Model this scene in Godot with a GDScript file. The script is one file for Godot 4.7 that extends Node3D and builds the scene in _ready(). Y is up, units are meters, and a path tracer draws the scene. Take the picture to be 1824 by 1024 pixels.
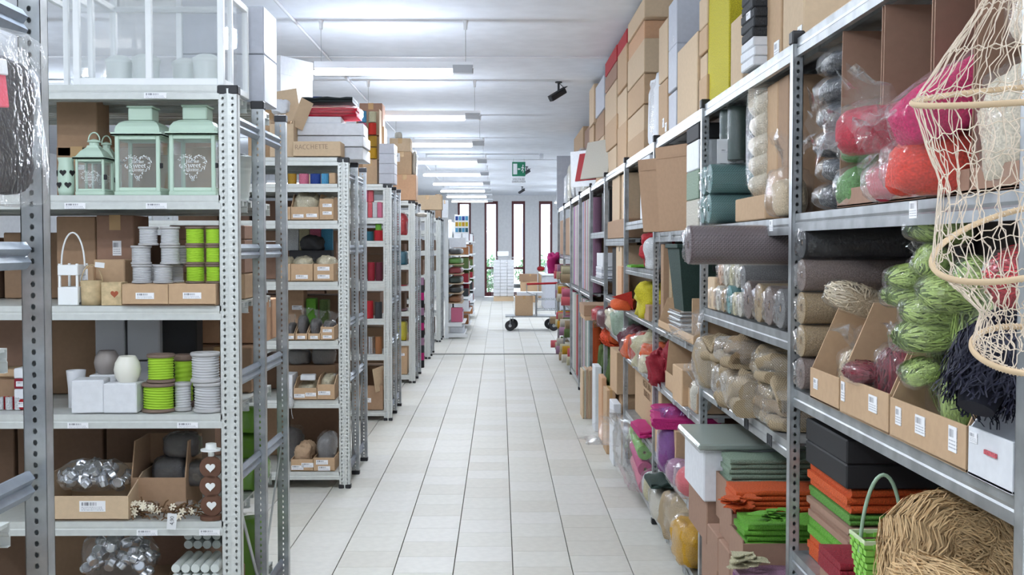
extends Node3D

const F := 2020.0                                   # focal length, in pixels of the 1824 x 1024 frame
const EYE := Vector3(0, 1.62, 0)
const RX := 0.89                                    # plane of the aisle-side face of the long rack
const LX := -1.0                                    # plane of the aisle ends of the short racks
var look := Basis.from_euler(Vector3(-atan(73.0 / 2020.0), -atan(22.0 / 2020.0), 0))
var M := {}
var names := {}
var cache := {}
var rng := RandomNumberGenerator.new()
var nz := FastNoiseLite.new()

func ray(x: float, y: float) -> Vector3:
	return look * Vector3((x - 912.0) / F, (512.0 - y) / F, -1)
func at(x: float, y: float, z: float) -> Vector3:   # point of the place at depth z
	var d := ray(x, y)
	return EYE + d * (z / -d.z)
func on(x: float, y: float, X: float) -> Vector3:   # point on the upright plane X
	var d := ray(x, y)
	return EYE + d * (X / d.x)
func rz(x: float, X := 0.89) -> float:              # depth at which plane X shows in column x
	return -on(x, 439, X).z

# ---------- geometry ----------
class Geo:
	var v := PackedVector3Array()
	var n := PackedVector3Array()
	var u := PackedVector2Array()
	var c := PackedColorArray()
	var col := Color.WHITE
	var colored := false
	func tri(a: Vector3, b: Vector3, d: Vector3, ua := Vector2.ZERO, ub := Vector2.ZERO, ud := Vector2.ZERO):
		var k := (d - a).cross(b - a)
		if k.length_squared() < 1e-18: return
		k = k.normalized()
		v.append_array([a, b, d]); n.append_array([k, k, k]); u.append_array([ua, ub, ud])
		if colored: c.append_array([col, col, col])
	func quad(a: Vector3, b: Vector3, d: Vector3, e: Vector3):   # clockwise from outside
		tri(a, b, d, Vector2(0, 1), Vector2(0, 0), Vector2(1, 0)); tri(a, d, e, Vector2(0, 1), Vector2(1, 0), Vector2(1, 1))
	func box(ctr: Vector3, s: Vector3, b := 0.0, basis := Basis()):
		var h := s / 2
		b = minf(b, minf(h.x, minf(h.y, h.z)) * 0.9)
		if b <= 0.0:
			var p := func(x, y, z): return ctr + basis * Vector3(x * h.x, y * h.y, z * h.z)
			quad(p.call(-1, -1, 1), p.call(-1, 1, 1), p.call(1, 1, 1), p.call(1, -1, 1))
			quad(p.call(1, -1, -1), p.call(1, 1, -1), p.call(-1, 1, -1), p.call(-1, -1, -1))
			quad(p.call(1, -1, 1), p.call(1, 1, 1), p.call(1, 1, -1), p.call(1, -1, -1))
			quad(p.call(-1, -1, -1), p.call(-1, 1, -1), p.call(-1, 1, 1), p.call(-1, -1, 1))
			quad(p.call(-1, 1, 1), p.call(-1, 1, -1), p.call(1, 1, -1), p.call(1, 1, 1))
			quad(p.call(-1, -1, -1), p.call(-1, -1, 1), p.call(1, -1, 1), p.call(1, -1, -1))
			return
		var q := func(ax: int, sx, sy, sz):
			var w := Vector3(sx * h.x, sy * h.y, sz * h.z)
			var t := Vector3(sx, sy, sz) * b
			for k in 3:
				if k != ax: w[k] -= t[k]
			return ctr + basis * w
		for ax in 3:
			var a1 := (ax + 1) % 3
			var a2 := (ax + 2) % 3
			for s1 in [-1, 1]:
				var sg := func(x, y):
					var r := [0, 0, 0]
					r[ax] = s1; r[a1] = x; r[a2] = y
					return r
				var f := []
				for o in ([[-1, -1], [-1, 1], [1, 1], [1, -1]] if s1 > 0 else [[1, -1], [1, 1], [-1, 1], [-1, -1]]):
					var r = sg.call(o[0], o[1])
					f.append(q.call(ax, r[0], r[1], r[2]))
				quad(f[0], f[1], f[2], f[3])
			for s1 in [-1, 1]:
				for s2 in [-1, 1]:       # edge between faces a1 and a2
					var e := func(face, x):
						var r := [0, 0, 0]
						r[ax] = x; r[a1] = s1; r[a2] = s2
						return q.call(face, r[0], r[1], r[2])
					if s1 * s2 > 0: quad(e.call(a1, -1), e.call(a2, -1), e.call(a2, 1), e.call(a1, 1))
					else: quad(e.call(a2, -1), e.call(a1, -1), e.call(a1, 1), e.call(a2, 1))
		for x in [-1, 1]:
			for y in [-1, 1]:
				for z in [-1, 1]:
					if x * y * z > 0: tri(q.call(0, x, y, z), q.call(2, x, y, z), q.call(1, x, y, z))
					else: tri(q.call(0, x, y, z), q.call(1, x, y, z), q.call(2, x, y, z))
	func span(a: Vector3, b: Vector3, bev := 0.0):     # box between two corners
		box((a + b) / 2, (b - a).abs(), bev)
	func grid(pts: Array, nu: int, nv: int, close_u := false, flip := false, us := 1.0, vs := 1.0):   # pts[v * nu + u], smooth
		var nn := PackedVector3Array(); nn.resize(nu * nv)
		for j in nv:
			for i in nu:
				var i0 := (i - 1 + nu) % nu if close_u else maxi(i - 1, 0)
				var i1 := (i + 1) % nu if close_u else mini(i + 1, nu - 1)
				var du: Vector3 = pts[j * nu + i1] - pts[j * nu + i0]
				var dv: Vector3 = pts[mini(j + 1, nv - 1) * nu + i] - pts[maxi(j - 1, 0) * nu + i]
				if du.length_squared() < 1e-12:         # a pole: take the ring beside it
					var jj := mini(j + 1, nv - 1) if j < nv / 2 else maxi(j - 1, 0)
					du = pts[jj * nu + i1] - pts[jj * nu + i0]
				var k := dv.cross(du) if flip else du.cross(dv)
				nn[j * nu + i] = k.normalized() if k.length_squared() > 1e-20 else Vector3.UP
		for j in nv - 1:
			for i in (nu if close_u else nu - 1):
				var i1 := (i + 1) % nu
				var q := [j * nu + i, (j + 1) * nu + i, (j + 1) * nu + i1, j * nu + i1]
				if flip: q = [q[0], q[3], q[2], q[1]]
				for k in [0, 1, 2, 0, 2, 3]:
					v.append(pts[q[k]]); n.append(nn[q[k]])
					var uu := i + (1 if (k >= 2) != flip and k >= (2 if not flip else 1) else 0)
					u.append(Vector2(float(uu) / nu * us, float(q[k] / nu) / nv * vs))
					if colored: c.append(col)
	func tube(path: Array, r, sides := 6, caps := true):
		var m := path.size()
		var pts := []
		var up := Vector3.UP
		var t0: Vector3 = (path[1] - path[0]).normalized()
		var side := t0.cross(up)
		if side.length() < 0.05: side = t0.cross(Vector3.RIGHT)
		side = side.normalized()
		for i in m:
			var t: Vector3 = (path[mini(i + 1, m - 1)] - path[maxi(i - 1, 0)]).normalized()
			side = (side - t * side.dot(t)).normalized()
			var bb := t.cross(side)
			var rr: float = r[i] if r is Array else r
			for k in sides:
				var a := TAU * k / sides
				pts.append(path[i] + (side * cos(a) + bb * sin(a)) * rr)
		grid(pts, sides, m, true, true)
		if caps:
			for k in range(1, sides - 1):
				tri(pts[0], pts[k], pts[k + 1])
				var o := (m - 1) * sides
				tri(pts[o], pts[o + k + 1], pts[o + k])
	func lathe(prof: Array, sides := 20, ctr := Vector3.ZERO, basis := Basis()):   # prof: Vector2(radius, height), bottom up; y is the axis
		var pts := []
		for p in prof:
			for k in sides:
				var a := TAU * k / sides
				pts.append(ctr + basis * Vector3(cos(a) * p.x, p.y, sin(a) * p.x))
		grid(pts, sides, prof.size(), true, false)
	func turned(prof: Array, sides := 20, ctr := Vector3.ZERO, basis := Basis()):  # hard-edged: each band on its own
		for i in prof.size() - 1:
			lathe([prof[i], prof[i + 1]], sides, ctr, basis)
	func prism(poly: Array, axis_a: Vector3, axis_b: Vector3, dir: Vector3, origin: Vector3):  # poly of Vector2, pushed along dir
		var pp := PackedVector2Array(poly)
		var w := func(p: Vector2): return origin + axis_a * p.x + axis_b * p.y
		var turn := axis_a.cross(axis_b).dot(dir) > 0
		if Geometry2D.is_polygon_clockwise(pp): pp.reverse()
		var m := pp.size()
		for i in m:
			var a: Vector3 = w.call(pp[i])
			var b: Vector3 = w.call(pp[(i + 1) % m])
			if turn: quad(a, a + dir, b + dir, b)
			else: quad(b, b + dir, a + dir, a)
		var ix := Geometry2D.triangulate_polygon(pp)
		for i in range(0, ix.size(), 3):
			var a: Vector3 = w.call(pp[ix[i]])
			var b: Vector3 = w.call(pp[ix[i + 1]])
			var d: Vector3 = w.call(pp[ix[i + 2]])
			var out := dir if (d - a).cross(b - a).dot(dir) > 0 else Vector3.ZERO
			if out == Vector3.ZERO:
				tri(a, b, d); tri(a + dir, d + dir, b + dir)
			else:
				tri(a + dir, b + dir, d + dir); tri(a, d, b)
	func add(g: Geo, t := Transform3D()):
		for p in g.v: v.append(t * p)
		var nb := t.basis.inverse().transposed()
		for p in g.n: n.append((nb * p).normalized())
		u.append_array(g.u)
		if colored:
			for i in g.v.size(): c.append(col)
	func mesh() -> ArrayMesh:
		var a := []
		a.resize(Mesh.ARRAY_MAX)
		a[Mesh.ARRAY_VERTEX] = v; a[Mesh.ARRAY_NORMAL] = n; a[Mesh.ARRAY_TEX_UV] = u
		if colored: a[Mesh.ARRAY_COLOR] = c
		var m := ArrayMesh.new()
		m.add_surface_from_arrays(Mesh.PRIMITIVE_TRIANGLES, a)
		return m

# ---------- nodes ----------
func numbered(s: String) -> String:
	var k: int = names.get(s, -1) + 1
	names[s] = k
	return s if k == 0 else "%s_%03d" % [s, k]
func obj(called: String, g, mat, parent = self, where := Vector3.ZERO) -> MeshInstance3D:
	var o := MeshInstance3D.new()
	o.mesh = g.mesh() if g is Geo else g
	o.material_override = M[mat] if mat is String else mat
	o.name = numbered(called) if parent == self else StringName(called)
	o.position = where
	parent.add_child(o, true)
	return o
func tag(o, label: String, category: String, group := ""):
	o.set_meta("label", label); o.set_meta("category", category)
	if group: o.set_meta("group", group)
	return o
func thing(called: String, label: String, category: String, where := Vector3.ZERO, turn := 0.0, group := "") -> Node3D:
	var o := Node3D.new()
	o.name = numbered(called); add_child(o)
	o.position = where; o.rotation.y = turn
	tag(o, label, category, group)
	return o
func struct(o, kind := "structure"):
	o.set_meta("kind", kind)
	return o
func kept(key: String, make: Callable):              # meshes shared by alike pieces
	if not cache.has(key): cache[key] = make.call()
	return cache[key]
func cube(s: Vector3, b := 0.0) -> Mesh:             # bevelled box standing on its base
	return kept("cube%.4f,%.4f,%.4f,%.4f" % [s.x, s.y, s.z, b], func():
		var g := Geo.new(); g.box(Vector3(0, s.y / 2, 0), s, b); return g.mesh())
func rot(x: float, y: float, z: float) -> Basis:
	return Basis.from_euler(Vector3(deg_to_rad(x), deg_to_rad(y), deg_to_rad(z)))
func copy_of(o, label: String, where: Vector3, turn := 0.0, group := ""):
	var r = o.duplicate()
	var s := String(o.name)
	if s.length() > 4 and s.right(3).is_valid_int(): s = s.left(-4)
	r.name = numbered(s); add_child(r)
	r.position = where; r.rotation.y = turn
	r.set_meta("label", label)
	if group: r.set_meta("group", group)
	return r

# ---------- materials ----------
func noise_tex(freq: float, lo: Color, hi: Color, seed_ := 1, oct := 4, size := 256) -> ImageTexture:
	var f := FastNoiseLite.new()
	f.seed = seed_; f.frequency = freq; f.fractal_octaves = oct; f.noise_type = FastNoiseLite.TYPE_SIMPLEX_SMOOTH
	var im := f.get_seamless_image(size, size)
	im.convert(Image.FORMAT_RGB8)
	for y in size:
		for x in size:
			im.set_pixel(x, y, lo.lerp(hi, im.get_pixel(x, y).r))
	return ImageTexture.create_from_image(im)
func bump_tex(freq: float, seed_ := 1, oct := 3, size := 256, strength := 4.0, kind := FastNoiseLite.TYPE_SIMPLEX_SMOOTH) -> ImageTexture:
	var f := FastNoiseLite.new()
	f.seed = seed_; f.frequency = freq; f.fractal_octaves = oct; f.noise_type = kind
	if kind == FastNoiseLite.TYPE_CELLULAR: f.cellular_return_type = FastNoiseLite.RETURN_DISTANCE2_SUB
	var im := f.get_seamless_image(size, size)
	im.convert(Image.FORMAT_RGBA8)
	im.bump_map_to_normal_map(strength)
	return ImageTexture.create_from_image(im)
func mat(key: String, c: Color, rough := 0.7, metal := 0.0, tex: Texture2D = null, scale := 3.0, bump: Texture2D = null, bs := 1.0) -> StandardMaterial3D:
	var m := StandardMaterial3D.new()
	m.resource_name = key
	m.albedo_color = c; m.roughness = rough; m.metallic = metal
	if tex or bump:
		m.uv1_triplanar = true; m.uv1_scale = Vector3.ONE * scale
	if tex: m.albedo_texture = tex
	if bump:
		m.normal_enabled = true; m.normal_texture = bump; m.normal_scale = bs
	M[key] = m
	return m
func rgb(r: int, g: int, b: int) -> Color:
	return Color(r / 255.0, g / 255.0, b / 255.0)
func film(key: String, alpha := 0.1, c := Color(0.95, 0.95, 0.95), rough := 0.1):
	var m := mat(key, Color(c, alpha), rough, 0, null, 6.0, T.crumple, 0.5)
	m.metallic_specular = 0.4
	m.transparency = BaseMaterial3D.TRANSPARENCY_ALPHA
	m.cull_mode = BaseMaterial3D.CULL_DISABLED
	return m
var T := {}
func materials():
	T.fine = noise_tex(0.05, Color(0.955, 0.955, 0.955), Color(1, 1, 1), 3)
	T.blotch = noise_tex(0.012, Color(0.82, 0.82, 0.82), Color(1, 1, 1), 5, 5)
	T.fibre = noise_tex(0.09, Color(0.62, 0.62, 0.62), Color(1, 1, 1), 8, 3)
	T.crumple = bump_tex(0.022, 7, 3, 256, 9.0, FastNoiseLite.TYPE_CELLULAR)
	T.grain = bump_tex(0.12, 9, 3, 256, 3.0)
	T.lumps = bump_tex(0.03, 11, 3, 256, 6.0)
	T.weave = weave_tex()
	T.print = print_tex()
	mat("wall_paint", rgb(232, 233, 234), 0.9, 0, T.fine, 0.7)
	mat("ceiling_paint", rgb(232, 236, 243), 0.92, 0, T.fine, 0.3)
	for k in 3:
		mat("tile%d" % k, [rgb(208, 206, 197), rgb(204, 201, 191), rgb(211, 209, 202)][k], 0.48, 0, T.fine, 1.3).metallic_specular = 0.4
	mat("grout", rgb(96, 94, 90), 0.9)
	mat("rack_steel", rgb(214, 217, 213), 0.42, 0.2, T.fine, 2.0)
	mat("zinc", rgb(186, 190, 192), 0.36, 0.6, T.blotch, 3.0)
	mat("blue_steel", rgb(160, 170, 182), 0.35, 0.55, T.blotch, 3.0)
	mat("rack_back", rgb(96, 92, 88), 0.8)
	mat("black_plastic", rgb(32, 32, 36), 0.5)
	mat("white_plastic", rgb(232, 233, 234), 0.4)
	mat("grey_plastic", rgb(170, 172, 174), 0.5)
	mat("card", rgb(196, 164, 130), 0.85, 0, T.fine, 2.5)
	mat("card_pale", rgb(210, 184, 152), 0.85, 0, T.fine, 2.5)
	mat("card_dark", rgb(168, 136, 108), 0.85, 0, T.fine, 2.5)
	mat("card_red", rgb(160, 126, 106), 0.85, 0, T.fine, 2.5)
	mat("card_orange", rgb(210, 166, 130), 0.85, 0, T.fine, 2.5)
	mat("tape", Color(rgb(196, 160, 112), 1), 0.25)
	mat("white_card", rgb(228, 230, 234), 0.6, 0, T.fine, 2.0)
	mat("grey_card", rgb(196, 198, 206), 0.6, 0, T.fine, 2.0)
	var pm := mat("sticker", Color.WHITE, 0.5)
	pm.albedo_texture = T.print
	var glow := mat("tube_glow", Color.WHITE, 0.4)
	glow.emission_enabled = true; glow.emission = Color(0.98, 0.99, 1.0); glow.emission_energy_multiplier = 7.0
	var gl := mat("glass", Color(0.92, 0.95, 0.95, 0.05), 0.03)
	gl.transparency = BaseMaterial3D.TRANSPARENCY_ALPHA
	film("film", 0.035)
	film("film_soft", 0.06).normal_scale = 0.2
	film("film_cloudy", 0.2)
	film("film_shiny", 0.07, Color(0.95, 0.95, 0.95), 0.12).normal_scale = 1.3
	M.film_shiny.metallic_specular = 0.6
	mat("card_shaded", rgb(128, 100, 80), 0.88, 0, T.fine, 2.5)  # darker cardboard, with the shade of the rear shelves in its colour
	film("film_grey", 0.3, Color(0.35, 0.36, 0.4))
func weave_tex() -> ImageTexture:
	var im := Image.create(128, 128, false, Image.FORMAT_RGB8)
	for y in 128:
		for x in 128:
			var a := sin(x * TAU / 8.0) * 0.5 + 0.5
			var b := sin(y * TAU / 8.0) * 0.5 + 0.5
			var over := (int(x / 8) + int(y / 8)) % 2 == 0
			var t := 0.62 + 0.38 * (a if over else b) - 0.12 * fmod(x * 7.3 + y * 3.1, 5.0) / 5.0
			im.set_pixel(x, y, Color(t, t, t))
	return ImageTexture.create_from_image(im)
func print_tex() -> ImageTexture:                     # a price sticker: lines of small print over a bar code
	var im := Image.create(128, 64, false, Image.FORMAT_RGB8)
	im.fill(Color(0.95, 0.95, 0.96))
	var r := RandomNumberGenerator.new(); r.seed = 4
	for x in range(10, 84):
		if r.randf() < 0.5: im.fill_rect(Rect2i(x, 8, 1, 20), Color(0.25, 0.26, 0.3))
	for l in 3:
		var x := 10
		while x < 112:
			var w := r.randi_range(3, 9)
			im.fill_rect(Rect2i(x, 35 + l * 9, w, 3), Color(0.55, 0.56, 0.6))
			x += w + 3
	return ImageTexture.create_from_image(im)

func _ready():
	materials()
	# camera
	var cam := Camera3D.new()
	cam.name = "camera"; add_child(cam)
	cam.transform = Transform3D(look, EYE)
	cam.fov = rad_to_deg(2 * atan(512.0 / F)); cam.near = 0.05; cam.far = 200
	cam.current = true
	# sky, exposure
	var env := Environment.new()
	var sky := Sky.new()
	var sm := ProceduralSkyMaterial.new()
	sm.sky_top_color = Color(0.72, 0.82, 0.97); sm.sky_horizon_color = Color(0.93, 0.96, 1.0)
	sm.ground_horizon_color = Color(0.8, 0.82, 0.82); sm.ground_bottom_color = Color(0.6, 0.6, 0.58)
	sm.sky_energy_multiplier = 2.0
	sky.sky_material = sm
	env.background_mode = Environment.BG_SKY; env.sky = sky
	env.tonemap_mode = Environment.TONE_MAPPER_LINEAR
	env.tonemap_exposure = 1.3
	env.sdfgi_enabled = true; env.ssao_enabled = true; env.ssil_enabled = true
	var we := WorldEnvironment.new(); we.name = "world"; we.environment = env; add_child(we)
	var sun := DirectionalLight3D.new(); sun.name = "sun"; add_child(sun)
	sun.basis = Basis.looking_at(Vector3(0.45, -1.15, -0.6).normalized())
	sun.light_energy = 1.6; sun.light_color = Color(1.0, 0.97, 0.92); sun.light_angular_distance = 1.0; sun.shadow_enabled = true
	room()
	lamps()
	racks()
	populate()

# ---------- the room ----------
const FAR := 36.8
const CEIL := 3.28
func room():
	var g := Geo.new()
	g.span(Vector3(-8, -0.25, 6), Vector3(3.6, -0.012, -FAR))
	var fl = struct(obj("floor", g, "grout"))
	# floor tiles: rows of their own offset run down the aisle
	var first := {-1: 5.88, 0: 5.78, 1: 5.68, 2: 5.888, 3: 6.09, -2: 5.986, -3: 5.8, -4: 5.93, 4: 5.85, 5: 6.0}
	var tile := Geo.new(); tile.box(Vector3(0, -0.006, 0), Vector3(0.2935, 0.012, 0.2952), 0.0012)
	var tm := tile.mesh()
	rng.seed = 5
	var n := 0
	var rest := [Geo.new(), Geo.new(), Geo.new()]
	var shape := Geo.new(); shape.box(Vector3(0, -0.006, 0), Vector3(0.2935, 0.012, 0.2952))
	for k in range(-26, 12):
		var cx := 0.066 - 0.149 + 0.298 * (k)
		var off: float = first.get(k, 5.6 + 0.3 * fmod(absf(k) * 0.618, 1.0))
		for j in range(-35, 104):
			var z := off - 0.149 + 0.298 * j
			if z > FAR - 0.15: continue
			if absf(z - 17.0) < 0.16: z += 0.0
			var seen := cx > -1.85 and cx < 1.0 and z > 5.4 and z < 13.0 and absf(cx) < 0.42 * z
			if seen and n < 298:
				obj("tile", tm, "tile%d" % (rng.randi() % 3), fl, Vector3(cx, 0, -z)); n += 1
			elif z > -3 and (cx > -3.2 and cx < 1.6 or z < 8):
				rest[rng.randi() % 3].add(shape, Transform3D(Basis(), Vector3(cx, 0, -z)))
	for k in 3: struct(obj("tile", rest[k], "tile%d" % k, fl), "stuff")
	g = Geo.new(); g.span(Vector3(-8, 0.012, -16.985), Vector3(3.4, -0.01, -17.01))
	obj("expansion_joint", g, mat("joint", rgb(120, 120, 118), 0.5), fl)
	# ceiling with its joints
	g = Geo.new()
	g.span(Vector3(-8, CEIL, 6), Vector3(3.6, CEIL + 0.25, -FAR - 0.3))
	var ce = struct(obj("ceiling", g, "ceiling_paint"))
	mat("cable_white", rgb(225, 226, 230), 0.5)
	for z in [9.97, 21.7]:
		g = Geo.new(); g.span(Vector3(-8, CEIL - 0.012, -z), Vector3(3.4, CEIL, -z - 0.035), 0.004)
		obj("joint_cover", g, "cable_white", ce)
	# walls
	g = Geo.new(); g.span(Vector3(-8.25, -0.2, 6.2), Vector3(-8, CEIL + 0.2, -FAR)); struct(obj("wall_left", g, "wall_paint"))
	# unseen wall behind the camera; its two windows are added for frontal daylight
	g = Geo.new()
	var bx := -8.25
	for wx in [-3.4, 2.2, 3.6]:
		g.span(Vector3(bx, -0.2, 6), Vector3(minf(wx - 0.25, 3.6) if wx < 3.5 else 3.6, CEIL + 0.2, 6.25))
		if wx < 3.5: g.span(Vector3(wx - 0.25, 3.09, 6), Vector3(wx + 0.25, CEIL + 0.2, 6.25))
		bx = wx + 0.25
	struct(obj("wall_back", g, "wall_paint"))
	for k in 2:
		var sw = struct(thing("window_%d" % (k + 8), "", "", Vector3([-3.4, 2.2][k], 0, 6.12)))
		sw.remove_meta("label"); sw.remove_meta("category")
		var sg := Geo.new(); sg.box(Vector3(0, 1.545, 0), Vector3(0.5, 3.09, 0.008)); obj("pane", sg, "glass", sw)
	# the side wall behind the long rack, with a row of high windows
	g = Geo.new()
	var wins := [9.4, 15.7, 22.0, 28.3]
	var a := -6.0
	for w in wins + [FAR + 2.0]:
		g.span(Vector3(3.4, -0.2, -a), Vector3(3.65, CEIL + 0.1, -(w - 1.0 if w < FAR else FAR)))
		if w < FAR:
			g.span(Vector3(3.4, -0.2, -(w - 1.0)), Vector3(3.65, 2.2, -(w + 1.0)))
			g.span(Vector3(3.4, 3.1, -(w - 1.0)), Vector3(3.65, CEIL + 0.1, -(w + 1.0)))
		a = w + 1.0
	struct(obj("wall_right", g, "wall_paint"))
	mat("frame_red", rgb(92, 26, 30), 0.45)
	for i in wins.size():
		var w: float = wins[i]
		var o = struct(thing("window_%d" % (i + 4), "", "", Vector3(3.5, 2.2, -w)))
		o.remove_meta("label"); o.remove_meta("category")
		var fg := Geo.new()
		for s in [-1, 1]: fg.box(Vector3(0, 0.45, s * 0.97), Vector3(0.06, 0.9, 0.06), 0.005)
		fg.box(Vector3(0, 0.03, 0), Vector3(0.06, 0.06, 1.9), 0.005); fg.box(Vector3(0, 0.87, 0), Vector3(0.06, 0.06, 1.9), 0.005)
		obj("window_frame", fg, "frame_red", o)
		var pg := Geo.new(); pg.box(Vector3(0, 0.45, 0), Vector3(0.006, 0.8, 1.9))
		obj("pane", pg, "glass", o)
	# end wall with tall narrow windows
	g = Geo.new()
	var x := -8.0
	var spans := [[-1.36, -0.93], [-0.49, -0.055], [0.39, 0.825], [1.275, 1.71]]
	for s in spans + [[3.6, 3.6]]:
		g.span(Vector3(x, -0.2, -FAR), Vector3(s[0], CEIL + 0.2, -FAR - 0.3))
		if s[0] < 3.5: g.span(Vector3(s[0], 3.09, -FAR), Vector3(s[1], CEIL + 0.2, -FAR - 0.3))
		x = s[1]
	struct(obj("wall_end", g, "wall_paint"))
	for i in 4:
		var s = spans[i]
		var w: float = s[1] - s[0]
		var o = struct(thing("window_%d" % i, "", "", Vector3((s[0] + s[1]) / 2, 0, -FAR - 0.1)))
		o.remove_meta("label"); o.remove_meta("category")
		var fg := Geo.new()
		for q in [-1, 1]: fg.box(Vector3(q * (w / 2 - 0.035), 1.545, 0), Vector3(0.07, 3.09, 0.08), 0.006)
		fg.box(Vector3(0, 3.04, 0), Vector3(w - 0.14, 0.1, 0.08), 0.006)
		fg.box(Vector3(0, 0.07, 0), Vector3(w - 0.14, 0.14, 0.08), 0.006)
		fg.box(Vector3(0, 0.92, 0), Vector3(w - 0.14, 0.07, 0.08), 0.006)
		obj("window_frame", fg, "frame_red", o)
		for q in [[0.14, 0.885], [0.955, 2.99]]:
			var pg := Geo.new(); pg.box(Vector3(0, (q[0] + q[1]) / 2, 0), Vector3(w - 0.14, q[1] - q[0], 0.008))
			obj("pane", pg, "glass", o)
	outside()
	# conduit and cable on the ceiling
	g = Geo.new(); g.tube([Vector3(-1.5, CEIL - 0.012, 2), Vector3(-1.5, CEIL - 0.012, -35)], 0.012, 8)
	tag(obj("ceiling_conduit", g, "cable_white"), "thin white conduit running along the ceiling above the short racks", "conduit")

func outside():
	mat("paving", rgb(200, 200, 196), 0.9); mat("render_pale", rgb(226, 226, 224), 0.9); mat("shutter_grey", rgb(176, 184, 194), 0.7)
	mat("leaf", rgb(96, 140, 88), 0.7); M.leaf.backlight_enabled = true; M.leaf.backlight = Color(0.3, 0.4, 0.2)
	mat("bark", rgb(90, 74, 60), 0.9)
	var g := Geo.new(); g.span(Vector3(-40, -0.3, -FAR - 0.3), Vector3(40, -0.25, -FAR - 30)); g.span(Vector3(-40, -0.3, 40), Vector3(40, -0.25, 6.3)); g.span(Vector3(3.7, -0.3, 6.3), Vector3(40, -0.25, -FAR - 0.3))
	struct(obj("ground_outside", g, "paving"))
	var b := thing("apartment_building", "pale apartment building with grey shutters seen through the tall windows", "building", Vector3(1, -0.05, -FAR - 14))
	g = Geo.new(); g.span(Vector3(-9, 0, 0), Vector3(10, 12, -6), 0.02); obj("wall", g, "render_pale", b)
	for fl in 3:
		for k in range(-4, 5):
			g = Geo.new(); g.span(Vector3(k * 1.9 - 0.5, 1.2 + fl * 3.2, 0.06), Vector3(k * 1.9 + 0.5, 2.7 + fl * 3.2, -0.1), 0.01); obj("shutter", g, "shutter_grey", b)
			g = Geo.new(); g.span(Vector3(k * 1.9 - 0.6, 1.1 + fl * 3.2, 0.1), Vector3(k * 1.9 + 0.6, 1.19 + fl * 3.2, -0.05), 0.01); obj("sill", g, "render_pale", b)
	rng.seed = 77
	var at_x := [-1.95, -0.35, 1.25, 2.85]
	for i in 4:
		var bush := thing("garden_shrub", "green leafy shrub outside the " + ["first", "second", "third", "fourth"][i] + " tall window of the end wall", "shrub", Vector3(at_x[i], -0.05, -FAR - 2.6 - 0.3 * (i % 2)), 0, "shrubs outside the end wall")
		var st := Geo.new()
		for k in 5: st.tube([Vector3.ZERO, Vector3(rng.randf_range(-0.2, 0.2), 0.6, rng.randf_range(-0.2, 0.2)), Vector3(rng.randf_range(-0.5, 0.5), 1.2, rng.randf_range(-0.3, 0.3))], [0.02, 0.015, 0.006], 5)
		obj("stem", st, "bark", bush)
		var lf := Geo.new()
		for k in 1300:
			var d := Vector3(rng.randfn(), rng.randfn(), rng.randfn()).normalized()
			var p := Vector3(0, 0.72, 0) + d * Vector3(0.72, 0.68, 0.5) * pow(rng.randf(), 0.4)
			var bb := Basis.from_euler(Vector3(rng.randf() * TAU, rng.randf() * TAU, rng.randf() * TAU)) * rng.randf_range(0.05, 0.085)
			lf.tri(p - bb.x * 0.4, p + bb.y, p + bb.x * 0.4); lf.tri(p - bb.x * 0.4, p + bb.x * 0.4, p - bb.y)
		struct(obj("foliage", lf, "leaf", bush), "stuff")

func lamps():
	for k in range(-3, 9):
		var z := 8.4 + 3.0 * k
		lamp(Vector3(-0.78, 2.92, -z), "suspended fluorescent strip lamp over the aisle, %s" % (["number one from the street side", "second from the street side", "third from the street side", "longest of the receding row", "second in the receding row", "third in the receding row", "fourth in the receding row", "fifth in the receding row", "sixth in the receding row", "seventh in the receding row", "eighth in the receding row", "last of the receding row, before the end wall"][k + 3]))
	for k in [-3, -2, -1, 0, 1, 2, 3, 5, 7]:  # unseen lamp row, added for more general light on this side
		lamp(Vector3(-4.2, 2.92, -(8.4 + 3.0 * k)), "added unseen fluorescent strip lamp over the side aisle by rack row %s" % ["one", "two", "three", "four", "five", "six", "seven", "eight", "nine"][[-3, -2, -1, 0, 1, 2, 3, 5, 7].find(k)])
	for k in 4: lamp(Vector3(2.2, 2.92, -(22.5 + 3.6 * k)), "added unseen fluorescent strip lamp over the counter corner, %s from the rack" % ORD[k])  # unseen lamps added to brighten the end wall
	for k in 3: lamp(Vector3(2.2, 2.92, -0.9 + 1.9 * k), "added unseen fluorescent strip lamp near the street wall, %s on the long rack side" % ORD[k])  # unseen lamps added to raise the light on camera-facing fronts
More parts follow.
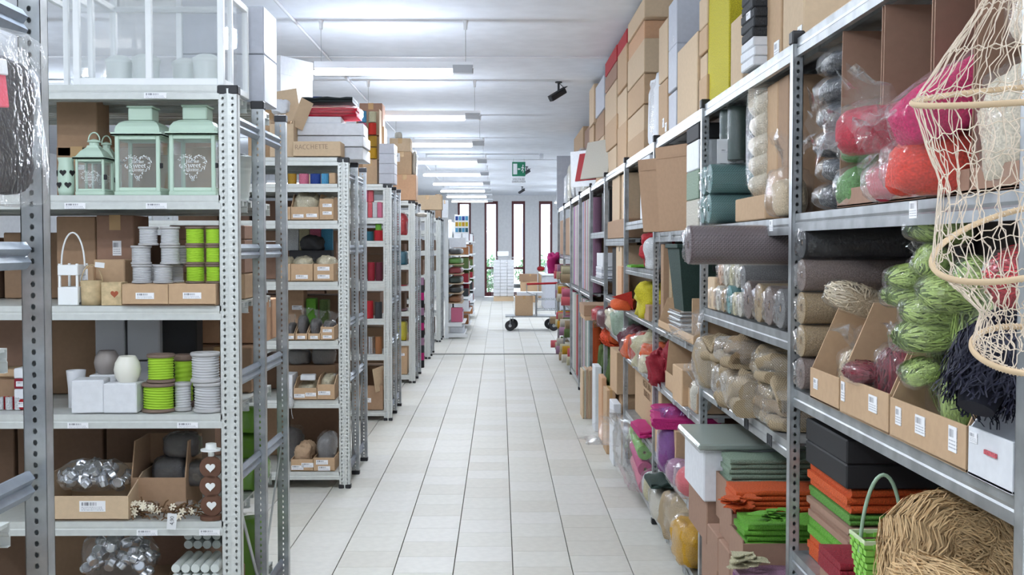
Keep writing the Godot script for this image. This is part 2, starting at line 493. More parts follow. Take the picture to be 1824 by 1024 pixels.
func lamp(p: Vector3, label: String):
	var o := thing("ceiling_lamp", label, "lamp", p, 0, "fluorescent lamps hanging from the ceiling")
	var g: Mesh = kept("lamp_body", func():
		var b := Geo.new()
		b.prism([Vector2(-0.03, 0.0), Vector2(0.03, 0.0), Vector2(0.025, 0.05), Vector2(-0.025, 0.05)], Vector3.BACK, Vector3.UP, Vector3(1.17, 0, 0), Vector3(-0.58, 0.005, 0))
		return b.mesh())
	obj("housing", g, "white_plastic", o)
	obj("end_cap", cube(Vector3(0.15, 0.062, 0.062), 0.004), "grey_plastic", o, Vector3(0.51, -0.03, 0))
	g = kept("lamp_tube", func():
		var b := Geo.new()
		b.lathe([Vector2(0.0, -0.515), Vector2(0.014, -0.512), Vector2(0.022, -0.495), Vector2(0.022, 0.495), Vector2(0.014, 0.512), Vector2(0, 0.515)], 12, Vector3(-0.075, -0.022, 0), Basis(Vector3.BACK, PI / 2))
		return b.mesh())
	obj("glowing_tube", g, "tube_glow", o)
	g = kept("lamp_wire", func():
		var b := Geo.new()
		for s in [-0.53, 0.53]: b.tube([Vector3(s, 0.05, 0), Vector3(s, CEIL - 2.92, 0)], 0.002, 4)
		return b.mesh())
	for s in [-0.53, 0.53]:
		var hk: Mesh = kept("lamp_hook", func():
			var b := Geo.new()
			b.turned([Vector2(0, -0.07), Vector2(0.012, -0.07), Vector2(0.016, -0.02), Vector2(0.022, 0), Vector2(0, 0.0)], 10)
			return b.mesh())
		obj("hanger", hk, "white_plastic", o, Vector3(s, CEIL - 2.92, 0))
	obj("hanging_wire", g, "grey_plastic", o)
	var a := AreaLight3D.new()
	a.name = "lamp_light"; a.area_size = Vector2(1.03, 0.05)
	a.light_energy = LAMP_E; a.light_color = Color(0.975, 0.99, 1.0); a.area_range = 60; a.area_attenuation = 2.0
	a.shadow_enabled = true
	a.rotation.x = -PI / 2
	a.position = Vector3(-0.075, -0.05, 0)
	o.add_child(a, true)
	var b := OmniLight3D.new()                          # added fill light floating below the tube, brightens the ceiling
	b.name = "ceiling_fill"; b.light_energy = FILL_UP; b.light_color = Color(0.88, 0.93, 1.0); b.omni_range = 60; b.omni_attenuation = 2.0; b.light_size = 0.05
	b.shadow_enabled = true
	b.position = Vector3(-0.075, -0.32, 0)
	o.add_child(b, true)
const FILL_UP := 0.62
const LAMP_E := 1.85

# ---------- racks ----------
func perf(h: float, w: float, d: float, cols: int) -> Mesh:      # post: a channel with rows of punched holes, front towards +z, standing on its base
	return kept("perf%.3f,%.3f,%.3f,%d" % [h, w, d, cols], func():
		var g := Geo.new()
		var cw := w / cols
		var n := int(h / 0.025)
		var ph := h / n
		for c in cols:
			var x0 := -w / 2 + c * cw
			for r in n:
				var o := Vector3(x0 + cw / 2, (r + 0.5) * ph, d / 2)
				var outer := []
				var inner := []
				for k in 8:
					var a := TAU * k / 8.0
					inner.append(o + Vector3(cos(a) * 0.005, sin(a) * 0.0065, 0.0))
				for e in [[1, 0], [1, 1], [0, 1], [-1, 1], [-1, 0], [-1, -1], [0, -1], [1, -1]]:
					var rise := 0.004 if cols == 2 and ((c == 0 and e[0] == 1) or (c == 1 and e[0] == -1)) else 0.0
					outer.append(o + Vector3(e[0] * cw / 2, e[1] * ph / 2, rise))
				for k in 8:
					var k1 := (k + 1) % 8
					g.quad(outer[k], inner[k], inner[k1], outer[k1])
		if cols == 2: g.box(Vector3(0, h / 2, d / 2 - 0.018), Vector3(w - 0.006, h, 0.002))
		for s in [-1, 1]:
			g.box(Vector3(s * (w / 2 - 0.001), h / 2, 0), Vector3(0.002, h, d))
			g.box(Vector3(s * (w / 2 - 0.008), h / 2, -d / 2 + 0.001), Vector3(0.016, h, 0.002))
		return g.mesh())
func lip_profile() -> Array:                                      # section of a shelf edge: u outwards, v up; the top is at v = 0
	return [Vector2(0, 0), Vector2(0, -0.003), Vector2(0.012, -0.003), Vector2(0.012, -0.022), Vector2(0.008, -0.025), Vector2(0.008, -0.029), Vector2(0.014, -0.033), Vector2(0.014, -0.052), Vector2(0.0, -0.052), Vector2(0.0, -0.054), Vector2(0.016, -0.054), Vector2(0.016, -0.031), Vector2(0.0125, -0.027), Vector2(0.014, -0.02), Vector2(0.014, 0.0)]
func shelf(parent, a: Vector3, size: Vector3, m := "rack_steel"):  # a: middle of the board's top; edges along x at both sides
	var o := obj("shelf", kept("shelf%.3f,%.3f" % [size.x, size.z], func():
		var g := Geo.new()
		g.box(Vector3(0, -0.004, 0), Vector3(size.x, 0.008, size.z - 0.03))
		for s in [-1, 1]:
			g.prism(lip_profile(), Vector3(0, 0, s), Vector3.UP, Vector3(size.x, 0, 0), Vector3(-size.x / 2, 0, s * (size.z / 2 - 0.016)))
		for k in 4: g.box(Vector3(0, -0.018, (k - 1.5) * size.z / 4.5), Vector3(size.x, 0.02, 0.03))
		return g.mesh()), m, parent, a)
	return o
func ticket(parent, p: Vector3, w := 0.1, h := 0.022, turn := 0.0) -> MeshInstance3D:
	var o := obj("price_ticket", kept("ticket%.3f,%.3f" % [w, h], func():
		var g := Geo.new()
		g.box(Vector3.ZERO, Vector3(w, h, 0.0015))
		g.quad(Vector3(-w / 2, -h / 2, 0.001), Vector3(-w / 2, h / 2, 0.001), Vector3(w / 2, h / 2, 0.001), Vector3(w / 2, -h / 2, 0.001))
		return g.mesh()), "sticker", parent, p)
	o.rotation.y = turn
	return o
func short_rack(label: String, z0: float, x0: float, h: float, ys: Array, depth := 0.47, tickets := []) -> Node3D:
	# a double rack that ends at the aisle; front at depth z0
	var o := thing("steel_shelving_rack", label, "shelving", Vector3(LX, 0, -z0), 0, "short steel racks ending at the aisle")
	var w := LX - x0
	var zs := [0.0, depth, depth * 2 + 0.03]
	for xi in [0, 1]:
		for i in 3:
			var m := perf(h, 0.075 if i == 0 else 0.05, 0.04, 2 if i == 0 else 1)
			var pw := 0.075 if i == 0 else 0.05
			var p := obj("post", m, "rack_steel" if i == 0 else "zinc", o, Vector3(-pw / 2 if xi == 0 else -w + pw / 2, 0.0, -zs[i] - 0.02))
			obj("cap", cube(Vector3(pw + 0.006, 0.035, 0.046), 0.004), "black_plastic", p, Vector3(0, h - 0.022, 0))
			obj("foot", cube(Vector3(pw + 0.006, 0.03, 0.046), 0.004), "black_plastic", p, Vector3(0, 0.0, 0))
	for y in ys:
		for i in 2:
			shelf(o, Vector3(-w / 2, y, -zs[i] - 0.245 + 0.012), Vector3(w - 0.012 - 0.063 * 2, 0, depth - 0.0))
	for xi in [0, 1]:
		for y in [0.12, 0.72, 1.1, 1.6, 2.1]:
			for i in 2:
				var g := Geo.new()
				g.prism([Vector2(0.018, -0.03), Vector2(0.03, -0.014), Vector2(0.02, 0.0), Vector2(0.03, 0.014), Vector2(0.018, 0.03), Vector2(0.012, 0.03), Vector2(0.012, -0.03)], Vector3.RIGHT, Vector3.UP, Vector3(0, 0, -depth + 0.035), Vector3(-0.045 if xi == 0 else -w + 0.01, y, -zs[i] - 0.038))
				obj("brace", g, "blue_steel", o)
		var d := Geo.new()
		d.box(Vector3(-0.03 if xi == 0 else -w + 0.03, 0.42, -depth / 2 - 0.02), Vector3(0.004, 0.72, 0.025), 0, rot(40, 0, 0))
		d.box(Vector3(-0.03 if xi == 0 else -w + 0.03, 0.42, -depth * 1.5 - 0.03), Vector3(0.004, 0.72, 0.025), 0, rot(-40, 0, 0))
		obj("cross_brace", d, "zinc", o)
	for t in tickets: ticket(o, Vector3(t[0] - LX, t[1] - 0.041, 0.008), t[2] if t.size() > 2 else 0.08)
	return o
const BAY := [1.92, 3.47, 5.02, 6.57, 8.12, 9.67, 11.22, 12.77, 14.32, 15.87, 17.42]
const DEEP := 0.56
const shelf_y := [[0.09, 0.684, 1.185, 1.72], [0.09, 0.42, 1.01, 1.35, 1.71], [0.09, 0.43, 0.86, 1.18, 1.70], [0.09, 0.45, 0.86, 1.18, 1.48, 1.79], [0.95, 1.21, 1.68], [0.95, 1.33, 1.75], [0.09, 1.15], [0.09, 1.15], [0.09, 0.45, 0.86, 1.15, 1.5], [0.09, 0.45, 0.86, 1.15, 1.5]]
func long_rack():
	var o := thing("long_shelving_rack", "long run of galvanised steel shelving along one side of the aisle, piled to the ceiling", "shelving", Vector3(RX, 0, 0))
	for i in BAY.size():
		for d in [0.016, DEEP - 0.016]:
			var h := 2.27 - 0.006 * i
			var p := obj("post", perf(h, 0.032, 0.036, 1), "zinc", o, Vector3(d, 0, -BAY[i]))
			obj("cap", cube(Vector3(0.04, 0.04, 0.044), 0.004), "black_plastic", p, Vector3(0, h - 0.03, 0))
			obj("foot", cube(Vector3(0.04, 0.035, 0.044), 0.004), "black_plastic", p)
	for i in BAY.size() - 1:
		var zc: float = (BAY[i] + BAY[i + 1]) / 2
		var w: float = BAY[i + 1] - BAY[i] - 0.03
		for y in shelf_y[i] + [2.25 - 0.006 * i]:
			var s = shelf(o, Vector3(DEEP / 2, y, -zc), Vector3(w, 0, DEEP - 0.02), "zinc")
			s.rotation.y = PI / 2
		var g := Geo.new(); g.span(Vector3(DEEP - 0.03, 0.06, -BAY[i] - 0.02), Vector3(DEEP - 0.026, 2.2, -BAY[i + 1] + 0.02))
		obj("back_sheet", g, "rack_back", o)
func racks():
	short_rack("grey steel rack in front at the edge of the view, its end frame braced", 1.53, -3.0, 2.6, [0.14, 0.56, 1.02, 1.4, 1.82, 2.24])
	short_rack("grey steel rack whose shelves hold green lanterns and rope spools", 4.36, -2.5, 2.222, [0.14, 0.558, 0.974, 1.392, 1.816, 2.235], 0.47,
		[[-1.31, 2.235, 0.085], [-1.62, 1.816], [-1.31, 1.816], [-1.62, 0.974], [-1.2, 0.974], [-1.36, 0.558], [-1.12, 0.558]])
	short_rack("grey steel rack topped with flat white cartons and a handwritten box", 7.55, -2.5, 2.197, [0.114, 0.596, 0.992, 1.385, 1.792, 2.035, 2.21])
	short_rack("grey steel rack topped with coloured ribbon reels and white cartons", 10.5, -2.5, 2.182, [0.10, 0.62, 0.95, 1.30, 1.672, 1.885, 2.195])
	short_rack("grey steel rack topped with orange-brown cartons", 13.4, -2.5, 2.147, [0.10, 0.5, 0.85, 1.15, 1.4, 1.75, 2.16])
	short_rack("grey steel rack next behind the one with orange-brown cartons", 16.3, -2.5, 2.127, [0.10, 0.5, 0.85, 1.2, 1.55, 1.85, 2.14])
	short_rack("grey steel rack whose end stands by the white gondola's feet", 19.2, -2.5, 2.087, [0.10, 0.5, 0.85, 1.2, 1.55, 1.85, 2.1])
	long_rack()

# ---------- kit of goods ----------
func spow(x: float, e: float) -> float:
	return signf(x) * pow(absf(x), e)
func blob(g: Geo, s: Vector3, e1 := 0.7, e2 := 0.7, amp := 0.06, freq := 8.0, sd := 1, nu := 22, nv := 12, flat := 0.85, ridged := false, t := Transform3D(), ribs := 0.0, rib_n := 40.0):
	nz.seed = sd; nz.frequency = 1.0; nz.fractal_octaves = 2
	var pts := []
	var low := -s.y / 2 * flat
	var m := minf(s.x, minf(s.y, s.z))
	for j in nv:
		var la := -PI / 2 + PI * j / (nv - 1)
		for i in nu:
			var lo := TAU * i / nu
			var cv := spow(cos(la), e1) if j > 0 and j < nv - 1 else 0.0
			var d := Vector3(cv * spow(cos(lo), e2), spow(sin(la), e1), cv * spow(sin(lo), e2))
			var p := d * s / 2
			var k := nz.get_noise_3dv(p * freq + Vector3(sd * 3.7, 0, 0))
			if ridged: k = 0.5 - absf(k) * 2.0
			p += d.normalized() * k * amp * m
			if ribs > 0: p += d.normalized() * ribs * m * nz.get_noise_3dv(Vector3(p.x * freq * 0.4, p.y * rib_n, p.z * rib_n))
			p.y = maxf(p.y, low) - low
			pts.append(t * p)
	g.grid(pts, nu, nv, true, false, 4.0, 2.0)
func ruff(g: Geo, len: float, r0: float, r1: float, sd: int, t: Transform3D, n := 26):   # the gathered end of a plastic bag, along +y
	nz.seed = sd; nz.frequency = 1.0
	var pts := []
	for j in 5:
		var f := j / 4.0
		for i in n:
			var a := TAU * i / n
			var r := lerpf(r0, r1, pow(f, 1.3)) * (1.0 + (0.2 + 0.45 * f) * nz.get_noise_2d(i * 7.0, j * 0.6) * 1.6)
			pts.append(t * Vector3(cos(a) * r, len * f * (1 + 0.25 * nz.get_noise_2d(i * 5.0, 9.0) * f), sin(a) * r * 0.55))
	g.grid(pts, n, 5, true)
func strands(s: Vector3, n: int, sd: int, along := "z") -> Geo:      # loose flat fibres lying along one axis on a rounded body
	var g := Geo.new()
	g.colored = true
	var rr := RandomNumberGenerator.new(); rr.seed = sd
	nz.seed = sd; nz.frequency = 1.0
	for i in n:
		var th := rr.randf() * TAU
		var a := rr.randf_range(-1.0, -0.3)
		var b := rr.randf_range(0.3, 1.0)
		var sh := rr.randf_range(0.55, 1.0)
		g.col = Color(sh, sh, sh)
		var lift := rr.randf_range(0.93, 1.07)
		var prev := []
		for k in 8:
			var q := lerpf(a, b, k / 7.0)
			var pr := pow(maxf(0.0, 1.0 - pow(absf(q), 3.2)), 0.45) * lift * (1.0 + 0.1 * nz.get_noise_2d(q * 2.0, i * 0.13))
			var t2 := th + 0.5 * nz.get_noise_2d(i * 5.1, q * 1.2)
			var ca := cos(t2)
			var sa := sin(t2)
			var p: Vector3
			var w: Vector3
			if along == "y":
				p = Vector3(ca * pr * s.x, q * s.y, sa * pr * s.z) * 0.5; w = Vector3(-sa, 0, ca)
			elif along == "x":
				p = Vector3(q * s.x, ca * pr * s.y, sa * pr * s.z) * 0.5; w = Vector3(0, -sa, ca)
			else:
				p = Vector3(ca * pr * s.x, sa * pr * s.y, q * s.z) * 0.5; w = Vector3(-sa, ca, 0)
			p.y = maxf(p.y, -s.y * 0.49)
			w *= 0.0016
			if prev.size():
				g.tri(prev[0], p - w, p + w); g.tri(prev[0], p + w, prev[1])
			prev = [p - w, p + w]
	return g
var bag_n := 0
func bag(called: String, label: String, cat: String, p: Vector3, s: Vector3, m, o := {}) -> Node3D:
	# goods packed in clear plastic, resting on the base
	bag_n += 1
	var sd: int = o.get("seed", bag_n * 13)
	var r := thing(called, label, cat, p + Vector3(0, 0.0015, 0), o.get("turn", 0.0), o.get("group", ""))
	if o.has("tilt"): r.basis = r.basis * o.tilt
	var g := Geo.new()
	blob(g, s * o.get("fill", 0.94), o.get("e1", 0.65), o.get("e2", 0.75), o.get("amp", 0.14), o.get("freq", 9.0), sd, o.get("nu", 26), o.get("nv", 14), 0.9, o.get("ridged", false), Transform3D(Basis(), Vector3(0, s.y * 0.015, 0)), o.get("ribs", 0.0), o.get("rib_n", 60.0))
	if o.get("strands", 0) > 0:
		g = Geo.new()
		blob(g, s * 0.82, 0.8, 0.8, 0.1, 9.0, sd, 16, 10, 0.9, false, Transform3D(Basis(), Vector3(0, s.y * 0.07, 0)))
		obj("contents", g, o.get("inner", m), r)
		struct(obj("fibres", strands(s * 0.93, o.strands, sd, o.get("along", "z")), m, r, Vector3(0, s.y * 0.5, 0)), "stuff")
	else: obj("contents", g, m, r)
	if o.get("film", true):
		g = Geo.new()
		blob(g, s, 0.6, 0.7, 0.075, 11.0 / maxf(0.5, s.length() * 2.0) * 1.0, sd + 5, 26, 14, 0.92, true)
		if o.has("neck"):
			var nd: Vector3 = o.neck.normalized()
			var b := Basis()
			b.y = nd; b.x = nd.cross(Vector3(0.3, 0.2, 1)).normalized(); b.z = b.x.cross(nd)
			var q := minf(s.x, minf(s.y, s.z))
			var reach := Vector3(0, s.y * 0.46, 0) + nd * (absf(nd.x) * s.x + absf(nd.y) * s.y + absf(nd.z) * s.z) * 0.40
			ruff(g, o.get("neck_len", q * 0.75), q * 0.22, q * 0.5, sd, Transform3D(b, reach))
		obj("film", g, o.get("film_mat", "film"), r)
	return r
func sticker(parent, p: Vector3, w: float, h: float, turn := 0.0):
	var o = ticket(parent, p, w, h, turn)
	o.name = "sticker"
	return o
func carton(called: String, label: String, p: Vector3, s: Vector3, m, o := {}) -> Node3D:
	# a closed box, base at p; front +z
	var r := thing(called, label, o.get("cat", "box"), p + Vector3(0, 0.0015, 0), o.get("turn", 0.0), o.get("group", ""))
	obj("body", cube(s, 0.004), m, r)
	if o.get("tape", true):
		var g := Geo.new()
		var tw := minf(0.05, s.x * 0.3)
		g.span(Vector3(-tw / 2, s.y, -s.z / 2), Vector3(tw / 2, s.y + 0.0012, s.z / 2))
		g.span(Vector3(-tw / 2, s.y - minf(0.06, s.y * 0.4), s.z / 2), Vector3(tw / 2, s.y + 0.0012, s.z / 2 + 0.0012))
		g.span(Vector3(-tw / 2, s.y - minf(0.06, s.y * 0.4), -s.z / 2 - 0.0012), Vector3(tw / 2, s.y + 0.0012, -s.z / 2))
		obj("tape", g, o.get("tape_mat", "tape"), r)
	for k in o.get("stickers", []):                      # [u, v, w, h] on the front; a fifth entry puts it on the -x side
		if k.size() > 4: sticker(r, Vector3(-s.x / 2 - 0.0012, k[1] * s.y, k[0] * s.z), k[2], k[3], -PI / 2)
		else: sticker(r, Vector3(k[0] * s.x, k[1] * s.y, s.z / 2 + 0.0012), k[2], k[3])
	for k in o.get("holes", []):
		var g := Geo.new(); g.turned([Vector2(0, 0), Vector2(k[2], 0), Vector2(k[2], 0.002), Vector2(0, 0.002)], 12, Vector3.ZERO, rot(90, 0, 0) if k.size() < 4 else rot(0, 0, 90))
		obj("hand_hole", g, "black_plastic", r, Vector3(k[0] * s.x, k[1] * s.y, s.z / 2) if k.size() < 4 else Vector3(-s.x / 2, k[1] * s.y, k[0] * s.z))
	if o.has("lid"):
		obj("lid", cube(Vector3(s.x + 0.008, s.y * o.lid, s.z + 0.008), 0.004), m, r, Vector3(0, s.y * (1 - o.lid) + 0.003, 0))
	return r
func tray(called: String, label: String, p: Vector3, s: Vector3, m, front := 0.4, o := {}) -> Node3D:
	# an open box whose front (+z) is cut low
	var r := thing(called, label, "box", p + Vector3(0, 0.0015, 0), o.get("turn", 0.0), o.get("group", ""))
	var g := Geo.new()
	var t := 0.005
	g.span(Vector3(-s.x / 2, 0, -s.z / 2), Vector3(s.x / 2, t, s.z / 2))
	g.span(Vector3(-s.x / 2, t, -s.z / 2), Vector3(s.x / 2, s.y, -s.z / 2 + t), 0.001)
	var sl: float = o.get("slope", 0.35)
	for k in [-1, 1]:
		g.prism([Vector2(-s.z / 2 + t, t), Vector2(-s.z / 2 + t, s.y), Vector2(s.z / 2 - s.z * sl, s.y), Vector2(s.z / 2 - t, s.y * front), Vector2(s.z / 2 - t, t)], Vector3.BACK, Vector3.UP, Vector3(t * -k, 0, 0), Vector3(k * s.x / 2, 0, 0))
	obj("body", g, m, r)
	obj("front_panel", cube(Vector3(s.x, s.y * front, t), 0.001), m, r, Vector3(0, 0, s.z / 2 - t / 2))
	for k in o.get("stickers", []): sticker(r, Vector3(k[0] * s.x, k[1] * s.y, s.z / 2 + 0.0012), k[2], k[3])
	return r
func roll(called: String, label: String, p: Vector3, r: float, len: float, m, o := {}) -> Node3D:
	# a rolled-up sheet; its axis runs along the thing's z, centre at p
	var t := thing(called, label, o.get("cat", "roll"), p + Vector3(0, 0.0015 + (r * 0.045 if o.get("film", false) else 0.0), 0), o.get("turn", 0.0), o.get("group", ""))
	if o.has("tilt"): t.basis = t.basis * o.tilt
	var b := Basis(Vector3.RIGHT, PI / 2)
	var key := "roll%.3f,%.3f" % [r, len]
	obj("rolled_sheet", kept(key, func():
		var g := Geo.new()
		var pr := [Vector2(r * 0.22, len / 2 - 0.01), Vector2(r * 0.22, -len / 2)]
		for k in range(1, 8):
			pr.append(Vector2(r * (0.22 + 0.78 * k / 8.0), -len / 2 + (0.004 if k % 2 else 0.0)))
		pr += [Vector2(r * 0.985, -len / 2), Vector2(r, -len / 2 + r * 0.05), Vector2(r, len / 2 - r * 0.05), Vector2(r * 0.985, len / 2)]
		for k in range(7, 0, -1):
			pr.append(Vector2(r * (0.22 + 0.78 * k / 8.0), len / 2 - (0.004 if k % 2 else 0.0)))
		pr += [Vector2(r * 0.22, len / 2), Vector2(r * 0.22, len / 2 - 0.01)]
		g.lathe(pr, 22, Vector3.ZERO, b)
		return g.mesh()), m, t)
	obj("core", kept("core" + key, func():
		var g := Geo.new()
		g.turned([Vector2(r * 0.17, len / 2 - 0.004), Vector2(r * 0.17, -len / 2 + 0.004), Vector2(r * 0.215, -len / 2 + 0.004), Vector2(r * 0.215, len / 2 - 0.004), Vector2(r * 0.17, len / 2 - 0.004)], 14, Vector3.ZERO, b)
		return g.mesh()), "card", t)
	if o.get("film", false):
		obj("film", kept("film" + key, func():
			var g := Geo.new()
			var pts := []
			nz.seed = 3; nz.frequency = 1.0
			var hs := [-0.5, -0.5, -0.46, -0.3, -0.1, 0.1, 0.3, 0.46, 0.5, 0.5]
			var rs := [0.2, 0.85, 1.03, 1.03, 1.03, 1.03, 1.03, 1.03, 0.85, 0.2]
			for j in 10:
				for i in 26:
					var a := TAU * i / 26
					var q: float = r * rs[j] * (1.0 + 0.03 * nz.get_noise_2d(i * 9.0, j * 5.0))
					pts.append(Vector3(cos(a) * q, sin(a) * q, hs[j] * (len + 0.02) + 0.012 * nz.get_noise_2d(i * 7.0, j * 9.0 + 40.0) * (1.0 if j < 2 or j > 7 else 0.0)))
			g.grid(pts, 26, 10, true, true)
			return g.mesh()), o.get("film_mat", "film"), t)
	return t
func folded(called: String, label: String, cat: String, p: Vector3, s: Vector3, mats: Array, o := {}) -> Node3D:
	# folded cloth: layers one upon another, the fold towards +z
	var r := thing(called, label, cat, p + Vector3(0, 0.0015, 0), o.get("turn", 0.0), o.get("group", ""))
	if o.has("tilt"): r.basis = r.basis * o.tilt
	var n: int = o.get("layers", maxi(2, int(s.y / 0.018)))
	var lh := s.y / n
	var y := 0.0
	for k in n:
		var sd := bag_n * 7 + k
		var pts := []
		nz.seed = sd; nz.frequency = 1.0
		var w := s.x * (1.0 - 0.05 * absf(sin(sd * 1.7)))
		var d := s.z * (1.0 - 0.06 * absf(sin(sd * 2.3)))
		var wob: float = o.get("wob", 0.12)
		for i in 9:
			var x := (i / 8.0 - 0.5) * w
			for a in 14:
				var q := a / 14.0
				var zz: float; var yy: float
				if a < 5: zz = lerpf(-d / 2, d / 2 - lh * 0.45, a / 4.0); yy = 0.0
				elif a < 9: zz = d / 2 - lh * 0.45 + lh * 0.45 * sin((a - 4) / 5.0 * PI); yy = lh * (0.5 - 0.5 * cos((a - 4) / 5.0 * PI))
				else: zz = lerpf(d / 2 - lh * 0.45, -d / 2, (a - 9) / 4.0); yy = lh
				var dn := nz.get_noise_2d(x * 9.0, zz * 9.0) * lh * wob * 3.0 if yy > 0 and k == n - 1 else 0.0
				pts.append(Vector3(x, y + yy * 0.96 + dn, zz + 0.012 * wob * 8 * nz.get_noise_2d(x * 14.0 + sd, 3.0)))
		var g := Geo.new()
		g.grid(pts, 14, 9, true, true, 4, 4)
		for e in [0, 8]:
			for a in range(1, 13):
				var q0: Vector3 = pts[e * 14]
				if e == 0: g.tri(q0, pts[a + 1], pts[a])
				else: g.tri(q0, pts[e * 14 + a], pts[e * 14 + a + 1])
		obj("fold", g, mats[k % mats.size()], r)
		y += lh
	bag_n += 1
	if o.get("film", false):
		var g := Geo.new()
		blob(g, s + Vector3(0.03, 0.02, 0.03), 0.42, 0.45, 0.10, 8.0, bag_n, 34, 14, 0.97, true)
		obj("film", g, o.get("film_mat", "film"), r)
	return r
# ---- placing by what the photograph shows ----
func lpos(x0: float, x1: float, yt: float, base: float, z: float) -> Array:  # frontal goods: [base centre of the front, width, height]
	var a := at(x0, yt, z)
	var b := at(x1, yt, z)
	return [Vector3((a.x + b.x) / 2, base, -z), absf(b.x - a.x), maxf(a.y - base, 0.01)]
func lcarton(label: String, x0, x1, yt, base: float, z: float, d: float, m, o := {}) -> Node3D:
	var q := lpos(x0, x1, yt, base, z)
	return carton(o.get("called", "cardboard_box"), label, q[0] + Vector3(0, 0.0, -d / 2), Vector3(q[1], o.get("h", q[2]), d), m, o)
func ltray(label: String, x0, x1, yt, base: float, z: float, d: float, m, front := 0.5, o := {}) -> Node3D:
	var q := lpos(x0, x1, yt, base, z)
	return tray("open_carton", label, q[0] + Vector3(0, 0.0, -d / 2), Vector3(q[1], q[2], d), m, front, o)
func lbag(called: String, label: String, cat: String, x0, x1, yt, base: float, z: float, d: float, m, o := {}) -> Node3D:
	var q := lpos(x0, x1, yt, base, z)
	return bag(called, label, cat, q[0] + Vector3(0, 0.0, -d / 2), Vector3(q[1], q[2], d), m, o)
# goods on the long rack: front on an upright plane X, from column x0 (far) to x1 (near); yt is the row of the top at x1
func rpos(x0: float, x1: float, yt: float, base: float, X: float) -> Array:  # [base centre of the front, length along the aisle, height]
	var za := rz(x0, X)
	var zb := rz(x1, X)
	var y := on(x1, yt, X).y
	return [Vector3(X, base, -(za + zb) / 2), absf(za - zb), maxf(y - base, 0.01) if yt > -500 else 0.1]
const ORD := ["first", "second", "third", "fourth", "fifth", "sixth", "seventh", "eighth", "ninth", "tenth", "eleventh", "twelfth", "thirteenth"]
func fit(q: Array, d: float, base: float, h: float, X: float) -> Array:       # keeps goods clear of the posts, the back sheet and the shelf above: [place, length, height, depth]
	var p: Vector3 = q[0]
	var L: float = q[1]
	if X >= RX - 0.001 and base < 2.2:
		var z := -p.z
		for i in BAY.size() - 1:
			if z >= BAY[i] and z < BAY[i + 1]:
				var a := maxf(z - L / 2, BAY[i] + 0.024)
				var b := minf(z + L / 2, BAY[i + 1] - 0.024)
				p.z = -(a + b) / 2; L = b - a
				var top := 2.25 - 0.006 * i
				for y in shelf_y[i]:
					if y > base + 0.03: top = minf(top, y)
				h = minf(h, top - 0.058 - base)
	d = minf(d, RX + DEEP - 0.04 - X)
	return [p, L, h, d]
func rcarton(label: String, x0, x1, yt, base: float, d: float, m, o := {}) -> Node3D:
	var q := rpos(x0, x1, yt, base, o.get("X", RX + 0.01))
	o.turn = o.get("turn", 0.0)
	var f := fit(q, d, base, o.get("h", q[2]), o.get("X", RX + 0.01))
	return carton(o.get("called", "cardboard_box"), label, f[0] + Vector3(f[3] / 2, 0.0, 0), Vector3(f[3], f[2], f[1] - 0.004), m, o)
func rbag(called: String, label: String, cat: String, x0, x1, yt, base: float, d: float, m, o := {}) -> Node3D:
	var q := rpos(x0, x1, yt, base, o.get("X", RX + 0.01))
	var f := fit(q, d, base, o.get("h", q[2]), o.get("X", RX + 0.01))
	return bag(called, label, cat, f[0] + Vector3(f[3] / 2, 0.0, 0), Vector3(f[3], f[2], f[1]), m, o)
func rtray(label: String, x0, x1, yt, base: float, d: float, m, front := 0.4, o := {}) -> Node3D:   # its low front faces the aisle
	var q := rpos(x0, x1, yt, base, o.get("X", RX + 0.0))
	o.turn = -PI / 2
	var f := fit(q, d, base, o.get("h", q[2]), o.get("X", RX + 0.0))
	return tray(o.get("called", "open_carton"), label, f[0] + Vector3(f[3] / 2, 0.0, 0), Vector3(f[1] - 0.004, f[2], f[3]), m, front, o)
func rfold(called: String, label: String, cat: String, x0, x1, yt, base: float, d: float, mats, o := {}) -> Node3D:
	var q := rpos(x0, x1, yt, base, o.get("X", RX + 0.0))
	o.turn = o.get("turn", -PI / 2)
	return folded(called, label, cat, q[0] + Vector3(d / 2, 0.0, 0), Vector3(q[1] - 0.004, o.get("h", q[2]), d), mats, o)
func populate():
	colours()
	rack_a()
	rack_b()
	rack_c()
	rack_d()
	rack_efg()
	bay0()
	bay1()
	fibre_mat("orange_strand", rgb(244, 92, 44))
	bay2()
	bay3()
	bay4()
	bay5()
	bays_rolls()
	on_top()
	far_end()

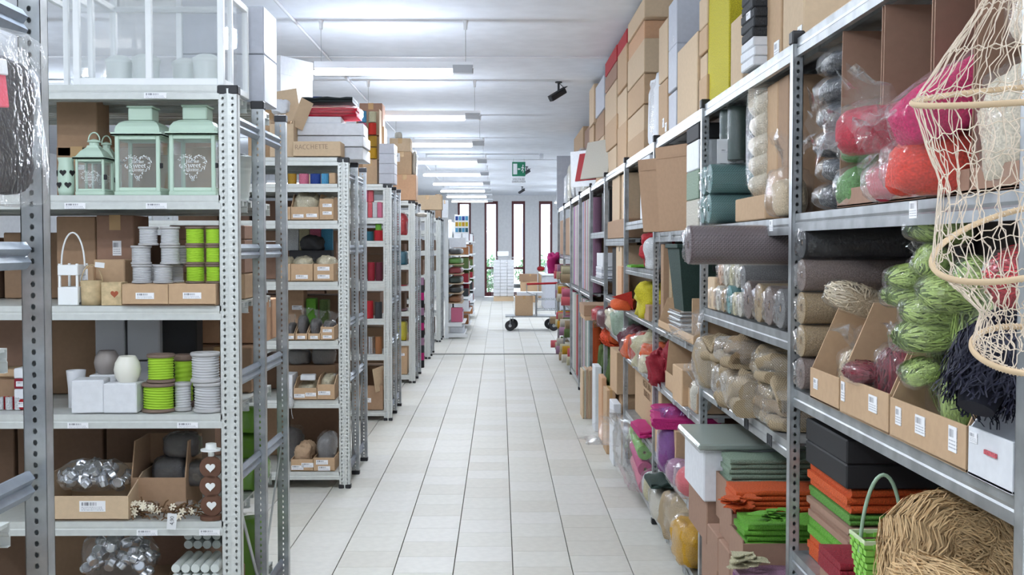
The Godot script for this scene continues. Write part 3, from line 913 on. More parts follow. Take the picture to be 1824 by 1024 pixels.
# ---------- rack with lanterns and spools ----------
func heart2(n := 28, s := 1.0) -> Array:
	var a := []
	for k in n:
		var t := TAU * k / n
		a.append(Vector2(16 * pow(sin(t), 3), 13 * cos(t) - 5 * cos(2 * t) - 2 * cos(3 * t) - cos(4 * t)) * s / 17.0)
	return a
func words(parent, called: String, s: String, p: Vector3, h: float, m, turn := Vector3.ZERO, serif := false):
	var t := TextMesh.new()
	var f := SystemFont.new(); f.font_names = PackedStringArray(["Droid Serif" if serif else "Droid Sans"])
	t.font = f; t.text = s; t.font_size = 24; t.pixel_size = h / 18.0; t.depth = 0.0006
	var o := obj(called, t, m, parent, p)
	o.rotation = turn
	return o
func lantern(label: String, p: Vector3, w: float, h: float, small := false, turn := 0.0):
	# square metal lantern: base, four posts, panes, hipped roof and chimney
	var o := thing("metal_lantern", label, "lantern", p, turn, "green metal lanterns")
	var bh := h * (0.635 if not small else 0.6)
	var g := Geo.new()
	g.box(Vector3(0, 0.008, 0), Vector3(w * 1.03, 0.016, w * 1.03), 0.003)
	obj("base", g, "mint", o)
	g = Geo.new()
	var fw := w * 0.085
	for sx in [-1, 1]:
		for sz in [-1, 1]: g.box(Vector3(sx * (w / 2 - fw / 2), bh / 2 + 0.008, sz * (w / 2 - fw / 2)), Vector3(fw, bh - 0.014, fw), 0.002)
	for sy in [0.016 + fw / 2, bh - fw / 2]:
		for s in [-1, 1]:
			g.box(Vector3(0, sy, s * (w / 2 - fw / 2)), Vector3(w - 2 * fw, fw, fw), 0.002)
			g.box(Vector3(s * (w / 2 - fw / 2), sy, 0), Vector3(fw, fw, w - 2 * fw), 0.002)
	obj("frame", g, "mint", o)
	for k in 4:
		g = Geo.new(); g.box(Vector3(0, bh / 2, w / 2 - fw * 0.6), Vector3(w - 2 * fw, bh - 2 * fw, 0.003), 0, Basis())
		var q := obj("pane", g, "glass", o); q.rotation.y = k * PI / 2
	# roof: eaves, domed square hip, chimney, cap
	g = Geo.new()
	var prof := [[0.57, 0.0], [0.57, 0.012], [0.5, 0.014], [0.5, 0.06 * h], [0.48, 0.10 * h], [0.42, 0.14 * h], [0.33, 0.165 * h], [0.28, 0.17 * h]]
	if small: prof = [[0.57, 0.0], [0.57, 0.008], [0.5, 0.01], [0.47, 0.06 * h], [0.36, 0.14 * h], [0.22, 0.20 * h], [0.18, 0.24 * h]]
	for i in prof.size() - 1:
		for k in 4:
			var b := Basis(Vector3.UP, k * PI / 2)
			var a: Array = prof[i]
			var c: Array = prof[i + 1]
			g.quad(b * Vector3(-a[0] * w, bh + a[1], a[0] * w), b * Vector3(-c[0] * w, bh + c[1], c[0] * w), b * Vector3(c[0] * w, bh + c[1], c[0] * w), b * Vector3(a[0] * w, bh + a[1], a[0] * w))
	g.box(Vector3(0, bh + 0.003, 0), Vector3(w * 1.14, 0.006, w * 1.14))
	obj("roof", g, "mint", o)
	var ty := bh + h * (0.17 if not small else 0.24)
	g = Geo.new()
	if not small:
		g.box(Vector3(0, ty + h * 0.07, 0), Vector3(w * 0.54, h * 0.14, w * 0.54), 0.004); g.box(Vector3(0, ty + h * 0.15, 0), Vector3(w * 0.6, h * 0.02, w * 0.6), 0.004)
	else: g.turned([Vector2(0, 0), Vector2(w * 0.17, 0.0), Vector2(w * 0.17, h * 0.07), Vector2(w * 0.24, h * 0.075), Vector2(w * 0.22, h * 0.1), Vector2(w * 0.06, h * 0.125), Vector2(0, h * 0.13)], 16, Vector3(0, ty - 0.004, 0))
	obj("chimney", g, "mint", o)
	g = Geo.new()
	var ring := []
	if not small: ring = [Vector3(-w * 0.34, bh + h * 0.13, w * 0.4), Vector3(-w * 0.34, bh + h * 0.16, w * 0.3), Vector3(w * 0.34, bh + h * 0.16, w * 0.3), Vector3(w * 0.34, bh + h * 0.13, w * 0.4)]
	else: for k in 13: ring.append(Vector3(cos(PI * k / 12) * w * 0.2, ty + h * 0.09 + sin(PI * k / 12) * (0.03 if small else 0.045), 0))
	g.tube(ring, 0.003, 5); obj("carrying_handle", g, "mint", o)
	g = Geo.new(); g.box(Vector3(w / 2 + 0.004, bh * 0.5, w / 2 - fw / 2), Vector3(0.012, 0.02, 0.01), 0.002); obj("latch", g, "black_plastic", o)
	# painted wreath in the shape of a heart, with writing
	g = Geo.new()
	var hr := w * 0.3
	var cy := bh * 0.49
	var zz := w / 2 - fw * 0.6 + 0.003
	rng.seed = 31
	for hp in heart2(30, hr):
		for j in 4:
			var q := Vector3(hp.x + rng.randfn() * w * 0.02, cy + hp.y + rng.randfn() * w * 0.02, zz)
			g.box(q, Vector3(w * 0.032, w * 0.013, 0.0006), 0, rot(0, 0, rng.randf() * 360))
	obj("painted_wreath", g, "chalk", o)
	words(o, "lettering", "Home", Vector3(0, cy + hr * 0.34, zz), w * 0.075, "chalk", Vector3.ZERO, true)
	words(o, "lettering", "Sweet", Vector3(0, cy + hr * 0.04, zz), w * 0.1, "chalk", Vector3.ZERO, true)
	words(o, "lettering", "Home", Vector3(0, cy - hr * 0.26, zz), w * 0.075, "chalk", Vector3.ZERO, true)
	return o
func spool(label: String, p: Vector3, r: float, h: float, rope: String, rim: String, group: String):
	var o := thing("rope_spool", label, "spool", p, rng.randf() * TAU, group)
	obj("rope", kept("rope%.3f,%.3f" % [r, h], func():
		var g := Geo.new()
		var pts := []
		var pr := [Vector2(0, h * 0.1)]
		var n := 9
		for k in n * 4 + 1:
			var q := k / float(n * 4)
			pr.append(Vector2(r * (0.82 + 0.10 * absf(sin(q * PI * n))), h * (0.1 + 0.8 * q)))
		pr.append(Vector2(0, h * 0.9))
		for j in pr.size():
			for i in 20:
				var a := TAU * i / 20.0
				pts.append(Vector3(cos(a) * pr[j].x, pr[j].y + (h * 0.025 * sin(a) if j > 1 and j < pr.size() - 2 else 0.0), sin(a) * pr[j].x))
		g.grid(pts, 20, pr.size(), true)
		return g.mesh()), rope, o)
	var fl: Mesh = kept("rim%.3f,%.3f" % [r, h], func():
		var g := Geo.new()
		g.lathe([Vector2(0, 0), Vector2(r * 0.96, 0), Vector2(r, h * 0.03), Vector2(r, h * 0.08), Vector2(r * 0.95, h * 0.12), Vector2(0, h * 0.12)], 22)
		return g.mesh())
	obj("flange", fl, rim, o)
	obj("flange", kept("rimtop%.3f,%.3f" % [r, h], func():
		var g := Geo.new()
		g.lathe([Vector2(0, 0), Vector2(r * 0.95, 0), Vector2(r, h * 0.03), Vector2(r, h * 0.09), Vector2(r * 0.96, h * 0.12), Vector2(r * 0.7, h * 0.115), Vector2(r * 0.3, h * 0.09), Vector2(r * 0.26, -h * 0.2), Vector2(0, -h * 0.2)], 22)
		return g.mesh()), rim, o, Vector3(0, h * 0.88, 0))
	return o
func lspool(label: String, x0: float, x1: float, yt: float, base: float, z: float, rope: String, rim: String, group: String):
	var q := lpos(x0, x1, yt, base, z)
	return spool(label, q[0] + Vector3(0, 0, -q[1] / 2), q[1] / 2, (q[2] if yt > 0 else 0.0735) - 0.001, rope, rim, group)
func rack_b():
	mat("mint", rgb(192, 214, 196), 0.38); mat("chalk", rgb(238, 240, 238), 0.8)
	mat("lime_rope", rgb(164, 206, 52), 0.8); mat("grey_rope", rgb(196, 196, 198), 0.8); mat("rim_brown", rgb(124, 104, 92), 0.7); mat("rim_grey", rgb(186, 184, 184), 0.7)
	mat("white_wood", rgb(238, 240, 240), 0.45); mat("bark_pale", rgb(214, 190, 148), 0.8, 0, T.blotch, 9.0); mat("cream_glaze", rgb(232, 230, 218), 0.35)
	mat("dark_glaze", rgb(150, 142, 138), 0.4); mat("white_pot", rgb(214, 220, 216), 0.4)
	mat("silver", rgb(200, 202, 206), 0.22, 0.9); mat("stone_cloth", rgb(120, 112, 102), 0.9, 0, T.blotch, 9.0); mat("brown_wood", rgb(106, 72, 54), 0.7, 0, T.fine, 8.0)
	mat("twig", rgb(110, 80, 50), 0.8); mat("petal", rgb(236, 226, 204), 0.7); mat("black_card", rgb(30, 29, 31), 0.7); mat("carton_grey", rgb(176, 176, 180), 0.7)  # the last one is the even grey of the cartons themselves
	var zf := 4.37
	filler_behind(4.36, [0.14, 0.558, 0.974], "the lantern rack", 60, -1.3)
	filler_behind(4.36, [1.392, 1.816], "the lantern rack", 66, -1.42, 3)
	filler_behind(4.36, [0.974, 1.392], "the lantern rack", 67, -1.34, 2)
	rng.seed = 21
	# top: framed glass case
	var q := lpos(128, 397, -30, 2.236, zf)
	var o := thing("glass_display_case", "white framed glass display case on top of the rack of lanterns", "display case", q[0] + Vector3(0, 0, -0.22))
	var w: float = q[1]
	var h: float = q[2]
	var g := Geo.new()
	for x in [-1, 1]:
		for z in [-1, 1]: g.box(Vector3(x * (w / 2 - 0.012), h / 2, z * 0.208), Vector3(0.024, h, 0.024), 0.002)
	for z in [-1, 1]:
		for y in [0.013, h - 0.012]: g.box(Vector3(0, y, z * 0.208), Vector3(w - 0.048, 0.026, 0.024), 0.002)
		g.box(Vector3(0, h / 2, z * 0.208), Vector3(0.024, h - 0.05, 0.022), 0.002)
	for x in [-1, 1]:
		for y in [0.013, h - 0.012]: g.box(Vector3(x * (w / 2 - 0.012), y, 0), Vector3(0.024, 0.026, 0.392), 0.002)
		g.box(Vector3(x * (w / 2 - 0.012), h / 2, 0.06), Vector3(0.02, h - 0.05, 0.02), 0.002)
	g.box(Vector3(0, 0.008, 0), Vector3(w - 0.04, 0.01, 0.39))
	obj("frame", g, "white_wood", o)
	for k in 2:
		for z in [-1, 1]:
			g = Geo.new(); g.box(Vector3((k - 0.5) * (w / 2 - 0.018), h / 2, z * 0.208), Vector3(w / 2 - 0.03, h - 0.05, 0.003)); obj("pane", g, "glass", o)
		g = Geo.new(); g.box(Vector3((k * 2 - 1) * (w / 2 - 0.012), h / 2, 0), Vector3(0.003, h - 0.05, 0.392)); obj("pane", g, "glass", o)
	g = Geo.new(); g.box(Vector3(0, h - 0.012, 0), Vector3(w - 0.05, 0.003, 0.39)); obj("pane", g, "glass", o)
	# pots standing inside it, seen through the glass
	for k in 4:
		var pz := Geo.new()
		pz.lathe([Vector2(0, 0), Vector2(0.042, 0), Vector2(0.05, 0.02), Vector2(0.052, 0.10), Vector2(0.056, 0.105), Vector2(0.056, 0.12), Vector2(0.03, 0.135), Vector2(0, 0.137)], 24)
		tag(obj("lidded_pot", pz, "white_pot", self, q[0] + Vector3([-0.19, -0.07, 0.06, 0.17][k], 0.0135, [-0.24, -0.2, -0.3, -0.2][k])), "pale lidded pot inside the white glass case, %s of the four" % ["first by the corner post", "second, under the middle bar", "third, standing at the rear", "fourth, by the end pane"][k], "pot", "pots inside the glass case")
	# second case beside it
	q = lpos(60, 118, -30, 2.236, zf + 0.1)
	o = thing("glass_display_case", "smaller white framed glass case partly behind the end post of the front rack", "display case", q[0] + Vector3(0, 0, -0.16))
	g = Geo.new()
	for x in [-1, 1]:
		for z in [-1, 1]: g.box(Vector3(x * (q[1] / 2 - 0.01), q[2] / 2, z * 0.14), Vector3(0.02, q[2], 0.02), 0.002)
		for y in [0.012, q[2] - 0.03]: g.box(Vector3(x * (q[1] / 2 - 0.01), y, 0), Vector3(0.02, 0.024, 0.26), 0.002)
	for z in [-1, 1]:
		for y in [0.012, q[2] - 0.03]: g.box(Vector3(0, y, z * 0.14), Vector3(q[1] - 0.04, 0.024, 0.02), 0.002)
	obj("frame", g, "white_wood", o)
	g = Geo.new(); g.box(Vector3(q[1] / 2 - 0.01, q[2] / 2, 0), Vector3(0.003, q[2] - 0.05, 0.26)); obj("pane", g, "glass", o)
	# white cartons at the aisle end
	for k in 2:
		carton("white_carton", "plain white carton on the lantern rack end, %s of two stacked" % ["lower", "upper"][k], Vector3(-1.19, 2.236 + 0.205 * k, -5.02), Vector3(0.37, 0.202, 0.27), "grey_card", {"tape": false, "holes": [], "cat": "box"})
	# lantern shelf
	var y := 1.817
	var a := lpos(203, 283, 180, y, zf + 0.03)
	lantern("large pale green metal lantern with a heart wreath, nearer the small lantern", a[0] + Vector3(0, 0, -a[1] / 2), a[1], a[2])
	a = lpos(300, 382, 178, y, zf + 0.03)
	lantern("large pale green metal lantern with a heart wreath, beside the perforated post", a[0] + Vector3(0, 0, -a[1] / 2), a[1], a[2])
	a = lpos(133, 184, 240, y, zf + 0.02)
	lantern("small pale green lantern with a painted heart on its pane", a[0] + Vector3(0, 0, -a[1] / 2), a[1], a[2], true)
	a = lpos(168, 200, 246, y, zf + 0.27)
	lantern("small pale green lantern half hidden behind the front small one", a[0] + Vector3(0, 0, -a[1] / 2), a[1] + 0.02, a[2], true)
	# pierced tealight holder
	a = lpos(96, 127, 280, y, zf + 0.03)
	o = thing("pierced_holder", "round pale green holder pierced with hearts, by the front rack's post", "candle holder", a[0] + Vector3(0, 0, -a[1] / 2))
	g = Geo.new()
	var rr: float = a[1] / 2
	g.lathe([Vector2(0, 0), Vector2(rr * 0.8, 0), Vector2(rr * 0.92, 0.02), Vector2(rr * 0.95, a[2] * 0.6), Vector2(rr * 0.8, a[2] * 0.88), Vector2(rr * 0.95, a[2]), Vector2(rr * 0.85, a[2]), Vector2(rr * 0.7, a[2] * 0.88), Vector2(rr * 0.8, a[2] * 0.3), Vector2(0, 0.02)], 24)
	obj("body", g, "mint", o)
	for k in 5:
		g = Geo.new(); g.prism(heart2(20, 0.014), Vector3.RIGHT, Vector3.UP, Vector3(0, 0, 0.003), Vector3(0, 0, rr * 0.94))
		var ho := obj("heart_opening", g, "black_card", o, Vector3(0, a[2] * (0.28 if k % 2 else 0.6), 0)); ho.rotation.y = (k - 2) * 0.55
	# cartons behind the lanterns
	lcarton("dark brown carton at the back of the lantern shelf, upper of two", 100, 172, 178, y + 0.168, 4.66, 0.15, "card_dark", {"tape": false})
	lcarton("dark brown carton at the back of the lantern shelf, lower of two", 100, 172, 262, y, 4.66, 0.15, "card_dark", {"stickers": [[0.1, 0.6, 0.03, 0.02]]})
	lcarton("tan carton behind the two large lanterns, under the long one", 176, 400, 262, y, 4.92, 0.28, "card", {})
	lcarton("long orange-tan carton lying behind the two large lanterns", 176, 350, 236, y + 0.204, 4.98, 0.25, "card_orange", {"tape": false})
	# ribbed bucket stack on the back half
	o = thing("metal_bucket", "ribbed pale metal bucket behind the perforated post of the lantern rack", "bucket", Vector3(-1.16, y, -4.98))
	g = Geo.new()
	var pr := [Vector2(0, 0), Vector2(0.062, 0)]
	for k in 22: pr.append(Vector2(0.062 + 0.018 * k / 22.0 + (0.003 if k % 3 == 0 and (k < 5 or k > 14) else 0.0), 0.19 * k / 22.0))
	pr += [Vector2(0.084, 0.19), Vector2(0.084, 0.196), Vector2(0.076, 0.19), Vector2(0.06, 0.01), Vector2(0, 0.01)]
	g.lathe(pr, 28); obj("body", g, "white_pot", o)
	g = Geo.new(); var hp := []
	for k in 15: hp.append(Vector3(cos(PI * k / 14) * 0.084, 0.185 + sin(PI * k / 14) * 0.02, sin(PI * k / 14) * 0.06))
	g.tube(hp, 0.0025, 5); obj("bail_handle", g, "zinc", o)
	# spool shelf
	y = 1.394
	ltray("low tan carton under the grey rope spools", 217, 299, 507, y, zf - 0.03, 0.34, "card", 1.0, {"slope": 0.02, "stickers": [[0.0, 0.45, 0.07, 0.024]]})
	ltray("low tan carton under the lime green rope spools", 300, 384, 506, y, zf - 0.03, 0.34, "card", 1.0, {"slope": 0.02, "stickers": [[0.0, 0.45, 0.07, 0.024]]})
	var sy: float = y + 0.0835
	var gr := "grey rope spools on the middle shelf"
	var rows := [["bottom", 470, 504], ["middle", 436, 470], ["top", 401, 436]]
	var hs: float = 0.0735
	obj("spool_board", cube(Vector3(0.36, 0.006, 0.3), 0.001), "card", self, Vector3(-1.27, sy - 0.0065, -4.54))
	tag(get_child(get_child_count() - 1), "cardboard sheet laid across the two low cartons, carrying the rope spools", "cardboard sheet")
	for r in 3:
		var cols := [[223, 260], [262, 298]] if r == 0 else [[222, 259], [275, 311]] if r == 1 else [[236, 272], [275, 311]]
		for c in cols.size():
			lspool("grey rope spool in the %s row above the low carton, %s" % [rows[r][0], ["first", "second"][c]], cols[c][0], cols[c][1], 0, sy + r * hs, zf + 0.01, "grey_rope", "rim_grey", gr)
		for c in 2:
			lspool("lime green rope spool in the %s row of the middle shelf, %s" % [rows[r][0], ["away from the post", "against the post"][c]], [321, 357][c], [356, 391][c], 0, sy + r * hs, zf + 0.01, "lime_rope", "rim_brown", "lime rope spools on the middle shelf")
	for c in 2:
		lspool("grey rope spool in the shaded rear row of the middle shelf, %s" % ["first", "second"][c], [246, 284][c], [280, 318][c], 0, sy, zf + 0.11, "grey_rope", "rim_grey", "rear grey rope spools")
	for c in 1:
		lspool("grey rope spool in the middle tier of the shaded stack behind", [290, 250, 252, 282, 248][c], [325, 284, 286, 316, 284][c], 0, sy + [0, 1, 1, 2, 3][c] * hs * (1.0 if c != 0 else 0.0) + (hs if c == 0 else 0.0), zf + [0.11, 0.11, 0.2, 0.2, 0.2][c], "grey_rope", "rim_grey", "rear grey rope spools")
	lcarton("dark tan carton at the back behind the white basket", 100, 170, 386, y, 4.64, 0.18, "card_dark", {"tape": false})
	lcarton("reddish brown carton with a white sticker at the back of the spool shelf", 171, 238, 384, y, 4.62, 0.2, "card_red", {"stickers": [[0.05, 0.62, 0.035, 0.06]]})
	lcarton("small tan carton behind the bark planter with the heart", 166, 222, 463, y, 4.5, 0.11, "card", {"tape": false})
	lcarton("little carton with a bar code sticker behind the bark bucket", 138, 166, 474, y, 4.47, 0.1, "card", {"tape": false, "stickers": [[-0.1, 0.75, 0.032, 0.05]]})
	# baskets and bark pots
	a = lpos(100, 136, 470, y, zf)
	o = thing("white_wood_basket", "white wooden basket with a tall hoop handle", "basket", a[0] + Vector3(0, 0, -0.07))
	g = Geo.new()
	for yy in [[0.0, 0.07], [0.115, 0.155]]:
		for z in [-1, 1]: g.box(Vector3(0, (yy[0] + yy[1]) / 2, z * 0.055), Vector3(a[1], yy[1] - yy[0], 0.008), 0.002)
		for x in [-1, 1]: g.box(Vector3(x * (a[1] / 2 - 0.004), (yy[0] + yy[1]) / 2, 0), Vector3(0.008, yy[1] - yy[0], 0.1), 0.002)
	for x in [-1, 1]: for z in [-1, 1]: g.box(Vector3(x * (a[1] / 2 - 0.005), 0.08, z * 0.05), Vector3(0.009, 0.16, 0.009), 0.001)
	g.box(Vector3(0, 0.005, 0), Vector3(a[1], 0.01, 0.1))
	obj("body", g, "white_wood", o)
	g = Geo.new(); hp = []
	for k in 21: hp.append(Vector3(cos(PI * k / 20) * 0.045, 0.15 + sin(PI * k / 20) * 0.13, 0))
	g.tube(hp, 0.0035, 6); obj("hoop_handle", g, "white_wood", o)
	a = lpos(137, 176, 500, y, zf)
	o = thing("bark_bucket", "round birch bark bucket with white hanging tags", "bucket", a[0] + Vector3(0, 0, -a[1] / 2))
	g = Geo.new(); rr = a[1] / 2
	g.lathe([Vector2(0, 0), Vector2(rr * 0.92, 0), Vector2(rr * 0.95, 0.03), Vector2(rr * 0.98, a[2] * 0.8), Vector2(rr, a[2]), Vector2(rr * 0.9, a[2]), Vector2(rr * 0.86, 0.02), Vector2(0, 0.02)], 24)
	obj("body", g, "bark_pale", o)
	g = Geo.new(); hp = []
	for k in 15: hp.append(Vector3(rr * cos(PI * k / 14), a[2] * 0.8 + sin(PI * k / 14) * 0.08, 0))
	g.tube(hp, 0.002, 5); obj("string_handle", g, "bark_pale", o)
	g = Geo.new(); g.box(Vector3(0.035, a[2] + 0.06, 0.01), Vector3(0.036, 0.02, 0.002), 0, rot(0, 0, -6)); obj("paper_tag", g, "white_plastic", o)
	a = lpos(180, 216, 503, y, zf)
	o = thing("bark_planter", "square birch bark planter with a heart cut out", "planter", a[0] + Vector3(0, 0, -a[1] / 2))
	g = Geo.new()
	for s in [-1, 1]:
		g.box(Vector3(0, a[2] / 2, s * (a[1] / 2 - 0.003)), Vector3(a[1], a[2], 0.006), 0.001); g.box(Vector3(s * (a[1] / 2 - 0.003), a[2] / 2, 0), Vector3(0.006, a[2], a[1] - 0.012), 0.001)
	g.box(Vector3(0, 0.004, 0), Vector3(a[1] - 0.01, 0.008, a[1] - 0.01))
	obj("body", g, "bark_pale", o)
	g = Geo.new(); g.prism(heart2(24, 0.016), Vector3.RIGHT, Vector3.UP, Vector3(0, 0, 0.001), Vector3(0.012, a[2] * 0.5, a[1] / 2)); obj("heart_opening", g, mat("heart_red", rgb(160, 84, 56), 0.8), o)
	# vase shelf
	y = 0.976
	lcarton("plain white gift box, the one further from the vase", 124, 180, 678, y, zf + 0.0, 0.12, "white_card", {"tape": false, "called": "white_gift_box", "turn": 0.12})
	lcarton("plain white gift box that carries the cream vase", 183, 243, 684, y, zf + 0.0, 0.12, "white_card", {"tape": false, "called": "white_gift_box"})
	for k in 2:
		a = lpos([195, 160][k], [243, 206][k], [636, 626][k], [y + 0.1125, y + 0.13][k], [zf + 0.01, zf + 0.16][k])
		g = Geo.new(); rr = a[1] / 2; var hh: float = a[2]
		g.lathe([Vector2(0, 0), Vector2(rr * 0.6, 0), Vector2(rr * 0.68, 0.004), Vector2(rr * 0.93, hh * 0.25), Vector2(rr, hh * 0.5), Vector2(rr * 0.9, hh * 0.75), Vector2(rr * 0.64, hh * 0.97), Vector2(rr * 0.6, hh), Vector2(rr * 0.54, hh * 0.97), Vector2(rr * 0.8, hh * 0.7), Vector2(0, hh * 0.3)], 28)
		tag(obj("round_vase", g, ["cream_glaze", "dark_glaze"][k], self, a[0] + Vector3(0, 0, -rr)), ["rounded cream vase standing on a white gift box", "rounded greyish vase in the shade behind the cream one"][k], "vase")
	lcarton("white box under the greyish vase behind the gift boxes", 158, 214, 640, y, zf + 0.155, 0.11, "white_card", {"tape": false, "called": "white_gift_box", "h": 0.13})
	a = lpos(112, 146, 661, y, zf + 0.14)
	g = Geo.new(); rr = a[1] / 2
	g.lathe([Vector2(0, 0), Vector2(rr * 0.8, 0), Vector2(rr * 0.82, a[2] * 0.5), Vector2(rr, a[2]), Vector2(rr * 0.9, a[2]), Vector2(rr * 0.75, a[2] * 0.5), Vector2(0, 0.02)], 24)
	tag(obj("white_cup", g, "white_card", self, a[0] + Vector3(0, 0, -rr)), "tall white cup behind the first white gift box", "cup")
	lspool("big lime rope spool on the vase shelf, lower of two", 244, 303, 684, y, zf + 0.0, "lime_rope", "rim_brown", "lime rope spools on the vase shelf")
	lspool("big lime rope spool on the vase shelf, upper of two", 254, 304, 632, lpos(244, 303, 684, y, zf)[2] + y, zf + 0.01, "lime_rope", "rim_brown", "lime rope spools on the vase shelf")
	lspool("lime rope spool in the shade between the front lime and grey pairs", 304, 340, 632, y, zf + 0.14, "lime_rope", "rim_brown", "lime rope spools on the vase shelf")
	lspool("small grey rope spool between the lime and grey pairs on the vase shelf", 306, 337, 682, y, zf + 0.05, "grey_rope", "rim_grey", "grey rope spools on the vase shelf")
	lspool("big grey rope spool beside the post on the vase shelf, lower of two", 337, 391, 683, y, zf + 0.0, "grey_rope", "rim_grey", "grey rope spools on the vase shelf")
	lspool("big grey rope spool beside the post on the vase shelf, upper of two", 332, 386, 629, lpos(337, 391, 683, y, zf)[2] + y, zf + 0.0, "grey_rope", "rim_grey", "grey rope spools on the vase shelf")
	for k in 4: lcarton("shaded grey carton at the back of the vase shelf, %s" % ["first upper", "second upper", "first lower", "second lower"][k], [169, 226][k % 2], [221, 284][k % 2], [568, 622][k / 2], y + (0.176 if k < 2 else 0.0), 4.66, 0.12, "carton_grey", {"tape": false, "called": "grey_carton", "group": "grey cartons at the back of the vase shelf", "h": 0.171})
	lcarton("added black block for the dark opening beside the grey cartons", 288, 350, 570, y, 4.7, 0.1, "black_card", {"tape": false})  # black box put where only a dark opening shows
	# candle shelf
	y = 0.56
	a = lpos(60, 228, 860, y, zf)
	ltray("open carton of silver candle tins with a large white sticker", 60, 228, 858, y, zf, 0.38, "card_pale", 0.62, {"slope": 0.5, "stickers": [[0.12, 0.36, 0.1, 0.042]]})
	tins("bag_of_tins", "clear bag heaped with silver candle tins in the open carton", at(168, 862, zf + 0.12), Vector3(0.25, 0.11, 0.2), 56, 5, y + 0.1)
	ltray("tall open carton with a torn side behind the garland of dried flowers", 232, 330, 790, y, zf + 0.13, 0.25, "card_dark", 0.5, {"slope": 0.2})
	for k in 4: lbag("wicker_ball", "dull grey ball bagged at the back of the candle shelf, %s" % ["topmost", "middle one", "lower by the hearts", "bottom one"][k], "ball", [284, 266, 320, 268][k], [352, 330, 372, 330][k], [772, 815, 822, 862][k], y + [0.2, 0.1, 0.09, 0.0][k], zf + [0.2, 0.18, 0.17, 0.17][k], 0.12, "stone_cloth", {"film_mat": "film_grey", "group": "grey balls at the back of the candle shelf", "amp": 0.05})
	# garland of twigs and flowers
	a = lpos(220, 354, 905, y, zf)
	o = thing("dried_flower_garland", "garland of brown twigs with cream flowers along the shelf edge", "garland", a[0] + Vector3(0, 0, -0.05))
	g = Geo.new(); rng.seed = 8
	for k in 90:
		var p := Vector3(rng.randf_range(-0.5, 0.5) * a[1], rng.randf_range(0.005, 0.05), rng.randf_range(-0.04, 0.045))
		var d := Vector3(rng.randfn(), rng.randfn() * 0.4, rng.randfn()).normalized() * 0.035
		var e := p + d
		e.y = maxf(e.y, 0.004)
		g.tube([p, (p + e) / 2 + Vector3(0, 0.006, 0), e], 0.0028, 4)
	obj("twigs", g, "twig", o); struct(o.get_child(0), "stuff")
	for k in 17:
		g = Geo.new()
		var n := 5 + k % 2
		for j in n:
			var b := Basis(Vector3.BACK, TAU * j / n)
			g.box(b * Vector3(0, 0.008, 0.001), Vector3(0.007, 0.014, 0.003), 0.001, b)
		g.box(Vector3(0, 0, 0.003), Vector3(0.006, 0.006, 0.004), 0.002)
		var f := obj("flower", g, "petal", o, Vector3(rng.randf_range(-0.46, 0.46) * a[1], rng.randf_range(0.012, 0.06), rng.randf_range(0.01, 0.052)))
		f.rotation = Vector3(rng.randf_range(-0.9, 0.2), rng.randf_range(-0.6, 0.6), rng.randf() * 3)
	o = obj("paper_price_tag", cube(Vector3(0.036, 0.062, 0.001)), "white_plastic", self, at(305, 943, zf - 0.03)); tag(o, "white paper price tag hanging over the shelf edge under the garland", "tag")
	o.rotation.z = -0.08
	words(o, "printed_price", "4,90", Vector3(0, 0.035, 0.001), 0.014, "black_plastic", Vector3(0, 0, PI / 2))
	for k in 2:
		a = lpos([246, 310][k], [278, 338][k], 880, y, zf + 0.1)
		carton("clear_box", "small clear plastic box on the candle shelf, %s" % ["by the open carton", "by the wooden hearts"][k], a[0] + Vector3(0, 0, -0.03), Vector3(a[1], 0.045, 0.05), "film_cloudy", {"tape": false, "group": "clear boxes behind the garland"})
	# wooden hearts figure with a hat
	a = lpos(354, 391, 806, y, zf)
	o = thing("heart_figure", "stack of brown wooden discs with white hearts, topped by a white hat", "ornament", a[0] + Vector3(0, 0, -0.03))
	g = Geo.new(); g.turned([Vector2(0, 0), Vector2(0.044, 0), Vector2(0.044, 0.012), Vector2(0, 0.012)], 24); obj("base", g, "brown_wood", o)
	for k in 3:
		var d := obj("disc", kept("heart_disc", func():
			var b := Geo.new(); b.turned([Vector2(0, -0.008), Vector2(0.042, -0.008), Vector2(0.044, -0.005), Vector2(0.044, 0.005), Vector2(0.042, 0.008), Vector2(0, 0.008)], 26, Vector3.ZERO, rot(90, 0, 0)); return b.mesh()), "brown_wood", o, Vector3([0.002, -0.002, -0.001][k], 0.054 + 0.074 * k, 0.0))
		obj("white_heart", kept("white_heart", func():
			var b := Geo.new(); b.prism(heart2(24, 0.02), Vector3.RIGHT, Vector3.UP, Vector3(0, 0, 0.004), Vector3(0, 0, 0.008)); return b.mesh()), "chalk", d)
	g = Geo.new(); g.turned([Vector2(0, 0), Vector2(0.012, 0.0), Vector2(0.012, 0.022), Vector2(0.04, 0.022), Vector2(0.04, 0.028), Vector2(0.022, 0.029), Vector2(0.02, 0.05), Vector2(0, 0.05)], 22, Vector3(0, 0.245, 0)); obj("hat", g, "chalk", o)
	# bottom shelf
	y = 0.144
	tins("bag_of_tins", "bag of silver tins on the bottom shelf behind a leaning flap", at(215, 1010, zf + 0.1), Vector3(0.26, 0.2, 0.2), 60, 6, y + 0.16)
	lcarton("carton with a raised flap under the bag of tins on the bottom shelf", 128, 280, 1030, y, zf + 0.01, 0.3, "card_dark", {"tape": false, "h": 0.155})
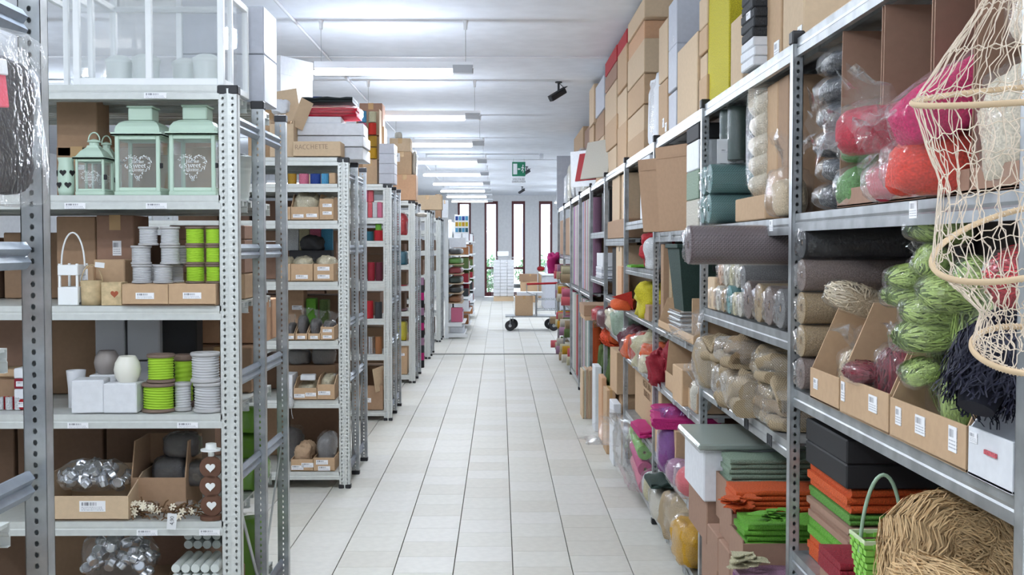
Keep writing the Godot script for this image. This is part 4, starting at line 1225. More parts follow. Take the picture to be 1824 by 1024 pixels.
	for k in 2:
		o = thing("tealight_pack", "pack of pale tealights on the bottom shelf beside the post, %s" % ["in front", "behind and higher"][k], "candles", Vector3(at(345, 1000, zf).x, y + [0.13, 0.25][k], -zf - [0.12, 0.3][k]), 0, "packs of tealights on the bottom shelf")
		for i in 5:
			for j in 3:
				obj("tealight_tube", kept("tealights", func():
					var b := Geo.new(); b.turned([Vector2(0, -0.1), Vector2(0.017, -0.1), Vector2(0.018, -0.095), Vector2(0.018, 0.095), Vector2(0.017, 0.1), Vector2(0, 0.1)], 14, Vector3.ZERO, rot(90, 0, 0)); return b.mesh()), "white_pot", o, Vector3((i - 2) * 0.038, 0.018 + j * 0.037, 0))
	lcarton("long carton under the tealight packs on the bottom shelf", 290, 396, 1060, y, zf + 0.02, 0.4, "card_dark", {"tape": false, "h": 0.13})
	# back half, seen past the posts
	for k in 4:
		carton("cardboard_box", "reddish carton stacked behind the side braces of the lantern rack, %s" % ["lowest", "second", "third", "topmost"][k], Vector3(-1.25, 1.394 + [0, 0.11, 0.19, 0.255][k], -4.99), Vector3(0.32, [0.108, 0.078, 0.063, 0.06][k], 0.26), ["card", "card_red", "card_red", "card_red"][k], {"tape": k == 0})
	carton("cardboard_box", "tan carton jutting out past the last post of the lantern rack", Vector3(-1.225, 0.976 + 0.205, -5.33), Vector3(0.3, 0.19, 0.4), "card_orange", {})
	carton("cardboard_box", "plain carton under the one that juts past the last post", Vector3(-1.23, 0.976, -5.1), Vector3(0.28, 0.2, 0.24), "card_dark", {})
	mat("green_glass", rgb(120, 170, 60), 0.3)
	for k in 5:
		var z := -4.98 - 0.055 * (k % 3)
		bag("pack_of_greenery", "clear pack of bright green moss behind the braces, %s" % ["lowest in front", "lowest at the rear", "middle", "upper", "topmost"][k], "pack", Vector3(-1.12, [0.562, 0.562, 0.68, 0.80, 0.146][k], [-4.94, -5.12, -5.05, -5.02, -5.02][k]), Vector3(0.16, [0.12, 0.115, 0.12, 0.12, 0.3][k], 0.15), "green_glass", {"group": "packs of moss behind the braces", "e1": 0.4, "e2": 0.4})
func tins(called: String, label: String, p: Vector3, s: Vector3, n: int, sd: int, base: float):
	rng.seed = sd
	var o := thing(called, label, "bag", Vector3(p.x, base, p.z))
	var m: Mesh = kept("tin", func():
		var b := Geo.new(); b.turned([Vector2(0, -0.012), Vector2(0.019, -0.012), Vector2(0.02, -0.01), Vector2(0.02, 0.010), Vector2(0.021, 0.011), Vector2(0.02, 0.013), Vector2(0.017, 0.011), Vector2(0, 0.011)], 16); return b.mesh())
	for k in n:
		var x := rng.randf_range(-0.5, 0.5)
		var z := rng.randf_range(-0.5, 0.5)
		var top := s.y * (1.0 - 1.8 * x * x - 1.2 * z * z)
		var t := obj("candle_tin", m, "silver", o, Vector3(x * s.x, maxf(0.012, top * (0.35 + 0.65 * rng.randf())), z * s.z))
		t.rotation = Vector3(rng.randf_range(-1.2, 1.2), 0, rng.randf_range(-1.2, 1.2))
	var g := Geo.new()
	blob(g, s * Vector3(1.08, 1.08, 1.08), 0.8, 0.8, 0.16, 14.0, sd, 26, 12, 0.9, true)
	obj("film", g, "film", o)

# ---------- the other short racks ----------
func filler_behind(z: float, ys: Array, which: String, sd: int, x_end := -1.12, off := 0):
	# cartons in the rear half, which faces the next aisle; added to close the view, block light and darken the shelves
	rng.seed = sd
	for i in ys.size() - 1:
		var x: float = x_end - rng.randf() * 0.06
		var n := 0
		var room_h: float = ys[i + 1] - ys[i] - 0.07
		while x > -2.2:
			var w := minf(rng.randf_range(0.2, 0.42), x + 2.42)
			var h := room_h * rng.randf_range(0.72, 0.96)
			carton("cardboard_box", "added carton of %s, %s shelf up, %s from the aisle" % [which, ORD[i + off], ORD[n]], Vector3(x - w / 2, ys[i] + 0.001, -z - 0.74 - 0.02), Vector3(w, h, 0.33), ["card_shaded", "card_red", "card_shaded", "card_dark"][rng.randi() % 4], {"tape": false, "group": "added rear cartons of " + which})
			x -= w + rng.randf_range(0.01, 0.03)
			n += 1
func can(called: String, label: String, cat: String, p: Vector3, r: float, h: float, m, group := ""):
	# a reel of ribbon standing on end
	var o := thing(called, label, cat, p, 0.0, group)
	obj("ribbon", kept("can%.3f,%.3f" % [r, h], func():
		var g := Geo.new(); g.lathe([Vector2(r * 0.3, h - 0.002), Vector2(r * 0.3, 0), Vector2(r * 0.96, 0), Vector2(r, r * 0.06), Vector2(r, h - r * 0.06), Vector2(r * 0.96, h), Vector2(r * 0.3, h), Vector2(r * 0.3, h - 0.002)], 20); return g.mesh()), m, o)
	obj("core", kept("cancore%.3f,%.3f" % [r, h], func():
		var g := Geo.new(); g.turned([Vector2(r * 0.24, h - 0.003), Vector2(r * 0.24, 0.0), Vector2(r * 0.295, 0.0), Vector2(r * 0.295, h + 0.001), Vector2(r * 0.24, h + 0.001)], 14); return g.mesh()), "card", o)
	return o
func lcan(label: String, x0, x1, yt, base: float, z: float, m, group := "", called := "ribbon_reel"):
	var q := lpos(x0, x1, yt, base, z)
	return can(called, label, "reel", q[0] + Vector3(0, 0, -q[1] / 2), q[1] / 2, q[2], m, group)
func dye(key: String, c: Color, rough := 0.75, tex := "fibre", sc := 8.0, bump := true):
	return mat(key, c, rough, 0, T[tex] if tex else null, sc, T.lumps if bump else null, 0.6)
func colours():
	var d := {"pink": rgb(238, 130, 160), "ochre": rgb(196, 150, 40), "blue": rgb(36, 74, 160), "sky": rgb(92, 178, 226), "cream": rgb(226, 218, 180), "red": rgb(206, 30, 44), "scarlet": rgb(232, 56, 34), "yellow": rgb(232, 216, 40), "amber": rgb(228, 172, 30), "teal": rgb(120, 172, 172), "teal_dark": rgb(40, 110, 130), "lime": rgb(120, 196, 60), "magenta": rgb(214, 30, 130), "purple": rgb(150, 84, 150), "mauve": rgb(186, 140, 170), "lavender": rgb(166, 160, 220), "orange": rgb(246, 104, 40), "peach": rgb(240, 200, 170), "crimson": rgb(168, 26, 48), "burgundy": rgb(104, 26, 48), "green": rgb(110, 176, 70), "dark_green": rgb(38, 66, 58), "olive": rgb(96, 120, 60), "sage": rgb(160, 182, 160), "black": rgb(30, 30, 34), "charcoal": rgb(60, 62, 66), "navy": rgb(34, 36, 62), "beige": rgb(208, 186, 152), "sand": rgb(190, 164, 126), "taupe": rgb(150, 132, 124), "grey": rgb(150, 148, 148), "ivory": rgb(232, 226, 210), "white": rgb(236, 238, 240), "copper": rgb(176, 116, 70), "coral": rgb(240, 110, 120)}
	for k in d: dye(k, d[k])
	mat("flower_mix", rgb(216, 206, 176), 0.6, 0, T.blotch, 14.0, T.lumps, 2.0)
	mat("dark_mix", rgb(96, 92, 92), 0.5, 0, T.blotch, 14.0, T.lumps, 2.0)
	mat("paper_brown", rgb(190, 160, 130), 0.8, 0, T.fine, 3.0, T.lumps, 1.0)
func rack_c():
	var z := 7.57
	var W := "the white-carton rack"
	filler_behind(7.55, [0.114, 0.596, 0.992, 1.385, 1.792, 2.035], W, 61)
	# ---- on top
	var y := 2.216
	var o := lcarton("low tan box with a handwritten word, on top of a short rack", 521.6, 606.5, 252, y, z - 0.02, 0.2, "card_pale", {"tape": false})
	var q := lpos(521.6, 606.5, 252, y, z)
	mat("pencil", rgb(150, 126, 106), 0.8)
	words(o, "handwriting", "RACCHETTE", Vector3(-0.035, q[2] * 0.62, 0.101), 0.032, "pencil", Vector3(0, 0, 0.02))
	for k in 3:
		carton("flat_white_carton", "flat white carton in the stack behind the handwritten box, %s" % ["lowest, jutting past the post", "middle", "uppermost"][k], Vector3([-1.06, -1.16, -1.16][k], [y, 2.303, 2.378][k], [-8.05, -7.99, -7.96][k]), Vector3([0.24, 0.46, 0.45][k], [0.084, 0.072, 0.082][k], [0.44, 0.36, 0.34][k]), "white_card", {"tape": false, "turn": [0.0, -0.02, 0.03][k], "group": "flat white cartons"})
	carton("cardboard_box", "tan carton carrying the stack of flat white cartons", Vector3(-1.3, y, -7.99), Vector3(0.22, 0.085, 0.34), "card_pale", {})
	carton("flat_white_carton", "small thin white box under the red felt sheets", Vector3(-1.22, 2.461, -7.95), Vector3(0.26, 0.045, 0.3), "white_card", {"tape": false, "turn": 0.05, "group": "flat white cartons"})
	mat("felt_red", rgb(222, 24, 58), 0.85, 0, T.fibre, 9.0); mat("felt_black", rgb(40, 50, 52), 0.85, 0, T.fibre, 9.0)
	folded("folded_felt", "red felt sheets folded in clear plastic on the flat white cartons", "felt", Vector3(-1.16, 2.508, -7.96), Vector3(0.37, 0.062, 0.32), ["felt_red"], {"film": true, "layers": 3})
	folded("folded_felt", "dark greenish felt sheets in clear plastic on top of the red felt", "felt", Vector3(-1.18, 2.606, -7.96), Vector3(0.36, 0.036, 0.3), ["felt_black"], {"film": false, "layers": 2})
	# archive box, torn carton and paper towards the lantern rack
	carton("cardboard_box", "tan carton carrying the lidded white box on the rack top", Vector3(-1.62, y, -8.2), Vector3(0.3, 0.36, 0.34), "card", {})
	carton("lidded_white_box", "white box with a deep lid standing high on a carton", Vector3(-1.58, y + 0.362, -8.15), Vector3(0.34, 0.36, 0.36), "white_card", {"tape": false, "lid": 0.36, "turn": -0.5})
	tray("open_carton", "open tan carton with raised flaps at the end of the flat cartons", at(508, 280, 7.78) * Vector3(1, 0, 1) + Vector3(0, y, 0), Vector3(0.16, 0.25, 0.24), "card_pale", 0.9, {"slope": 0.05})
	var g := Geo.new()
	g.box(Vector3(0, 0.11, 0), Vector3(0.15, 0.22, 0.004), 0, rot(-8, 0, 10)); g.box(Vector3(0.1, 0.05, 0.03), Vector3(0.1, 0.2, 0.004), 0, rot(10, 40, -20))
	var fl := obj("torn_cardboard", g, "card_pale", self, Vector3(at(512, 200, 7.75).x, y + 0.251, -7.77)); tag(fl, "torn cardboard flaps sticking up out of the open tan carton", "cardboard")
	bag("crumpled_paper", "crumpled white paper stuffed into the open tan carton", "paper", Vector3(at(500, 200, 7.75).x, y + 0.3, -7.77), Vector3(0.12, 0.1, 0.1), "white_card", {"film": false, "ridged": true, "amp": 0.3})
	# ---- ribbon shelf
	y = 2.036
	for k in 4: lcan(["ochre ribbon reel on the high narrow shelf of the rack with flat white cartons", "pink ribbon reel on the high narrow shelf of the rack with flat white cartons", "dark blue ribbon reel beside the light blue one, below the handwritten box", "light blue ribbon reel beside the dark blue one, below the handwritten box"][k], [511, 531, 551, 571][k], [527, 549, 570, 585][k], 309, y, z, ["ochre", "pink", "blue", "sky"][k], "ribbon reels below the handwritten box")
	lcarton("small tan carton at the end of the ribbon reels", 586, 597, 308, y, z, 0.2, "card", {"tape": false})
	# ---- shelves of display cartons
	y = 1.793
	for k in 3:
		var x = [[496, 517], [518, 568], [569, 594]][k]
		ltray("display carton of bagged dried flowers on the upper shelf, %s" % ["behind the lantern rack post", "widest of the three", "beside the perforated post"][k], x[0], x[1], [366, 345, 350][k], y, z - 0.01, 0.36, "card", [0.9, 0.5, 0.9][k], {"slope": 0.3, "stickers": [[-0.24, 0.16, 0.07, 0.022], [0.24, 0.18, 0.07, 0.022]] if k == 1 else [[0.05, 0.3, 0.06, 0.022], [0.05, 0.62, 0.06, 0.022]] if k == 2 else [], "group": "display cartons on the upper shelf"})
	lbag("bag_of_dried_flowers", "clear bags of cream and gold dried flowers heaped in the widest display carton", "bag", 519, 567, 340, y + 0.01, z + 0.03, 0.28, "flower_mix", {"amp": 0.3})
	lbag("bag_of_dried_flowers", "clear bag of cream dried flowers beside the perforated post", "bag", 571, 594, 344, y + 0.01, z + 0.03, 0.25, "flower_mix", {"amp": 0.3})
	y = 1.386
	for k in 3:
		var x = [[496, 517], [518, 557], [558.5, 594]][k]
		ltray("display carton of white dried flowers on the middle shelf, %s" % ["behind the lantern rack post", "with one sticker low down", "with two stickers"][k], x[0], x[1], 470, y, z - 0.01, 0.36, "card", 0.98, {"slope": 0.05, "stickers": [[0.0, 0.26, 0.08, 0.026]] if k == 1 else [[0.0, 0.72, 0.08, 0.026], [0.0, 0.27, 0.08, 0.026]] if k == 2 else [], "group": "display cartons on the middle shelf"})
		lbag("bag_of_dried_flowers", "clear bag of white dried flowers in the middle shelf carton, %s" % ["behind the lantern rack post", "over the single sticker", "over the two stickers"][k], "bag", x[0], x[1], 455, y + 0.01, z + 0.03, 0.28, "flower_mix", {"amp": 0.25, "group": "bags of white dried flowers"})
	lcarton("dark carton under the black bag at the back of the middle shelf", 515, 590, 446, y, 7.86, 0.14, "black_card", {"tape": false})
	lbag("black_bag", "black plastic bag lying at the back of the middle shelf", "bag", 528, 580, 418, 1.59, 7.84, 0.12, "black_plastic", {"film": false, "amp": 0.3})
	for k in 4: lcarton("pastel box high at the back of the middle shelf, %s" % ["white", "cream", "pink", "light blue"][k], [512, 533, 552, 572][k], [532, 551, 571, 592][k], 408, 1.59, 7.97, 0.05, ["white", "cream", "pink", "sky"][k], {"tape": false, "called": "pastel_box", "group": "pastel boxes"})
	y = 0.993
	lcarton("brown carton at the back of the shelf with the green boxes", 511, 541, 516, y, 7.84, 0.15, "card_dark", {"stickers": [[0.1, 0.62, 0.07, 0.03]], "tape": false})
	lcarton("bright green box standing behind the small display cartons", 545, 562, 532, y, 7.86, 0.1, "lime", {"tape": false, "called": "green_box"})
	lcarton("dark green box with a white patch behind the small display cartons", 569, 584, 534, y, 7.86, 0.1, "olive", {"tape": false, "called": "green_box", "stickers": [[0.0, 0.2, 0.03, 0.03]]})
	for k in 4:
		var x = [[508, 524.5], [526, 547], [548.5, 570], [571, 595]][k]
		ltray("narrow display carton below the green boxes, %s" % ["behind the lantern rack post", "second", "third", "beside the perforated post"][k], x[0], x[1], 582, y, z - 0.01, 0.26, "card", 0.5 if k < 3 else 0.98, {"slope": 0.45, "stickers": [[0.0, 0.22, 0.05, 0.02]] if k < 3 else [[0.0, 0.7, 0.06, 0.02], [0.0, 0.25, 0.06, 0.02]], "group": "narrow display cartons"})
		lbag("bag_of_sundries", "clear bag of dark sundries in the narrow display carton, %s" % ["behind the lantern rack post", "second of four", "third of four", "beside the perforated post"][k], "bag", x[0] + 1, x[1] - 1, [574, 560, 566, 570][k], y + 0.01, z + 0.03, 0.2, "dark_mix", {"neck": Vector3(0.1 * k, 1, 0), "neck_len": 0.06, "group": "bags of dark sundries"})
	y = 0.597
	for k in 2: ltray("long open carton of pale goods low on the white-carton rack, %s" % ["with a white card", "beside the post"][k], [523, 565][k], [564, 596][k], [676, 672][k], y, z - 0.03, 0.42, "card", [0.58, 0.68][k], {"slope": 0.3, "stickers": [[-0.25, 0.2, 0.07, 0.024], [0.24, 0.26, 0.07, 0.024]] if k == 0 else [[-0.1, 0.3, 0.08, 0.026]]})
	for k in 2: lbag("bag_of_pale_goods", "clear bag of pale goods lying in the long open carton, %s" % ["with the white card", "beside the post"][k], "bag", [525, 567][k], [562, 594][k], [682, 668][k], y + 0.01, z + 0.05, 0.33, "flower_mix", {"amp": 0.2})
	carton("white_card", "small white card box lying in the long open carton", Vector3(at(545, 690, z).x, y + 0.12, -z - 0.1), Vector3(0.1, 0.035, 0.1), "white_card", {"tape": false, "turn": 0.1})
	for k in 2: lbag("grey_bundle", "flat grey bundle in plastic at the back above the long open cartons, %s" % ["first", "beside the post"][k], "bag", [511, 553][k], [551, 596][k], [622, 620][k], 0.8, 7.86, 0.14, "grey", {"e1": 0.4})
	lcarton("dark carton carrying the two flat grey bundles", 505, 598, 650, y, 7.86, 0.15, "card_dark", {"h": 0.198, "tape": false})
	lcarton("narrow white carton behind the lantern rack's last post", 500, 521, 668, y, z, 0.2, "white_card", {"tape": false})
	var wb := Geo.new(); blob(wb, Vector3(0.06, 0.085, 0.06), 1, 1, 0.05, 6, 3); wb.tube([Vector3(0.01, 0.002, 0), Vector3(0.015, -0.04, 0.005), Vector3(0.022, -0.07, 0)], 0.002, 4); wb.tube([Vector3(0, 0.08, 0), Vector3(0, 0.125, -0.02)], 0.002, 4)
	tag(obj("white_hanging_ball", wb, "white", self, at(516, 727, z - 0.05)), "white ball ornament hanging by a string over the shelf edge", "ornament")
	y = 0.115
	for k in 2:
		ltray("display carton on the lowest shelf, %s" % ["under the brown paper bag", "under the silvery bag"][k], [518, 558.5][k], [557.5, 596][k], [818, 815][k], y, z - 0.01, 0.36, "card", 0.98, {"slope": 0.05, "stickers": [[-0.2, 0.3, 0.08, 0.03], [0.25, 0.5, 0.08, 0.03]] if k == 0 else [[-0.1, 0.65, 0.08, 0.03], [0.0, 0.2, 0.08, 0.03]]})
		lbag(["paper_bag", "silvery_bag"][k], ["crumpled brown paper bag standing in the lowest display carton", "silvery grey bag standing in the lowest display carton beside the post"][k], "bag", [519, 560][k], [556, 595][k], [790, 772][k], y + 0.01, z + 0.03, 0.28, ["paper_brown", "grey"][k], {"amp": 0.2, "film": k == 1, "ridged": k == 0})
	lbag("grey_bundle", "dim grey bag at the back of the lowest shelf", "bag", 500, 540, 758, y, 7.86, 0.15, "dark_mix")
func rack_d():
	var z := 10.52
	var W := "the reel-topped rack"
	filler_behind(10.5, [0.10, 0.62, 0.95, 1.30, 1.672, 1.885], W, 62)
	var y := 2.2
	# on top: carton with reels above it, stack of white boxes, more behind
	lcarton("tan carton under the open box of ribbon reels", 646, 672, 284, y, z + 0.1, 0.3, "card", {"stickers": []})
	var bx := at(655, 283, z + 0.12)
	o_box("open carton on its side whose ribbon reels show from below", Vector3(at(655, 283, z + 0.1).x, lpos(646, 672, 284, y, z + 0.1)[2] + y + 0.001, -z - 0.22), Vector3(0.215, 0.47, 0.2))
	var reels := [["sky", 637, 652, 196, 217, "light blue"], ["cream", 655.5, 669.5, 197, 217, "cream"], ["pink", 637, 652, 217.5, 238, "pink"], ["scarlet", 655.5, 669.5, 217.5, 239, "red-orange"], ["ochre", 655.5, 671, 241, 261, "yellow"], ["amber", 655.5, 671, 262, 282, "amber"]]
	for r in reels:
		var zz := z + 0.06
		var b := at((r[1] + r[2]) / 2.0, r[4], zz)
		can("ribbon_reel", r[5] + " ribbon reel stacked in the carton on top of the rack", "reel", Vector3(b.x, b.y, -zz - 0.045), absf(at(r[2], 0, zz).x - at(r[1], 0, zz).x) / 2, at(0, r[3], zz).y - b.y - 0.001, r[0], "ribbon reels in the carton on the rack top")
	for k in 4: carton("small_white_carton", "small pale grey carton in the neat stack beside the reels, %s" % ["lowest", "second", "third", "topmost"][k], Vector3(-1.045, y + 0.0925 * k, -z - 0.16), Vector3(0.14, 0.091, 0.3), "grey_card", {"tape": false, "group": "small pale grey cartons"})
	lcarton("dull purple carton with a sticker on the top of the pile over the reels", 640, 681, 184, 2.78, z + 0.5, 0.25, "card_red", {"stickers": [[0.3, 0.5, 0.07, 0.03]]})
	lcarton("tall tan carton in the rear carrying the dull purple one", 636, 684, 196, y, z + 0.5, 0.26, "card", {"h": 0.578})
	lcarton("tan carton stack behind the white cartons, carrying a blue box", 545, 610, 200, y, 11.0, 0.25, "card_pale", {"h": 0.8})
	lcarton("blue box peeking over the felt sheets", 557, 574, 172, 3.003, 11.0, 0.1, "blue", {"called": "blue_box", "tape": false})
	# shelves
	y = 1.886
	for k in 2: lcarton("pink and white pack upper of the pile, %s" % ["first", "second"][k], [646, 655.5][k], [655, 664.5][k], 339, y + 0.145, z + 0.03, 0.08, "white", {"tape": false, "called": "pink_pack", "group": "pink and white packs upper row"}).get_child(0).material_override = M.pink if k == 0 else M.coral
	for k in 4: lcarton("pink and white pack of the lower row on the rack with reels, %s" % ["first", "second", "third", "fourth"][k], [646, 655, 663.5, 672][k], [654.5, 663, 671.5, 680][k], 360, y, z + 0.02, 0.1, ["white", "coral", "white", "pink"][k], {"tape": false, "called": "pink_pack", "group": "pink and white packs lower row"})
	lcarton("cardboard sheet box between the pink packs", 646, 681, 359, y + 0.137, z + 0.02, 0.12, "card_pale", {"h": 0.006, "tape": false, "called": "cardboard_sheet"})
	y = 1.673
	lcan("teal blue reel below the pink packs", 646, 664, 412, y, z, "teal_dark")
	lcan("red reel below the pink packs", 666, 681, 410, y, z, "red")
	lcan("lime green reel standing on the red reel", 668, 679, 396, lpos(666, 681, 410, y, z)[2] + y, z + 0.01, "lime")
	y = 1.301
	for k in 3: lcan("dark red ribbon roll on the shelf over the red cylinder, %s" % ["first", "with a pale label", "beside the post"][k], [642, 654, 668][k], [653, 667, 681][k], 467, y, z, ["burgundy", "crimson", "burgundy"][k], "dark red ribbon rolls")
	y = 0.951
	lcan("bright red cylinder on the fourth shelf of the rack with reels", 646, 664, 536, y, z, "red")
	lcan("black cylinder beside the bright red one", 667, 680, 538, y, z, "charcoal")
	y = 0.621
	for k in 3: lcan("metallic roll above the big open carton, %s" % ["brown", "silver", "copper"][k], [640, 654, 667.5][k], [653, 666, 680][k], 600, y, z, ["copper", "silver", "copper"][k], "metallic rolls")
	y = 0.101
	ltray("big open carton with raised flaps on the lowest shelf", 630, 682, 660, y, z - 0.03, 0.4, "card_dark", 0.62, {"slope": 0.08, "stickers": [[0.0, 0.25, 0.05, 0.04]]})
	var g := Geo.new(); g.box(Vector3(0, 0.1, 0), Vector3(0.17, 0.22, 0.005), 0, rot(-4, 60, 8))
	tag(obj("carton_flap", g, "card_pale", self, at(676, 694, z - 0.02)), "raised flap of the big open carton on the lowest shelf", "cardboard")
func o_box(label: String, p: Vector3, s: Vector3):
	var o := thing("open_carton", label, "box", p)
	var g := Geo.new()
	var t := 0.004
	g.span(Vector3(-s.x / 2, 0, -s.z / 2), Vector3(s.x / 2, s.y, -s.z / 2 + t))
	for k in [-1, 1]: g.span(Vector3(k * s.x / 2, 0, -s.z / 2 + t), Vector3(k * (s.x / 2 - t), s.y, s.z / 2))
	g.span(Vector3(-s.x / 2 + t, 0, -s.z / 2 + t), Vector3(s.x / 2 - t, t, s.z / 2)); g.span(Vector3(-s.x / 2 + t, s.y * 0.49, -s.z / 2 + t), Vector3(s.x / 2 - t, s.y * 0.49 + t, s.z / 2))
	obj("body", g, "card_pale", o)
func rack_efg():
	filler_behind(13.4, [0.10, 0.5, 0.85, 1.15, 1.4, 1.75], "the orange-carton rack", 63)
	filler_behind(16.3, [0.10, 0.5, 0.85, 1.2, 1.55, 1.85], "the rack behind the orange cartons", 64)
	var z := 13.42
	var W := "on the rack topped with orange-brown cartons"
	# on top
	var top := 2.165
	lcarton("orange-brown carton on a rack top, lowest of the pile", 700, 741, 308, top, z, 0.3, "card_orange", {"h": 0.3})
	lcarton("tan carton on the orange-brown carton", 698, 733, 265, 2.467, z + 0.03, 0.3, "card", {"stickers": [[-0.2, 0.75, 0.05, 0.1]], "h": 0.27})
	lcarton("pale tan carton topmost over the orange-brown pile", 694, 731, 241, 2.739, z + 0.03, 0.3, "card_pale", {"h": 0.155})
	lbag("clear_bag", "clear crumpled bag on top of the pale tan carton", "bag", 702, 716, 234, 2.896, z + 0.1, 0.1, "ivory", {})
	lbag("clear_bag", "white bag bulging beside the tan carton of the orange-brown pile", "bag", 733, 742, 265, 2.467, z + 0.1, 0.15, "ivory", {})
	var items := [[1.751, "red", 376, 0.9, "red cloth"], [1.401, "teal_dark", 445, 0.8, "dark teal bag"], [1.151, "red", 511, 0.5, "flat red cloth"], [0.851, "burgundy", 550, 0.8, "dark red bag"], [0.501, "yellow", 570, 0.8, "yellow folded cloth"]]
	for it in items: lbag("bagged_cloth", it[4] + " in plastic " + W, "bag", 704, 725, it[2], it[0], z, 0.25, it[1], {"e1": 0.45, "h": 0.1})
	ltray("low display carton " + W, 698, 725, 596, 0.101, z, 0.3, "card", 0.8, {"slope": 0.1, "stickers": [[0.2, 0.5, 0.05, 0.03]]})
	lbag("clear_bag", "clear plastic bag hanging out beside the post " + W, "bag", 738, 760, 378, 1.98, z + 0.4, 0.2, "ivory", {})
	z = 16.32
	lcarton("wide tan carton on top of the next rack", 735, 787, 325, 2.145, z, 0.3, "card_pale", {"h": 0.21})
	for k in 12:
		can("cord_reel", "small cord reel in the tall column between two racks, %s from the floor" % ORD[k], "reel", Vector3(-1.06, 0.0 + 0.1005 * k, -15.16), 0.05, 0.1, ["black", "magenta", "charcoal", "mauve"][k % 4], "column of cord reels")
	z = 16.9
	for k in 4: carton("small_white_carton", "white packet on the rack top by the wide tan carton, %s" % ["first", "second", "third", "fourth"][k], Vector3(-1.12 + 0.01 * k, 2.145 + 0.05 * k, -z), Vector3(0.2, 0.048, 0.16), "white_card", {"tape": false, "group": "white packets on the rack top"})
	var zz := 19.22
	lcarton("brown carton standing on the rack by the white gondola", 775, 786, 330, 2.105, zz + 0.1, 0.3, "card_dark", {"h": 0.4})
	lcarton("white carton on the rack by the white gondola", 787, 797, 345, 2.105, zz + 0.1, 0.3, "white_card", {"h": 0.3})
	filler_behind(19.2, [0.10, 0.5, 0.85, 1.2, 1.55, 1.85], "the gondola-side rack", 65)
func rack_a():
	mat("bag_black", rgb(38, 38, 44), 0.6); mat("bag_pink", rgb(226, 90, 112), 0.6)
	# goods on the front rack, seen past its end frame
	carton("cardboard_box", "large plain carton behind the end frame of the front rack", Vector3(-1.27, 1.401, -2.28), Vector3(0.36, 0.19, 0.22), "card_red", {"tape": false})
	var g := Geo.new(); g.box(Vector3(0, 0.09, 0), Vector3(0.014, 0.19, 0.002)); g.box(Vector3(0, 0.02, 0.002), Vector3(0.02, 0.03, 0.004), 0.001)
	tag(obj("black_strap", g, "black_plastic", self, Vector3(-1.115, 1.40, -2.165)), "black strap hanging in front of the large plain carton", "strap")
	carton("cardboard_box", "pale grey carton on the lower shelf of the front rack", Vector3(-1.32, 1.021, -2.3), Vector3(0.3, 0.2, 0.22), "grey_card", {"tape": false})
	carton("cardboard_box", "tan carton low down behind the end frame of the front rack", Vector3(-1.24, 0.561, -2.28), Vector3(0.36, 0.36, 0.22), "card", {"tape": false})
	bag("cream_lumps", "clear bag of cream lumps wedged before the pale grey carton", "bag", Vector3(-1.1, 1.021, -2.3), Vector3(0.12, 0.13, 0.18), "flower_mix", {"amp": 0.3})
	# red and white boxes on the lantern rack, seen past the front rack's end
	for k in 4: carton("red_white_box", "red and white small box behind the front rack's end, %s" % ["lowest", "second", "third with a white label", "topmost"][k], Vector3(at(44, 700, 4.5).x, 0.976 + 0.041 * k, -4.52), Vector3(0.06, 0.04, 0.1), ["red", "white_card", "crimson", "white_card"][k], {"tape": false, "stickers": [[0.0, 0.5, 0.04, 0.02]] if k % 2 == 0 else [], "group": "small red and white boxes"})
	for k in 5: can("small_jar", "small red and white tub in the row behind the front rack's end, %s" % ["first", "second", "third", "fourth", "fifth"][k], "tub", Vector3(at(4 + 8 * k, 720, 4.5).x, 0.976, -4.48 - 0.02 * (k % 2)), 0.013, 0.05, "red" if k % 2 else "white", "small tubs")
	lcarton("tan carton sheet above the small tubs", -30, 34, 680, 1.09, 4.6, 0.15, "card", {"h": 0.03, "tape": false})
	lcarton("dim carton under the tan sheet above the small tubs", -30, 30, 700, 0.976, 4.62, 0.14, "card_dark", {"h": 0.113, "tape": false})
	# garment bag hanging on the aisle side of the front rack
	var o := thing("hanging_garment_bag", "clear plastic bag with a dark and pink garment, hung on the front rack", "bag", Vector3(-0.965, 1.72, -2.17))
	g = Geo.new()
	blob(g, Vector3(0.04, 0.27, 0.34), 0.45, 0.4, 0.5, 6.0, 4, 34, 20, 0.98)
	obj("dark_garment", g, "bag_black", o)
	g = Geo.new(); g.box(Vector3(0.03, 0.2, 0.03), Vector3(0.006, 0.08, 0.06), 0.002, rot(6, 0, 3)); obj("pink_card", g, "bag_pink", o)
	g = Geo.new(); g.box(Vector3(0.03, 0.235, 0.035), Vector3(0.007, 0.03, 0.075), 0.002, rot(6, 0, 3)); obj("white_card", g, "white_card", o)
	ticket(o, Vector3(0.0, 0.03, 0.19), 0.03, 0.02)
	g = Geo.new()
	blob(g, Vector3(0.07, 0.34, 0.40), 0.3, 0.3, 0.3, 7.0, 8, 34, 20, 0.98, true, Transform3D(Basis(), Vector3(0, -0.02, 0)))
	obj("film", g, "film", o)
	g = Geo.new(); g.tube([Vector3(0, 0.28, 0), Vector3(0, 0.34, 0), Vector3(-0.02, 0.37, 0), Vector3(-0.05, 0.38, 0)], 0.003, 6); obj("hook", g, "zinc", o)

